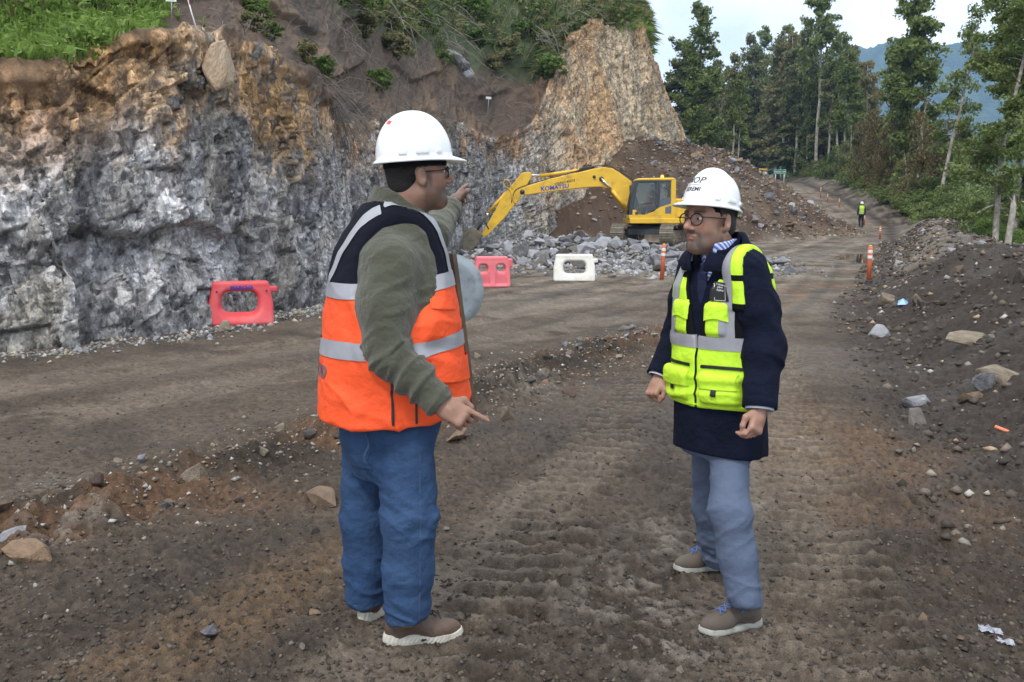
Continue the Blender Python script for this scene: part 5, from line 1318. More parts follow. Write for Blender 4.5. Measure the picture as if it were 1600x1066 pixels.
# bucket: open shell swept across its width
out = [(754, 367), (748, 361), (741, 357), (733, 358), (724, 361), (716, 369), (712, 378), (711, 388), (714, 397), (717, 401), (723, 396), (732, 391), (741, 388), (748, 380)]
inn = [(720, 394), (718, 385), (720, 376), (726, 369), (733, 366), (741, 366)]
o_ = [ep(*a_) for a_ in out]
def side_plate(y):
    v, f = prism(o_, y - .02, y + .02); return v, f
bw = .58
sh = [ep(*a_) for a_ in out[:10]]; shell = []
for (a_, b_) in zip(sh[:-1], sh[1:]):
    d = np.array([b_[0] - a_[0], b_[1] - a_[1]]); nrm_ = np.array([-d[1], d[0]]) / np.linalg.norm(d) * .04
    v, f = prism([a_, b_, (b_[0] + nrm_[0], b_[1] + nrm_[1]), (a_[0] + nrm_[0], a_[1] + nrm_[1])], BO - bw - .002, BO + bw + .002); shell.append((v, f))
bk = mobj('bucket', *join(shell), M_mudst, ex, smooth=False)
for sy in (-bw, bw): mobj('side_plate', *side_plate(BO + sy), M_mudst, bk, smooth=False)
for i in range(5):
    y = BO - bw + .08 + i * (2 * bw - .16) / 4; a_ = ep(716, 398); b_ = ep(719, 408)
    v, f = prism([(a_[0] - .08, a_[1]), (a_[0] + .06, a_[1]), (b_[0], b_[1])], y - .04, y + .04); mobj('tooth', v, f, M_track, bk, smooth=False)
rb_ = []
for i in range(6):
    a_ = ep(738 - i * 3.6, 359.5 + i * 1.2); b_ = ep(727 - i * 1.5 - 4, 380 + i * 2)
    rb_.append(tube([(a_[0], BO + bw + .03, a_[1]), ((a_[0] + b_[0]) / 2 + .12, BO + bw + .03, (a_[1] + b_[1]) / 2 + .08), (b_[0], BO + bw + .03, b_[1])], .022, 6))
mobj('wear_ribs', *join(rb_), M_track, bk)
hs_ = []
for k, off in enumerate((0, .06, .12)):
    pts = [ep(*a_) for a_ in ((990, 285), (965, 270), (945, 261.5), (915, 266), (880, 276), (840, 287), (822, 292), (806, 300), (800, 318))]
    hs_.append(tube(smooth_path([(x, BO + .1 + off, z + .03) for x, z in pts], 40), .016, 6))
mobj('hydraulic_hose', *join(hs_), M_hose, ex)
pts = [ep(*a_) for a_ in ((802, 296), (796, 284), (790, 283), (789, 291), (797, 297), (801, 306), (804, 315), (810, 318), (814, 309))]
mobj('yellow_hose', *tube(smooth_path([(x, BO + .24, z) for x, z in pts], 40), .022, 6), M_yel, ex)

# ================================================================== yellow machine half hidden behind the earth slope
mp_ = P(1184, 283, 108); mz = drop(mp_[0], mp_[1])
lt_ = empty('wheel_loader', (mp_[0], mp_[1], P(1184, 284, 108)[2]), 'small yellow machine with open cab half hidden behind the earth slope', 'machine', rot=(0, 0, .3))
bevel_obj(mobj('roof', *box((0, 0, 1.42), (1.5, 1.3, .14)), M_yel, lt_, smooth=False), .04)
for sx in (-.62, .62):
    for sy in (-.52, .52): mobj('cab_pillar', *box((sx, sy, .7), (.09, .09, 1.35)), M_yel, lt_, smooth=False)
bevel_obj(mobj('hood', *box((.55, 0, -.05), (1.7, 1.2, .9)), M_yel, lt_, smooth=False), .08)
for pn, c_, s_2 in (('rear_pane', (0, .52, .75), (1.15, .012, 1.1)), ('side_pane', (-.62, 0, .75), (.012, .95, 1.1))): mobj(pn, *box(c_, s_2), M_glass, lt_, smooth=False)
mobj('work_lamp', *tube([(.66, -.56, .95), (.66, -.66, .95)], .11, 10), M_white, lt_)
for sx in (-.6, 1.0):
    for sy in (-.7, .7): mobj('wheel', *tube([(sx, sy - .16, -.75), (sx, sy + .16, -.75)], .62, 20), M_black, lt_)
# ================================================================== people
def unit(v): v = np.asarray(v, float); return v / np.linalg.norm(v)
def head_frame(yaw_dir, pitch=0.0, roll=0.0):
    f = unit([yaw_dir[0], yaw_dir[1], 0]); r_ = np.array([f[1], -f[0], 0]); u = np.array([0, 0, 1.0])
    f2 = f * math.cos(pitch) + u * math.sin(pitch); u2 = -f * math.sin(pitch) + u * math.cos(pitch)
    r3 = r_ * math.cos(roll) + u2 * math.sin(roll); u3 = -r_ * math.sin(roll) + u2 * math.cos(roll)
    return np.array([r3, f2, u3])
def sd_head(q, fat=1.0, cheek=1.0):
    """q in head coordinates: x right, y front, z up, origin between the ears"""
    d = sd_ell(q, (0, -.012, .045), (.077 * fat, .099, .088))
    d = smin(d, sd_ell(q, (0, .028, -.018), (.066 * fat, .068, .092)), .03)
    for s in (-1, 1):
        d = smin(d, sd_cone(q, (s * .050 * fat, -.002, -.055), (s * .012, .068, -.092), .023 * cheek, .017), .03)
        d = smin(d, sd_ell(q, (s * .038, .058, -.008), (.024 * cheek, .024, .026)), .018)
    d = smin(d, sd_cone(q, (0, .0, -.07), (0, .06, -.085), .045, .028), .03)
    d = smin(d, sd_cone(q, (-.036, .081, .032), (.036, .081, .032), .011, .011), .014)
    for s in (-1, 1):
        d = smax(d, -sd_ell(q, (s * .031, .098, .012), (.019, .016, .012)), .010)
        d = smin(d, sd_ell(q, (s * .031, .0765, .014), (.0158, .0142, .0105)), .004)
    nose = smin(sd_cone(q, (0, .088, .022), (0, .1175, -.020), .0088, .0125), sd_ell(q, (-.0135, .1005, -.026), (.0095, .012, .0085)), .008)
    nose = smin(nose, sd_ell(q, (.0135, .1005, -.026), (.0095, .012, .0085)), .008)
    d = smin(d, nose, .010)
    ql_ = q + np.stack([0 * q[:, 0], 0 * q[:, 0], 9 * q[:, 0] ** 2], 1)
    lips = smin(sd_ell(ql_, (0, .0945, -.050), (.0235, .0095, .0052)), sd_ell(ql_, (0, .0925, -.0605), (.0205, .0095, .0064)), .003)
    d = smin(d, lips, .006)
    d = smax(d, -sd_cone(ql_, (-.022, .101, -.0553), (.022, .101, -.0553), .0016, .0016), .003)
    d = smin(d, sd_ell(q, (0, .079, -.092), (.019, .015, .015)), .014)
    for s in (-1, 1):
        ea, eb = .25, math.cos(.25)
        R = np.array([[.93, s * -.36, 0], [s * .36, .93, .15], [0, -.15, .98]])
        e = sd_ell(q, (s * .0825 * fat, -.010, -.002), (.0095, .0205, .033), R)
        e = smax(e, -sd_ell(q, (s * .0925 * fat, -.004, .002), (.008, .011, .018), R), .005)
        e = smin(e, sd_ell(q, (s * .0765 * fat, .000, -.027), (.008, .010, .010)), .008)
        d = smin(d, e, .006)
    return d
def sd_hand(p, wrist, along, back, thumb, curl, spread=.06, thumb_curl=.5, size=1.0):
    """palm, four fingers of their own lengths bent at three joints, thumb leaving the side of the palm"""
    y = unit(along); z = unit(np.asarray(back, float) - y * (np.asarray(back, float) @ y)); x = np.cross(y, z)
    if x @ np.asarray(thumb, float) < 0: x = -x
    B = np.array([x, y, z]) ; w = np.asarray(wrist, float)
    q = (p - w) @ B.T / size
    d = sd_box(q, (.002, .047, 0), (.038, .046, .0135), .0125)
    d = smin(d, sd_cone(q, (0, -.03, 0), (0, .03, 0), .026, .027), .02)
    for i, (fx, L_, rr2) in enumerate(((-.031, .060, .0073), (-.0105, .074, .0081), (.0105, .080, .0084), (.031, .072, .0082))):
        c = curl[i]; a = np.array([fx * .95, .084 - .004 * abs(i - 2), .001]); ang = 0.0; pts = [a]; ph = (.45, .31, .24); tw_ = (fx / .031) * spread
        for j in range(3):
            ang += c[j]
            dr = np.array([math.sin(tw_) * math.cos(ang), math.cos(tw_) * math.cos(ang), -math.sin(ang)]); pts.append(pts[-1] + dr * L_ * ph[j] * 1.08)
        d = smin(d, sd_chain(q, pts, [rr2 * 1.12, rr2, rr2 * .92, rr2 * .8], .004), .006)
    t0 = np.array([.026, .020, -.004]); t1 = t0 + np.array([.030, .030, -.010]); t2 = t1 + unit([.25 - .6 * thumb_curl, .9, -.45 * thumb_curl]) * .034; t3 = t2 + unit([-.1 - .9 * thumb_curl, .9, -.6 * thumb_curl]) * .026
    d = smin(d, sd_chain(q, [t0, t1, t2, t3], [.016, .0125, .0105, .0085], .006), .010)
    return d * size
FIST = [(1.25, 1.5, .9)] * 4; RELAX = [(.95, 1.15, .6), (.85, 1.05, .55), (.75, 1.0, .5), (.6, .9, .45)]
POINT = [(1.15, 1.4, .8), (1.1, 1.4, .8), (.95, 1.35, .8), (.12, .1, .06)]
def folds(V, N_, axis, amp, along=.035, across=.13, seed=0, mask=None):
    ax = unit(axis); s = V @ ax; perp = V - s[:, None] * ax
    q = np.concatenate([(s / along)[:, None], (perp / across)[:, :]], 1)
    w = .35 * vnoise(V * 9, seed + 3)
    a = vnoise(np.stack([q[:, 0] + 1.2 * w + q[:, 3] * .6, q[:, 1] + q[:, 2] * .5, q[:, 3] * .4], 1), seed)
    r_ = (1 - 2.2 * np.abs(a) ** .8) * .85 + .35 * vnoise(V * 14, seed + 5)
    return V + N_ * (amp * r_ * (1 if mask is None else mask))[:, None]
def cloth(name, rgb, rough=.85, weave=900.0, bump=.25, var=.12, spec=.25, sheen=.0):
    m, t, b = nodes(name); N = t.nodes.new; K = t.links.new
    tc = N('ShaderNodeTexCoord'); n = N('ShaderNodeTexNoise'); n.inputs['Scale'].default_value = 7; n.inputs['Detail'].default_value = 6; K(tc.outputs['Object'], n.inputs['Vector'])
    r = N('ShaderNodeValToRGB'); r.color_ramp.elements[0].position = .3; r.color_ramp.elements[1].position = .7
    r.color_ramp.elements[0].color = (*[c * (1 - var) for c in rgb], 1); r.color_ramp.elements[1].color = (*[min(1, c * (1 + var)) for c in rgb], 1)
    K(n.outputs['Fac'], r.inputs[0]); K(r.outputs[0], b.inputs['Base Color'])
    n2_ = N('ShaderNodeTexNoise'); n2_.inputs['Scale'].default_value = weave; n2_.inputs['Detail'].default_value = 2; K(tc.outputs['Object'], n2_.inputs['Vector'])
    n3_ = N('ShaderNodeTexNoise'); n3_.inputs['Scale'].default_value = 22; n3_.inputs['Detail'].default_value = 3; K(tc.outputs['Object'], n3_.inputs['Vector'])
    ad = N('ShaderNodeMath'); ad.operation = 'MULTIPLY_ADD'; ad.inputs[1].default_value = .12; K(n2_.outputs['Fac'], ad.inputs[0]); K(n3_.outputs['Fac'], ad.inputs[2])
    u = N('ShaderNodeBump'); u.inputs['Strength'].default_value = min(1, bump * 1.7); u.inputs['Distance'].default_value = .022; K(ad.outputs[0], u.inputs['Height']); K(u.outputs[0], b.inputs['Normal'])
    b.inputs['Roughness'].default_value = rough; b.inputs['Specular IOR Level'].default_value = spec; b.inputs['Sheen Weight'].default_value = sheen
    return m
def skin_mat(name):
    m = attr_mat(name, rough=.48, grain=(60, .10), fine=(260, .12), bump=.25, bdist=.003, spec=.4)
    b = m.node_tree.nodes['Principled BSDF']; b.inputs['Subsurface Weight'].default_value = .12; b.inputs['Subsurface Radius'].default_value = (.012, .005, .003); b.inputs['Subsurface Scale'].default_value = .6
    return m
M_skin = skin_mat('skin')
M_hatw = plain('hat_white_plastic', (.80, .81, .82), rough=.22, spec=.5, var=.02, coat=.3, dirt=(.55, .52, .48), dscale=9, damt=.18)
M_stripe = plain('retroreflective_grey', (.31, .315, .345), rough=.45, var=.12, scale=12, bump=.15, bscale=300)
M_eye = plain('eye_white', (.7, .66, .62), rough=.15); M_iris = plain('iris_dark', (.03, .018, .012), rough=.15)
M_hair = plain('hair_black', (.010, .008, .007), rough=.75, var=.5, scale=90, bump=1.0, bscale=260)
M_hair2 = plain('hair_greying', (.035, .03, .027), rough=.6, var=.6, scale=80, bump=.8, bscale=420)
M_lens = glass_mat('spectacle_lens', (.95, .96, .96), .06); M_frame = plain('spectacle_frame', (.015, .010, .010), rough=.25)
M_blackc = cloth('black_cloth', (.006, .006, .007), rough=.85, spec=.15); M_zip = plain('zip_black', (.012, .012, .013), rough=.5)
class Person:
    def __init__(self, base, label):
        self.base = np.array(base, float); self.root = empty('person', tuple(base), label, 'person')
    def put(self, name, V, Q, mat, parent=None, smooth=True, label=None):
        o = mobj(name, np.asarray(V) - self.base, Q, mat, parent or self.root, smooth)
        if label: o['label'] = label
        return o
    def soft(self, name, fn, lo, hi, h, mat, it=2, post=None, parent=None, label=None):
        V, Q = sdf_mesh(fn, lo, hi, h); V = relax(V, Q, it, .45)
        if post is not None: V = post(V, vnormals(V, Q))
        return self.put(name, V, Q, mat, parent, label=label), V, Q
def shell_piece(V, Q, g, lift, thick=0.0):
    """a piece of a garment cut out along g = 0 and laid just over it"""
    N_ = vnormals(V, Q); v, t = clip_mesh(V + N_ * lift, Q, g)
    return v, t
def islands(v, t, least=12):
    if len(t) == 0: return []
    lab = np.arange(len(v))
    while True:
        m = lab[t].min(1); new = lab.copy()
        for k in range(t.shape[1]): np.minimum.at(new, t[:, k], m)
        new = new[new]
        if (new == lab).all(): break
        lab = new
    out = []
    for u in np.unique(lab):
        tt_ = t[lab[t[:, 0]] == u]
        if len(tt_) < least: continue
        us = np.unique(tt_); mp = np.full(len(v), -1); mp[us] = np.arange(len(us)); out.append((v[us], mp[tt_]))
    return out
def helmet(ps, c, R, logo=None, scale=1.0, rim_green=False):
    """hard hat: domed shell with ridge, rain rim and peak, inside surface, harness"""
    n, rings = 72, []
    th = np.arange(n) / n * 2 * math.pi                            # 0 = right, pi/2 = front
    ax_, by, hz = .112 * scale, .133 * scale, .152 * scale
    def ring(k, off=0.0):
        a = k * math.pi / 2; rr2 = math.cos(a) ** .90; zz = math.sin(a) ** .98
        x = (ax_ - off) * rr2 * np.cos(th); y = (by - off) * rr2 * np.sin(th); z = np.full(n, (hz - off) * zz)
        ridge = np.exp(-(x / .021) ** 4) * sstep(.0, .35, zz) * (.007 if not off else 0) * np.clip(1.15 - np.abs(y) / (by * 1.02), 0, 1) ** .3
        flute = np.exp(-((np.abs(x) - .045) / .012) ** 2) * sstep(.2, .6, zz) * (.0025 if not off else 0)
        return np.stack([x, y, z + ridge - flute], 1)
    K_ = 22
    for i in range(K_): rings.append(ring(1 - (i / (K_ - 1)) ** 1.0 * .999 if i else .985))
    front = np.clip(np.sin(th), 0, 1) ** 2.2
    for e, dz_ in ((.25, -.002), (.6, -.005), (1.0, -.009)):
        ext = (.012 + .040 * front) * e
        x = (ax_ + ext * .75) * np.cos(th); y = (by + ext) * np.sin(th)
        rings.append(np.stack([x, y, np.full(n, dz_) - .010 * front * e * (1 if True else 0)], 1))
    x, y, z = rings[-1].T; rings.append(np.stack([x, y, z - .006], 1))
    for e in (.6, .25, -.05):
        ext = (.012 + .040 * front) * e
        rings.append(np.stack([(ax_ + ext * .75 - .002) * np.cos(th), (by + ext - .002) * np.sin(th), np.full(n, -.014 * e - .006) - .008 * front * e], 1))
    for i in range(12): rings.append(ring(.02 + i / 12 * .95, .006))
    V = np.concatenate(rings); m = len(rings)
    top = np.array([[0, 0, hz + .007]]); 
    F = [(i * n + j, (i + 1) * n + j, (i + 1) * n + (j + 1) % n, i * n + (j + 1) % n) for i in range(m - 1) for j in range(n)]
    V = np.concatenate([V, top]); ti = len(V) - 1
    F += [(ti, j, (j + 1) % n) for j in range(n)]
    W = V @ R + c
    o = ps.put('hard_hat', W, F, M_hatw)
    # short slots with raised rims at the sides, as on a harness mount
    for s in (-1, 1):
        for yy, ww in ((-.065, .028), (.0, .045), (.062, .022)):
            th_ = math.asin(np.clip(yy / by, -1, 1)); xx = ax_ * math.cos(th_)
            vb, fb = box((0, 0, 0), (.010, ww, .014)); vb[:, 0] += 0
            a_ = -th_ * (1 if s > 0 else -1) * 0
            tx = np.array([s * xx, yy, .016]); nrm_ = unit([s * xx / ax_ ** 2, yy / by ** 2, 0]); tg = np.cross([0, 0, 1], nrm_)
            vb2 = tx + vb[:, :1] * nrm_ + vb[:, 1:2] * tg + vb[:, 2:] * np.array([0, 0, 1.0])
            pc_ = ps.put('mount_slot', vb2 @ R + c, fb, M_hatw, o, smooth=False); bevel_obj(pc_, .003, 2)
    # harness band inside
    hb2 = [np.stack([(ax_ - .020) * np.cos(th), (by - .024) * np.sin(th), np.full(n, z_)], 1) for z_ in (-.032, -.004)]
    Vh = np.concatenate(hb2); Fh = [(j, (j + 1) % n, n + (j + 1) % n, n + j) for j in range(n)]
    ps.put('harness_band', Vh @ R + c, Fh, M_blackc if not rim_green else M_blackc, o)
    if rim_green:
        ns = 16; aa = np.linspace(math.pi * 1.18, math.pi * 1.82, ns)
        Vg = np.concatenate([np.stack([(ax_ - .004) * np.cos(aa), (by - .002) * np.sin(aa), np.full(ns, z_)], 1) for z_ in (-.030, -.006)])
        Vg2 = Vg * np.array([.95, .95, 1])
        ps.put('sweat_band', Vg @ R + c, [(j, j + 1, ns + j + 1, ns + j) for j in range(ns - 1)], plain('band_green', (.30, .62, .16), .6), o)
    return o, W, F
def spectacles(ps, c, R, col, round_=True, w=.0245, h=.020):
    parts = []; a = np.linspace(0, 2 * math.pi, 33)
    g = empty_parent = None
    rims = []
    for s in (-1, 1):
        k = 2.0 if round_ else 3.5
        ex = np.sign(np.cos(a)) * np.abs(np.cos(a)) ** (2 / k) * w; ez = np.sign(np.sin(a)) * np.abs(np.sin(a)) ** (2 / k) * h
        y = .1065 - .010 * np.abs(ex + s * .031) / .055
        rims.append(tube(np.stack([s * .0315 + ex, y, .008 + ez], 1), .0023, 7, cap=False))
        rims.append(tube([(s * .0555, .101, .016), (s * .069, .088, .016), (s * .0785, .055, .014), (s * .0815, .0, .012), (s * .080, -.018, .002)], .0022, 6))
        lens = (np.stack([s * .0315 + ex[:-1] * .98, y[:-1], .008 + ez[:-1] * .98], 1), [tuple(range(32))]); parts.append(lens)
    rims.append(tube([(-.009, .1085, .011), (0, .1105, .014), (.009, .1085, .011)], .0022, 6))
    v, f = join(rims); o = ps.put('spectacles', v @ R + c, f, col)
    for v, f in parts: ps.put('lens', v @ R + c, f, M_lens, o)
    return o
def shoe(ps, heel, direction, mat, sole_mat, lace_mat, L_=.292, thick=.03, ribs=0.0, side=1, lift=0.0, wide=1.0):
    y_ = unit([direction[0], direction[1], 0]); x_ = np.array([y_[1], -y_[0], 0]); R = np.array([x_, y_, [0, 0, 1.0]]); k = L_ / .30
    org = np.array(heel, float) + np.array([0, 0, lift])
    ys = np.array([0, .006, .02, .045, .08, .12, .16, .20, .24, .27, .288, .2965, .30]); ws = np.array([.004, .018, .029, .034, .034, .033, .037, .044, .046, .038, .026, .014, .003])
    def f(p):
        q = (p - org) @ R.T / k; q = q.copy(); q[:, 0] /= wide
        d = sd_ell(q, (.003 * side, .215, .040), (.043, .083, .042))
        d = smin(d, sd_ell(q, (0, .060, .055), (.0375, .058, .062)), .03)
        d = smin(d, sd_cone(q, (0, .185, .052), (0, .085, .098), .036, .036), .03)
        d = smin(d, sd_cone(q, (0, .072, .085), (0, .065, .125), .040, .041), .02)
        d = smax(d, .020 - q[:, 2], .006)
        d = smax(d, -sd_cone(q, (0, .065, .122), (0, .062, .18), .033, .036), .004)
        return d * k
    up, V, Q = ps.soft('shoe', f, org - .2 * np.array([1, 1, 0]) + y_ * .15, org + np.array([.2, .2, .17]) + y_ * .15, .005, mat, 2)
    n = 60; t = np.linspace(0, 1, n); yy = .3 * (1 - np.cos(t * math.pi)) / 2; w = np.interp(yy, ys, ws)
    ol = np.concatenate([np.stack([w, yy], 1), np.stack([-w[::-1], yy[::-1]], 1)]); m = len(ol)
    cen = np.array([0, .15]); rings = []
    zt = lambda y: thick * (1 + .45 * sstep(.16, .02, y)) + .010 * sstep(.26, .30, y)
    for fz, off in ((0, -.004), (.12, .0015), (.4, .004), (.7, .003), (1.0, .001), (1.05, -.010)):
        o2 = ol + unit_rows(ol - cen) * off
        z = fz * zt(ol[:, 1]) + .010 * sstep(.24, .30, ol[:, 1]) * (1 - fz)
        if ribs: 
            rb = ribs * np.sign(np.sin((ol[:, 1] + z * .9) * 420)) * (.1 < fz < .9); o2 = o2 + unit_rows(ol - cen) * rb[:, None]
        rings.append(np.stack([o2[:, 0] * wide + .003 * side * sstep(.1, .25, ol[:, 1]), o2[:, 1], z], 1))
    V = np.concatenate(rings) * k; F = [(i * m + j, i * m + (j + 1) % m, (i + 1) * m + (j + 1) % m, (i + 1) * m + j) for i in range(5) for j in range(m)]
    F += [tuple(range(m - 1, -1, -1)), tuple(range(5 * m, 6 * m))]
    ps.put('sole', V @ R + org, F, sole_mat, up, smooth=False)
    lc = []
    for i in range(4):
        yy = .212 - i * .023; zz = .101 + i * .0118
        for s in (-1, 1): lc.append(tube(smooth_path([(-s * .024, yy + .004, zz - .009), (0, yy + s * .001 - .006, zz + .006 + .001 * s), (s * .022, yy - .018, zz + .001)], 7), .0026, 5))
    for s in (-1, 1): lc.append(tube(smooth_path([(0, .10, .146), (s * .026, .105, .132), (s * .045, .118, .108), (s * .042, .126, .090), (s * .030, .112, .112)], 12), .0020, 5))
    v, f_ = join(lc); v = v * k * np.array([wide, 1, 1]); ps.put('laces', v @ R + org, f_, lace_mat, up)
    return up
def unit_rows(a): return a / (np.linalg.norm(a, axis=1, keepdims=True) + 1e-9)
def skin_colours(V, c, R, base, stubble=.0, goatee=.0, hair=(.02, .017, .015), red=1.0):
    q = (V - c) @ R.T; col = np.tile(np.array(base, np.float32), (len(V), 1)); n_ = vnoise(V * 40, 9) * .5 + .5
    head_m = q[:, 2] > -.16
    cheek = np.exp(-((np.abs(q[:, 0]) - .042) / .02) ** 2 - ((q[:, 2] + .015) / .03) ** 2) * (q[:, 1] > .03); col = blend(col, np.array([base[0] * 1.05, base[1] * .82, base[2] * .78]), cheek * .5 * red)
    nose = np.exp(-(q[:, 0] / .015) ** 2 - ((q[:, 2] + .02) / .018) ** 2) * (q[:, 1] > .09); col = blend(col, np.array([base[0] * 1.05, base[1] * .8, base[2] * .75]), nose * .5)
    lips = np.exp(-(np.maximum(0, np.abs(q[:, 0]) - .016) / .008) ** 2 - ((q[:, 2] + .055) / .0085) ** 2) * (q[:, 1] > .075); col = blend(col, np.array([base[0] * .8, base[1] * .5, base[2] * .48]), lips * .85)
    jaw = sstep(-.028, -.05, q[:, 2] - .35 * (.04 - q[:, 1]) * 0) * sstep(-.02, .02, q[:, 1]) * sstep(-.135, -.10, q[:, 2])
    jaw = np.maximum(jaw, sstep(.0, .012, -np.abs(q[:, 1] - .015) + .022) * sstep(.03, .0, q[:, 2]) * (np.abs(q[:, 0]) > .055) * sstep(-.12, -.09, q[:, 2]))
    must = np.exp(-((q[:, 2] + .041) / .0075) ** 2) * (q[:, 1] > .065) * sstep(.036, .026, np.abs(q[:, 0]))
    chin = np.exp(-((q[:, 2] + .088) / .020) ** 2 - (q[:, 0] / .026) ** 2) * (q[:, 1] > .05)
    corner = np.exp(-((np.abs(q[:, 0]) - .030) / .008) ** 2) * sstep(-.03, -.045, q[:, 2]) * sstep(-.105, -.085, q[:, 2]) * (q[:, 1] > .05)
    f = np.clip(stubble * jaw * (.55 + .7 * n_) + goatee * np.maximum(np.maximum(must, chin * .8), corner * .8) * (.6 + .5 * n_), 0, .92) * (1 - lips)
    col = blend(col, np.array(hair) * 2.2, f)
    brow = np.exp(-((q[:, 2] - .036 + .10 * (np.abs(q[:, 0]) - .03) ** 2 / .03) / .0052) ** 2) * sstep(.008, .016, np.abs(q[:, 0])) * sstep(.054, .046, np.abs(q[:, 0])) * (q[:, 1] > .05)
    col = blend(col, np.array(hair), np.clip(brow * 1.1, 0, .95))
    lid = np.exp(-((q[:, 2] - .013) / .016) ** 2 - ((np.abs(q[:, 0]) - .031) / .022) ** 2) * (q[:, 1] > .06); col = blend(col, np.array([base[0] * .72, base[1] * .62, base[2] * .6]), lid * .6)
    return col
def eyes(ps, body, c, R, look=(0, 0)):
    for s in (-1, 1):
        bm = bmesh.new(); bmesh.ops.create_uvsphere(bm, u_segments=18, v_segments=12, radius=.0118)
        V = np.array([v.co[:] for v in bm.verts]); F = [tuple(v.index for v in f.verts) for f in bm.faces]; bm.free()
        o = ps.put('eye', (V * np.array([1.15, 1, .62]) + np.array([s * .031, .0805, .0115])) @ R + c, F, M_eye, body)
        a = np.linspace(0, 2 * math.pi, 17)[:-1]; dx, dz_ = look
        vi = np.stack([s * .031 + dx + .0056 * np.cos(a), np.full(16, .0929), .0118 + dz_ + np.clip(.0056 * np.sin(a), -.005, .0042)], 1)
        ps.put('iris', vi @ R + c, [tuple(range(16))], M_iris, o, smooth=False)
def hair_shell(ps, c, R, mat, low=-.055, fringe=.028):
    def f(p):
        q = (p - c) @ R.T
        d = sd_ell(q, (0, -.014, .042), (.0815, .1025, .090))
        d = smin(d, sd_ell(q, (0, -.055, -.02), (.066, .052, .055)), .03)
        front = q[:, 1] - (fringe - .35 * np.maximum(0, .03 - q[:, 2]) - .0 * q[:, 0])
        d = smax(d, np.minimum(front, np.maximum(front - .05, .045 - q[:, 2])), .008)
        d = smax(d, low - .25 * q[:, 1] - q[:, 2], .012)
        e = sd_ell(q, (np.sign(q[:, 0]).mean() * 0, 0, 0), (.2, .2, .2))
        for s in (-1, 1): d = smax(d, -sd_ell(q, (s * .088, -.004, -.004), (.03, .026, .036)), .006)
        return d
    return ps.soft('hair', f, c - .16, c + .16, .005, mat, 1)
# ------------------------------------------------------------------ the man in the orange vest
def foot_z(h, d, L_=.29):
    y_ = unit([d[0], d[1], 0]); return max(drop(*(np.array(h[:2]) + y_[:2] * t)) for t in (0.03, .12, .2, .26)) - .012
def denim():
    m = cloth('blue_denim', (.024, .056, .132), rough=.92, weave=800, bump=.5, var=.3)
    t = m.node_tree; N = t.nodes.new; K = t.links.new; b = t.nodes['Principled BSDF']; src = b.inputs['Base Color'].links[0].from_socket
    tc = N('ShaderNodeTexCoord'); mp = N('ShaderNodeMapping'); mp.inputs['Scale'].default_value = (1, 1, .35); K(tc.outputs['Object'], mp.inputs['Vector'])
    n = N('ShaderNodeTexNoise'); n.inputs['Scale'].default_value = 5; n.inputs['Detail'].default_value = 5; n.inputs['Roughness'].default_value = .6; K(mp.outputs[0], n.inputs['Vector'])
    n2 = N('ShaderNodeTexNoise'); n2.inputs['Scale'].default_value = 320; n2.inputs['Detail'].default_value = 3; K(mp.outputs[0], n2.inputs['Vector'])
    ad = N('ShaderNodeMath'); ad.operation = 'MULTIPLY_ADD'; ad.inputs[1].default_value = .35; K(n2.outputs['Fac'], ad.inputs[0]); K(n.outputs['Fac'], ad.inputs[2])
    r = N('ShaderNodeMapRange'); r.inputs['From Min'].default_value = .5; r.inputs['From Max'].default_value = .95; K(ad.outputs[0], r.inputs['Value'])
    x = N('ShaderNodeMix'); x.data_type = 'RGBA'; K(r.outputs[0], x.inputs['Factor']); K(src, x.inputs['A']); x.inputs['B'].default_value = (.050, .098, .195, 1); K(x.outputs['Result'], b.inputs['Base Color'])
    return m
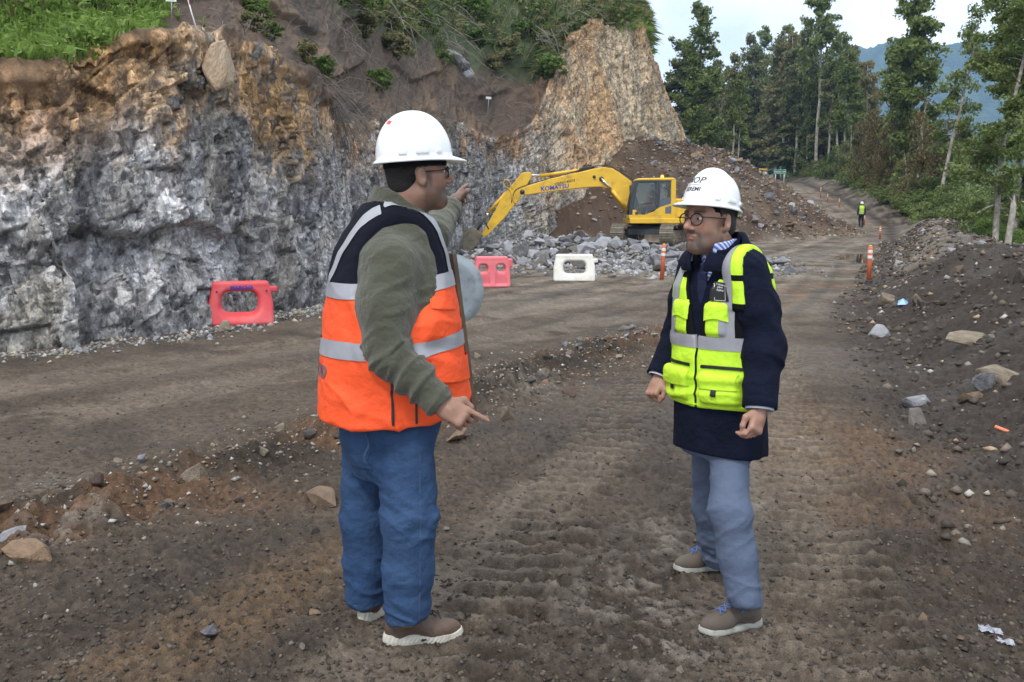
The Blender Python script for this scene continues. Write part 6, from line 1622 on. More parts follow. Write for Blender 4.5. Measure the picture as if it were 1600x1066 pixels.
def man_orange():
    phi = math.radians(16); F1 = np.array([math.cos(phi), math.sin(phi), 0]); R1 = frame(F1)
    T0 = np.array([P(614, 600, 3.22)[0], 3.22, 0.0]); side, fwd = R1[0], R1[1]
    base = np.array([T0[0], T0[1], drop(T0[0], T0[1])])
    ps = Person(base, 'man in white hard hat and orange safety vest pointing at the rock')
    loc = lambda p: (p - T0) @ R1.T
    hc = P(653, 276, 3.2); hphi = math.radians(20); HR = head_frame((math.cos(hphi), math.sin(hphi)), math.radians(5))
    hq = lambda p: (p - hc) @ HR.T
    S_R, E_R, W_R = P(611, 410, 3.02), P(603, 546, 2.95), P(687, 631, 2.91)
    S_L = T0 + side * -.21 + fwd * .05 + np.array([0, 0, 1.42]); E_L, W_L = P(676, 366, 3.60), P(703, 326, 3.82)
    H_R, K_R, A_R = P(634, 690, 3.12), P(640, 815, 3.09), P(636, 962, 3.09)
    H_L, K_L, A_L = P(580, 690, 3.30), P(572, 815, 3.29), P(573, 938, 3.28)
    neck0 = T0 + fwd * .03 + np.array([0, 0, 1.50])
    zs = [.70, .83, .92, 1.06, 1.20, 1.315, 1.41, 1.48, 1.54, 1.595, 1.64]
    va = [.255, .262, .265, .262, .255, .245, .232, .205, .160, .112, .080]; vb = [.272, .276, .270, .254, .238, .220, .196, .168, .138, .104, .075]
    vcy = [0, 0, 0, 0, 0, 0, .002, .010, .016, .022, .03]
    def torso(p, o=0.0, n=2.3): return sd_loft(loc(p), zs, [x + o for x in va], [x + o for x in vb], cy=vcy, n=n)
    hand_dir = P(738, 659, 2.88) - W_R
    handL_dir = P(723, 288, 3.98) - P(708, 316, 3.84)
    def hands(p):
        d = sd_hand(p, P(690, 634, 2.905), hand_dir, (-.15, -.8, .55), (.35, .1, .9), POINT, thumb_curl=.8, size=1.02)
        return np.minimum(d, sd_hand(p, P(707, 319, 3.84), handL_dir, (-.75, -.1, .6), (-.45, -.25, .85), POINT, thumb_curl=.6, size=.98))
    def body(p):
        q = hq(p); d = sd_head(q, 1.04, 1.05)
        d = smin(d, sd_cone(p, hc + HR.T @ np.array([0, -.030, -.055]), neck0, .066, .074), .03)
        d = smin(d, np.maximum(torso(p, -.05), .95 - p[:, 2]), .03)
        for ch, rd in (((S_R, E_R, W_R), (.06, .05, .032)), ((S_L, E_L, W_L), (.055, .045, .032)), ((H_R, K_R, A_R), (.08, .06, .045)), ((H_L, K_L, A_L), (.08, .06, .045))):
            d = smin(d, sd_chain(p, ch, rd, .02), .03)
        d = smin(d, sd_cone(p, T0 + np.array([0, 0, .86]), T0 + np.array([0, 0, 1.0]), .10, .13), .05)
        return smin(d, hands(p), .012)
    lo, hi = (-1.05, 2.55, .02), (.10, 4.15, 1.95)
    V, Q = sdf_mesh(body, lo, hi, .0045); V = relax(V, Q, 1, .4)
    bo = ps.put('body', V, Q, M_skin)
    point_color(bo.data, skin_colours(V, hc, HR, (.28, .155, .108), stubble=.6, goatee=.4))  # skin base set darker to stand in for shade on the face
    eyes(ps, bo, hc, HR)
    hair_shell(ps, hc, HR, M_hair, low=-.075)
    spectacles(ps, hc, HR, plain('spectacle_frame_brown', (.035, .012, .012), .25), round_=False, w=.0265, h=.0175)
    ho, hW, hF = helmet(ps, hc + HR.T @ np.array([0, -.006, .064]), head_frame((math.cos(hphi), math.sin(hphi)), math.radians(4)), scale=1.02)
    hb = BVHTree.FromPolygons([tuple(v) for v in hW.tolist()], hF)
    # small red sticker towards the back of the hat
    st = HR.T @ np.array([.055, -.065, .0]); 
    tv = np.array([(x, y, 0) for y in np.linspace(-.008, .008, 4) for x in np.linspace(-.009, .009, 4)]); tf = [(i * 4 + j, i * 4 + j + 1, i * 4 + j + 5, i * 4 + j + 4) for i in range(3) for j in range(3)]
    pt_ = P(607, 190, 3.14); nd = unit(pt_ - (hc + HR.T @ np.array([0, 0, .05])))
    v, f = wrap(tv, tf, pt_ + nd * .0, np.cross([0, 0, 1], nd), np.cross(nd, np.cross([0, 0, 1], nd)), hb, .0012, .15); ps.put('sticker', v, f, plain('sticker_red', (.7, .05, .03), .4), ho, smooth=False)
    # fleece pullover
    M_fleece = cloth('olive_fleece', (.074, .076, .052), rough=.95, weave=600, bump=.5, sheen=.25)
    mid_R, mf_R = (S_R + E_R) / 2 + np.array([-.012, -.005, 0]), (E_R + W_R) / 2
    def arms(p, o=0.0):
        d = sd_chain(p, (S_R, mid_R, E_R, mf_R, W_R), (.086 + o, .085 + o, .073 + o, .064 + o, .051 + o), .03)
        return np.minimum(d, sd_chain(p, (S_L, E_L, W_L), (.080 + o, .068 + o, .052 + o), .03))
    ncen = neck0 + np.array([0, 0, 0])
    def fleece(p):
        ar = arms(p)
        for w_, a_ in ((W_R, E_R), (W_L, E_L)): ar = smax(ar, np.where(np.linalg.norm(p - w_, axis=1) < .22, (p - w_) @ unit(w_ - a_), -1), .006)
        d = smin(np.maximum(torso(p, -.018), .88 - p[:, 2]), ar, .04)
        q = loc(p); z = q[:, 2]; q2 = q.copy(); q2[:, 1] -= .030 + .25 * (z - 1.55)
        tilt = z + .45 * q2[:, 1]
        rr2 = np.hypot(q2[:, 0], q2[:, 1] * .95) - np.interp(tilt, [1.46, 1.53, 1.61], [.128, .104, .094])
        col_ = np.maximum(np.abs(rr2) - .007, np.maximum(tilt - 1.598, 1.46 - tilt))
        col_ = smax(col_, .022 - np.abs(q2[:, 0]) + (tilt - 1.5) * .25 - 10 * (q2[:, 1] < 0), .008)
        return smin(d, col_, .012)
    def post(V, N_):
        dR = unit(W_R - E_R); dU = unit(E_R - S_R); tR = np.clip((V - E_R) @ dR / .25, -1, 1)
        near_el = np.exp(-(np.linalg.norm(V - E_R, axis=1) / .13) ** 2); fore = ((V - E_R) @ dR > .03) & (V[:, 1] < 3.1)
        up_ = ((V - E_R) @ dR <= .03) & (V[:, 1] < 3.1); lf = V[:, 1] > 3.35
        V = folds(V, N_, dR, .0120, .032, .10, 5, fore * 1.0); V = folds(V, N_, unit(dU * .6 + dR * .8), .0140, .038, .13, 6, up_ * (.28 + .9 * near_el))
        return folds(V, N_, unit(W_L - E_L), .007, .028, .12, 7, lf * 1.0)
    _, fV, fQ = ps.soft('fleece_pullover', fleece, lo, hi, .006, M_fleece, 3, post)
    for w_, a_, r0 in ((W_R, E_R, .0555), (W_L, E_L, .056)):          # knitted cuffs
        d = unit(w_ - a_); ps.put('cuff', *tube([w_ - d * .030, w_ - d * .022, w_ + d * .004, w_ + d * .010], [r0 * .97, r0, r0 * .98, r0 * .85], 28, cap=False), M_fleece)
    # vest
    M_orangev = cloth('fluorescent_orange', (.93, .105, .028), rough=.62, weave=700, bump=.3, var=.05); M_navyv = cloth('navy_softshell', (.006, .007, .014), rough=.85, weave=700, bump=.3, spec=.15)
    def vest(p):
        q = loc(p); ar = arms(p, .012)
        d = smin(torso(p, .0), ar, .03)
        lim = np.interp(p[:, 2], [1.05, 1.16, 1.26, 1.36, 1.50], [.33, .26, .20, .178, .165])
        d = smax(d, np.abs(q[:, 0]) - lim, .008)
        d = smax(d, np.where(p[:, 2] < 1.24, torso(p, .012), -1), .01)
        d = smax(d, .825 + .03 * sstep(.0, .25, q[:, 1]) - p[:, 2] + .02 * vnoise(p * 4, 3), .006)
        q2 = q.copy(); q2[:, 1] -= .030 + .25 * (q[:, 2] - 1.55); tilt = q[:, 2] + .62 * q2[:, 1]
        d = smax(d, -(np.interp(tilt, [1.44, 1.50, 1.60], [-.02, .112, .13]) - np.hypot(q2[:, 0], q2[:, 1])), .006) if False else smax(d, np.interp(tilt, [1.44, 1.50, 1.62], [.0, .122, .150]) - np.hypot(q2[:, 0], q2[:, 1] * .95), .006)
        return smax(d, -np.maximum(torso(p, -.035), .0 * ar - 1), .01)
    def postv(V, N_):
        V = folds(V, N_, side * .3 + fwd * .3 + np.array([0, 0, .5]), .006, .10, .20, 15)
        V = folds(V, N_, fwd + np.array([0, 0, .25]), .010, .11, .45, 16, sstep(1.15, .85, V[:, 2]))
        q = loc(V); pull = np.exp(-((q[:, 2] - 1.12) / .10) ** 2 - ((q[:, 1] - .12) / .12) ** 2) * (q[:, 0] > 0)
        return folds(V, N_, np.array([.4, 0, .9]), .011, .045, .30, 17, pull)
    V, Q = sdf_mesh(vest, lo, hi, .0065); V = relax(V, Q, 2, .45); V = postv(V, vnormals(V, Q)); q = loc(V); N_ = vnormals(V, Q)
    vo = ps.put('safety_vest', V, Q, M_orangev)
    zt = 1.265 + .035 * sstep(0, .2, q[:, 1])                          # lower edge of the navy yoke
    v, t = shell_piece(V, Q, q[:, 2] - zt, .0016); ps.put('navy_yoke', v, t, M_navyv, vo)
    outer = np.minimum(torso(V), arms(V, .012)) > -.02
    def strip(g, name='reflective_stripe', mat=M_stripe, lift=.004):
        g = np.where(outer, g, -1); v, t = shell_piece(V, Q, g, lift)
        for v2, t2 in islands(v, t): ps.put(name, v2, t2, mat, vo)
    strip(.026 - np.abs(q[:, 2] - zt - .018))
    strip(.027 - np.abs(q[:, 2] - (1.085 + .020 * sstep(0, .2, q[:, 1]) + .01 * vnoise(V * 5, 8))))
    for s, S_ in ((1, S_R), (-1, S_L)):
        sl = loc(S_[None])[0]; dd = np.hypot(q[:, 1] - sl[1], (q[:, 2] - sl[2] + .02) * .9)
        g = .022 - np.abs(s * q[:, 0] - (.118 + .10 * np.maximum(0, 1.40 - q[:, 2]))); g = np.minimum(g, s * q[:, 0] - .03); g = np.where(q[:, 1] > -.04, g, -1); g = np.minimum(g, q[:, 2] - zt - .03); strip(g, lift=.0055)
        g = .022 - np.abs(q[:, 0] - s * (.05 + .35 * (q[:, 2] - 1.30))); g = np.minimum(g, -q[:, 1] - .05); g = np.minimum(g, q[:, 2] - zt - .03); strip(g, lift=.0048)
    # pocket flap, zips, front edge binding
    g = np.minimum(.016 - np.abs(q[:, 1] - .255 - .0), 1) if False else None
    def line(y0, z0, z1, w=.0042, nm='zip', lx=1):
        g = np.minimum(w - np.abs(q[:, 1] - y0 - .03 * (1.0 - q[:, 2])), np.minimum(q[:, 2] - z0, z1 - q[:, 2])); g = np.minimum(g, lx * q[:, 0] - .02); return strip(g, nm, M_zip, .0045)
    line(-.045, .835, 1.03); line(.035, .835, .96)
    gfl = np.minimum(np.minimum(.042 - np.abs(q[:, 2] - 1.005 + .10 * (q[:, 1] - .2)), q[:, 1] - .085), .262 - q[:, 1]); gfl = np.minimum(gfl, q[:, 0] + .02); strip(gfl, 'pocket_flap', M_orangev, .0095)
    gfl = np.minimum(np.minimum(.020 - np.abs(q[:, 2] - 1.232 + .10 * (q[:, 1] - .2)), q[:, 1] - .10), .20 - q[:, 1]); gfl = np.minimum(gfl, q[:, 0] + .0); strip(gfl, 'pocket_flap', M_orangev, .006)
    g = np.minimum(.010 - np.abs(q[:, 0] + .015), q[:, 1] - .05); g = np.minimum(g, 1.40 - q[:, 2]); strip(g, 'front_zip', M_zip, .006)
    bz = bvh_of(V, Q)
    v, f = text_mesh('CALIDAD', .058, bold=.0025); o_ = T0 - fwd * .29 + np.array([0, 0, 1.0]) 
    v, f = wrap(v, f, o_, -side * -1 if False else side * 1.0, (0, 0, 1), bz, .003, .3); ps.put('lettering', v, f, plain('print_grey', (.12, .11, .13), .6), vo, smooth=False)
    a_, b_ = P(731, 444, 3.25), P(735, 455, 3.25)
    # jeans
    M_jean = denim()
    zj = [.60, .70, .80, .95, 1.02]
    def jeans(p):
        d = sd_loft(loc(p), zj, [.165, .18, .19, .20, .20], [.14, .165, .185, .195, .195], cy=[-.01] * 5, cx=[.0] * 5, n=2.2)
        for ch, rd in (((H_R + np.array([0, 0, .03]), K_R, K_R * .5 + A_R * .5, A_R), (.108, .096, .088, .082)), ((H_L + np.array([0, 0, .03]), K_L, K_L * .5 + A_L * .5, A_L), (.105, .090, .082, .078))):
            d = smin(d, sd_chain(p, ch, rd, .03), .03)
        dr = unit(A_R - K_R); dl = unit(A_L - K_L)
        near = np.linalg.norm(p[:, :2] - A_R[:2], axis=1) < np.linalg.norm(p[:, :2] - A_L[:2], axis=1)
        e = np.where(near, (p - A_R) @ unit(dr + np.array([.22, 0, 0])) - .012, (p - A_L) @ unit(dl + np.array([.12, 0, 0])) - .012)
        return smax(d, e, .004)
    def postj(V, N_):
        low = sstep(.34, .12, V[:, 2]); kn = np.exp(-((V[:, 2] - .47) / .10) ** 2); hip = sstep(.60, .72, V[:, 2])
        V = folds(V, N_, (0.2, 0, 1), .0075, .034, .11, 25, low + .5 * kn); V = folds(V, N_, (.7, .2, .7), .011, .055, .18, 26, hip + .4); V = folds(V, N_, (-.5, 0, .8), .008, .045, .16, 27, kn)
        return V
    V, Q = sdf_mesh(jeans, lo, hi, .0065); V = relax(V, Q, 2, .45); V = postj(V, vnormals(V, Q)); jo = ps.put('jeans', V, Q, M_jean)
    N_ = vnormals(V, Q)
    ql = loc(V); dR = unit(A_R - K_R)
    # side seam on the near leg, hems, back pocket
    axp = (V - H_R) @ unit(A_R - H_R); latv = (V - H_R) - axp[:, None] * unit(A_R - H_R)
    g = np.minimum(.0022 - np.abs(latv @ fwd - .030), -(latv @ np.array([0, 1., 0])) - .02); g = np.minimum(g, np.minimum(axp - .02, np.linalg.norm(A_R - H_R) - axp))
    v, t = clip_mesh(V + N_ * .0015, Q, g); M_stitch = plain('denim_stitch', (.06, .095, .17), .9)
    if len(t): ps.put('side_seam', v, t, M_stitch, jo)
    for A_, K_ in ((A_R, K_R), (A_L, K_L)):
        ax2 = (V - A_) @ unit(A_ - K_); rd2 = np.linalg.norm((V - A_) - ax2[:, None] * unit(A_ - K_), axis=1)
        g = np.minimum(.0020 - np.abs(ax2 + .014 + (V[:, 0] - A_[0]) * .2), .14 - rd2); v, t = clip_mesh(V + N_ * .0012, Q, g)
        for v2, t2 in islands(v, t): ps.put('hem_stitch', v2, t2, M_stitch, jo)
    g = np.minimum(.075 - np.abs(ql[:, 0] - .085), .075 - np.abs(ql[:, 2] - .735)); g = np.minimum(g, -ql[:, 1] - .02)
    v, t = shell_piece(V, Q, g, .0030); ps.put('back_pocket', v, t, M_jean, jo)
    v, t = shell_piece(V, Q, .0016 - np.abs(g - .006), .0042)
    for v2, t2 in islands(v, t): ps.put('pocket_stitch', v2, t2, M_stitch, jo)
    # shoes
    M_boot = plain('brown_leather', (.095, .058, .040), rough=.5, var=.3, scale=9, bump=.3, bscale=160, dirt=(.14, .11, .085), dscale=9, damt=.5); M_solew = plain('white_sole', (.56, .53, .46), rough=.7, var=.15, scale=20, dirt=(.16, .13, .10), dscale=14, damt=.6)
    M_lace = plain('brown_laces', (.05, .035, .028), .8)
    hr = G(600, 1000); dr_ = np.array([.97, .235]); hl = G(563, 972) ; dl_ = np.array([.56, .83])
    hr[2] = foot_z(hr, dr_); hl[2] = foot_z(hl, dl_)
    shoe(ps, hr, dr_, M_boot, M_solew, M_lace, L_=.288, thick=.032, ribs=.0016); shoe(ps, hl, dl_, M_boot, M_solew, M_lace, L_=.288, thick=.032, ribs=.0016, side=-1)
    return ps
man_orange()
# ------------------------------------------------------------------ stop/go paddle tucked in front of the man in orange
def paddle():
    c = P(711, 452, 3.54); nrm = unit(np.array([.62, -.78, .05])); up = unit(P(707, 400, 3.54) - P(739, 660, 3.50)); rt = unit(np.cross(up, nrm)); nrm = np.cross(rt, up)
    base = P(739, 660, 3.50)
    e = empty('traffic_paddle', tuple(base), 'grey back of a round traffic paddle on a wooden stick beside the orange vest', 'traffic paddle')
    rr2 = .138; a = np.linspace(0, 2 * math.pi, 56, endpoint=False); rings = []
    vs_ = []
    for k in (0.0, .35, .7, 1.0):
        x, y = rr2 * k * np.cos(a), rr2 * k * np.sin(a)
        fold = np.maximum(0, -(y * .80 + x * .42) - .062)
        vs_.append(c + x[:, None] * rt + (y + fold * .15)[:, None] * up + (-.45 * fold)[:, None] * -nrm)
    V = np.concatenate(vs_); n = 56
    F = [(i * n + j, i * n + (j + 1) % n, (i + 1) * n + (j + 1) % n, (i + 1) * n + j) for i in range(3) for j in range(n)]
    o = mobj('disc', V - base, F, plain('scuffed_sheet_metal', (.36, .40, .43), rough=.5, metal=.25, var=.18, scale=9, dirt=(.10, .09, .08), dscale=14, damt=.7), e)
    s = o.modifiers.new('thick', 'SOLIDIFY'); s.thickness = .004
    v, f = tube([base + nrm * .012, c + nrm * .016 + up * .02, c + nrm * .014 + up * rr2 * 1.0], .015, 4); mobj('wooden_stick', v - base, f, M_wood, e, smooth=False)
paddle()
# ------------------------------------------------------------------ the man in the yellow vest
def man_yellow():
    phi = math.radians(40); F2 = np.array([-math.cos(phi), -math.sin(phi), 0]); R2 = frame(F2); side, fwd = R2[0], R2[1]
    T0 = np.array([P(1127, 550, 3.40)[0], 3.40, 0.0]); base = np.array([T0[0], T0[1], drop(T0[0], T0[1])])
    ps = Person(base, 'man in white hard hat, yellow-green safety vest and navy coat listening')
    loc = lambda p: (p - T0) @ R2.T
    hphi = math.radians(35); hd = (-math.cos(hphi), -math.sin(hphi)); hc = P(1108, 347, 3.38); HR = head_frame(hd, math.radians(1))
    hq = lambda p: (p - hc) @ HR.T
    S_L, E_L, W_L = P(1166, 420, 3.25), P(1194, 545, 3.20), P(1187, 636, 3.13)
    S_R, E_R, W_R = P(1092, 418, 3.56), P(1064, 520, 3.68), P(1032, 588, 3.60)
    H_L, K_L, A_L = P(1138, 680, 3.36), P(1141, 800, 3.22), P(1163, 935, 3.17)
    H_R, K_R, A_R = P(1108, 680, 3.48), P(1110, 795, 3.58), P(1121, 872, 3.66)
    neck0 = T0 + fwd * .015 + np.array([0, 0, 1.36])
    zs = [.58, .70, .84, 1.00, 1.15, 1.27, 1.34, 1.39, 1.43]
    ca_ = [.186, .184, .182, .182, .186, .184, .165, .125, .085]; cb_ = [.150, .144, .138, .140, .142, .134, .112, .088, .070]
    cyy = [-.01, -.005, .0, .0, .0, 0, -.008, -.012, -.010]
    def torso(p, o=0.0, n=2.4): return sd_loft(loc(p), zs, [x + o for x in ca_], [x + o for x in cb_], cy=cyy, n=n)
    lo, hi = (.30, 2.75, .02), (1.35, 4.05, 1.80)
    dL = unit(W_L - E_L); dR = unit(W_R - E_R)
    def hands(p):
        d = sd_hand(p, W_L + dL * .012, unit(dL + fwd * .22), (.62, -.75, .1), fwd, RELAX, thumb_curl=.75, size=.92)
        return np.minimum(d, sd_hand(p, W_R + dR * .012, unit(dR + np.array([-.10, -.15, -.05])), (-.45, -.2, .75), (-.2, -.9, -.2), FIST, thumb_curl=.75, size=.9))
    def body(p):
        d = sd_head(hq(p), 1.0, .92)
        d = smin(d, sd_cone(p, hc + HR.T @ np.array([0, -.030, -.055]), neck0, .060, .064), .03)
        d = smin(d, np.maximum(torso(p, -.045), .90 - p[:, 2]), .03)
        for ch, rd in (((S_R, E_R, W_R), (.05, .042, .029)), ((S_L, E_L, W_L), (.05, .042, .029)), ((H_R, K_R, A_R), (.065, .05, .04)), ((H_L, K_L, A_L), (.065, .05, .04))):
            d = smin(d, sd_chain(p, ch, rd, .02), .03)
        d = smin(d, sd_cone(p, T0 + np.array([0, 0, .74]), T0 + np.array([0, 0, .95]), .10, .10), .05)
        return smin(d, hands(p), .012)
    V, Q = sdf_mesh(body, lo, hi, .0042); V = relax(V, Q, 1, .35)
    bo = ps.put('body', V, Q, M_skin)
    point_color(bo.data, skin_colours(V, hc, HR, (.37, .208, .148), stubble=.6, goatee=.7, hair=(.028, .024, .021)))
    eyes(ps, bo, hc, HR, (.0, -.001))
    hair_shell(ps, hc, HR, M_hair2, low=-.07)
    spectacles(ps, hc, HR, M_frame, True, .0245, .0215)
    hR = head_frame(hd, math.radians(9))
    ho, hW, hF = helmet(ps, hc + HR.T @ np.array([0, -.008, .060]), hR, rim_green=True, scale=.875)
    hb = BVHTree.FromPolygons([tuple(v) for v in hW.tolist()], hF)
    ink = plain('hat_print', (.02, .02, .025), .5); hcen = hc + HR.T @ np.array([0, 0, .05])
    for s_, size, zz in (('MOP', .034, .098), ('SEREMI', .022, .058)):
        v, f = text_mesh(s_, size, bold=.0004); o_ = hcen + hR.T @ np.array([0, .16, zz * .86 + .004])
        v, f = wrap(v, f, o_, -hR[0], hR[2], hb, .0012, .2); ps.put('lettering', v, f, ink, ho, smooth=False)
    tv = np.array([(x, y, 0) for y in (-.0008, .0008) for x in np.linspace(-.028, .028, 14)]); tf = [(j, j + 1, 15 + j, 14 + j) for j in range(13)]
    v, f = wrap(tv, tf, hcen + hR.T @ np.array([0, .16, .070]), -hR[0], hR[2], hb, .0012, .2); ps.put('printed_rule', v, f, ink, ho, smooth=False)
    # trousers
    M_trou = cloth('blue_grey_chino', (.105, .135, .205), rough=.85, weave=900, bump=.3, var=.12)
    def trousers(p):
        d = sd_loft(loc(p), [.62, .72, .9], [.15, .16, .165], [.11, .115, .12], n=2.2)
        for ch, rd in (((H_L, K_L, K_L * .5 + A_L * .5, A_L), (.072, .074, .068, .065)), ((H_R, K_R, K_R * .5 + A_R * .5, A_R), (.070, .070, .065, .063))):
            d = smin(d, sd_chain(p, ch, rd, .03), .025)
        near = np.linalg.norm(p[:, :2] - A_L[:2], axis=1) < np.linalg.norm(p[:, :2] - A_R[:2], axis=1)
        e = np.where(near, (p - A_L) @ unit(unit(A_L - K_L) + np.array([-.12, 0, 0])) - .030, (p - A_R) @ unit(unit(A_R - K_R) + np.array([-.1, 0, 0])) - .026)
        return smax(d, e, .004)
    def postt(V, N_):
        low = sstep(.30, .10, V[:, 2]); kn = np.exp(-((V[:, 2] - .44) / .09) ** 2)
        return folds(folds(V, N_, (-.8, .2, .7), .0075, .040, .14, 35, .15 + low * .5 + kn), N_, (.4, 0, 1), .0055, .030, .12, 36, low)
    V, Q = sdf_mesh(trousers, lo, hi, .006); V = relax(V, Q, 2, .45); V = postt(V, vnormals(V, Q)); to = ps.put('trousers', V, Q, M_trou)
    N_ = vnormals(V, Q); axp = (V - H_L) @ unit(A_L - H_L); latv = (V - H_L) - axp[:, None] * unit(A_L - H_L)
    g = np.minimum(.0018 - np.abs(latv @ fwd + .012 + .05 * np.sin(np.clip(axp, 0, .7) * 4.5) * -.3), -(latv @ np.array([-.3, 1., 0])) - .02); g = np.minimum(g, axp - .02)
    v, t = clip_mesh(V + N_ * .0012, Q, g)
    for v2, t2 in islands(v, t): ps.put('side_seam', v2, t2, bpy.data.materials.get('chino_stitch') or plain('chino_stitch', (.05, .075, .14), .9), to)
    # coat
    M_coat = cloth('navy_coat_cloth', (.0048, .0072, .020), rough=.85, weave=800, bump=.4, var=.2, spec=.15)
    mL, mR = (S_L + E_L) / 2 + np.array([.006, 0, 0]), (S_R + E_R) / 2
    def arms(p, o=0.0):
        d = sd_chain(p, (S_L, mL, E_L, W_L), (.076 + o, .074 + o, .069 + o, .057 + o), .03)
        return np.minimum(d, sd_chain(p, (S_R, mR, E_R, W_R), (.082 + o, .078 + o, .070 + o, .056 + o), .03))
    def coat(p):
        q = loc(p); z = q[:, 2]
        ar = arms(p)
        for w_, a_ in ((W_R, E_R), (W_L, E_L)): ar = smax(ar, np.where(np.linalg.norm(p - w_, axis=1) < .2, (p - w_) @ unit(w_ - a_), -1), .004)
        d = smin(torso(p, 0), ar, .018)
        d = smax(d, .632 + .012 * q[:, 1] / .15 - z, .006)
        d = smax(d, -(np.hypot(q[:, 0], q[:, 1] - .015) - np.interp(z, [.6, 1.30, 1.36, 1.44], [-.1, -.1, .062, .080])), .006)
        # stand-and-fall collar, open in front
        q2 = q.copy(); q2[:, 1] -= .02 + .12 * (z - 1.36)
        rad_ = np.hypot(q2[:, 0], q2[:, 1] * .95); fr = sstep(-.02, .08, q2[:, 1])
        for r0, r1, z0, z1, th in ((.084, .080, 1.345, 1.478, .006), (.140, .086, 1.362, 1.474, .006)):
            rz_ = r0 + (r1 - r0) * np.clip((z - z0) / (z1 - z0), 0, 1)
            c_ = np.maximum(np.abs(rad_ - rz_) - th, np.maximum(z - z1 + .055 * fr + .02 * (q2[:, 1] > 0) * np.abs(q2[:, 0]) / .08, z0 - z - .03 * fr))
            c_ = smax(c_, .036 - np.abs(q2[:, 0]) + .30 * (z - 1.40) - 10 * (q2[:, 1] < 0), .006)
            d = smin(d, c_, .008)
        d = smax(d, -np.maximum(np.abs(q[:, 0]) - np.interp(z, [1.20, 1.42], [.0, .040]), np.maximum(.03 - q[:, 1], 1.22 - z)), .006)
        return d
    def postc(V, N_):
        aL = sstep(.02, -.02, arms(V) - .012) ; el = np.exp(-(np.linalg.norm(V - E_L, axis=1) / .16) ** 2)
        V = folds(V, N_, unit(dL * .8 + fwd * .5), .0115, .045, .16, 45, aL * (.4 + .9 * el))
        return folds(V, N_, fwd + np.array([0, 0, .1]), .005, .06, .5, 46, sstep(.85, .65, V[:, 2]))
    V, Q = sdf_mesh(coat, lo, hi, .0058); V = relax(V, Q, 2, .45); V = postc(V, vnormals(V, Q)); co = ps.put('navy_coat', V, Q, M_coat)
    for w_, d, r0 in ((W_L, dL, .062), (W_R, dR, .059)):
        ps.put('cuff', *tube([w_ - d * .032, w_ - d * .028, w_ + d * .004, w_ + d * .006], [r0 * .96, r0, r0, r0 * .93], 28, cap=False), M_coat, co)
        ps.put('shirt_cuff', *tube([w_ - d * .01, w_ + d * .012], [r0 * .82, r0 * .82], 24, cap=False), plain('shirt_white', (.62, .66, .74), .8), co)
    g = np.where(np.abs(loc(V)[:, 0] + .03) < .0025, 1, -1)
    # shirt collar and tie
    M_shirt, t_, b_ = nodes('striped_shirt'); wv = t_.nodes.new('ShaderNodeTexWave'); wv.bands_direction = 'DIAGONAL'; wv.inputs['Scale'].default_value = 34; wv.inputs['Distortion'].default_value = 0
    tc = t_.nodes.new('ShaderNodeTexCoord'); cr = t_.nodes.new('ShaderNodeValToRGB'); cr.color_ramp.elements[0].color = (.60, .66, .82, 1); cr.color_ramp.elements[0].position = .35; cr.color_ramp.elements[1].color = (.10, .17, .52, 1); cr.color_ramp.elements[1].position = .6
    t_.links.new(tc.outputs['Object'], wv.inputs['Vector']); t_.links.new(wv.outputs['Fac'], cr.inputs[0]); t_.links.new(cr.outputs[0], b_.inputs['Base Color']); b_.inputs['Roughness'].default_value = .8
    def shirt(p):
        q = loc(p); z = q[:, 2]; q2 = q.copy(); q2[:, 1] -= .025 + .20 * (z - 1.38); rad_ = np.hypot(q2[:, 0], q2[:, 1])
        rz_ = np.interp(z, [1.33, 1.39, 1.46], [.078, .068, .066])
        d = np.maximum(np.abs(rad_ - rz_) - .004, np.maximum(z - 1.452 + .26 * np.maximum(0, q2[:, 1]), 1.33 - z))
        d = smax(d, .010 + .16 * (z - 1.36) - np.abs(q2[:, 0]) - 10 * (q2[:, 1] < 0), .004)
        chest = sd_ell(p, T0 + fwd * .055 + np.array([0, 0, 1.29]), (.06, .06, .09))
        return smin(d, chest, .01)
    ps.soft('striped_shirt', shirt, T0 + np.array([-.2, -.2, 1.15]), T0 + np.array([.2, .2, 1.5]), .004, M_shirt, 1)
    tk = T0 + fwd * .118 + np.array([0, 0, 1.352])
    def tie(p):
        q = (p - tk) @ R2.T
        d = sd_cone(q, (0, 0, .0), (0, .004, -.028), .017, .012); b2 = sd_box(q, (0, .010, -.09), (.022 , .006, .07), .005); return smin(d, b2, .008)
    ps.soft('tie', tie, tk + np.array([-.1, -.1, -.2]), tk + np.array([.1, .1, .06]), .0045, cloth('navy_tie', (.012, .018, .05), rough=.5), 1)
    # vest
    M_lime = cloth('fluorescent_yellow', (.56, .88, .045), rough=.6, weave=700, bump=.3, var=.05)
    vgap = lambda z: np.interp(z, [.8, 1.06, 1.13, 1.30, 1.38, 1.43], [.003, .004, .020, .062, .098, .115])
    def vest(p):
        q = loc(p); d = smin(torso(p, .012), arms(p, .010), .018)
        d = smax(d, np.where(p[:, 2] < 1.20, torso(p, .018), -1), .008)
        d = smax(d, np.abs(q[:, 0]) - np.interp(p[:, 2], [1.05, 1.12, 1.20, 1.30, 1.42], [.26, .225, .196, .180, .166]), .006)
        d = smax(d, -np.maximum(np.abs(q[:, 0]) - vgap(q[:, 2]), .02 - q[:, 1]), .004)
        d = smax(d, -(np.hypot(q[:, 0], q[:, 1] - .01) - np.interp(q[:, 2], [1.30, 1.37, 1.45], [.04, .112, .150])), .006)
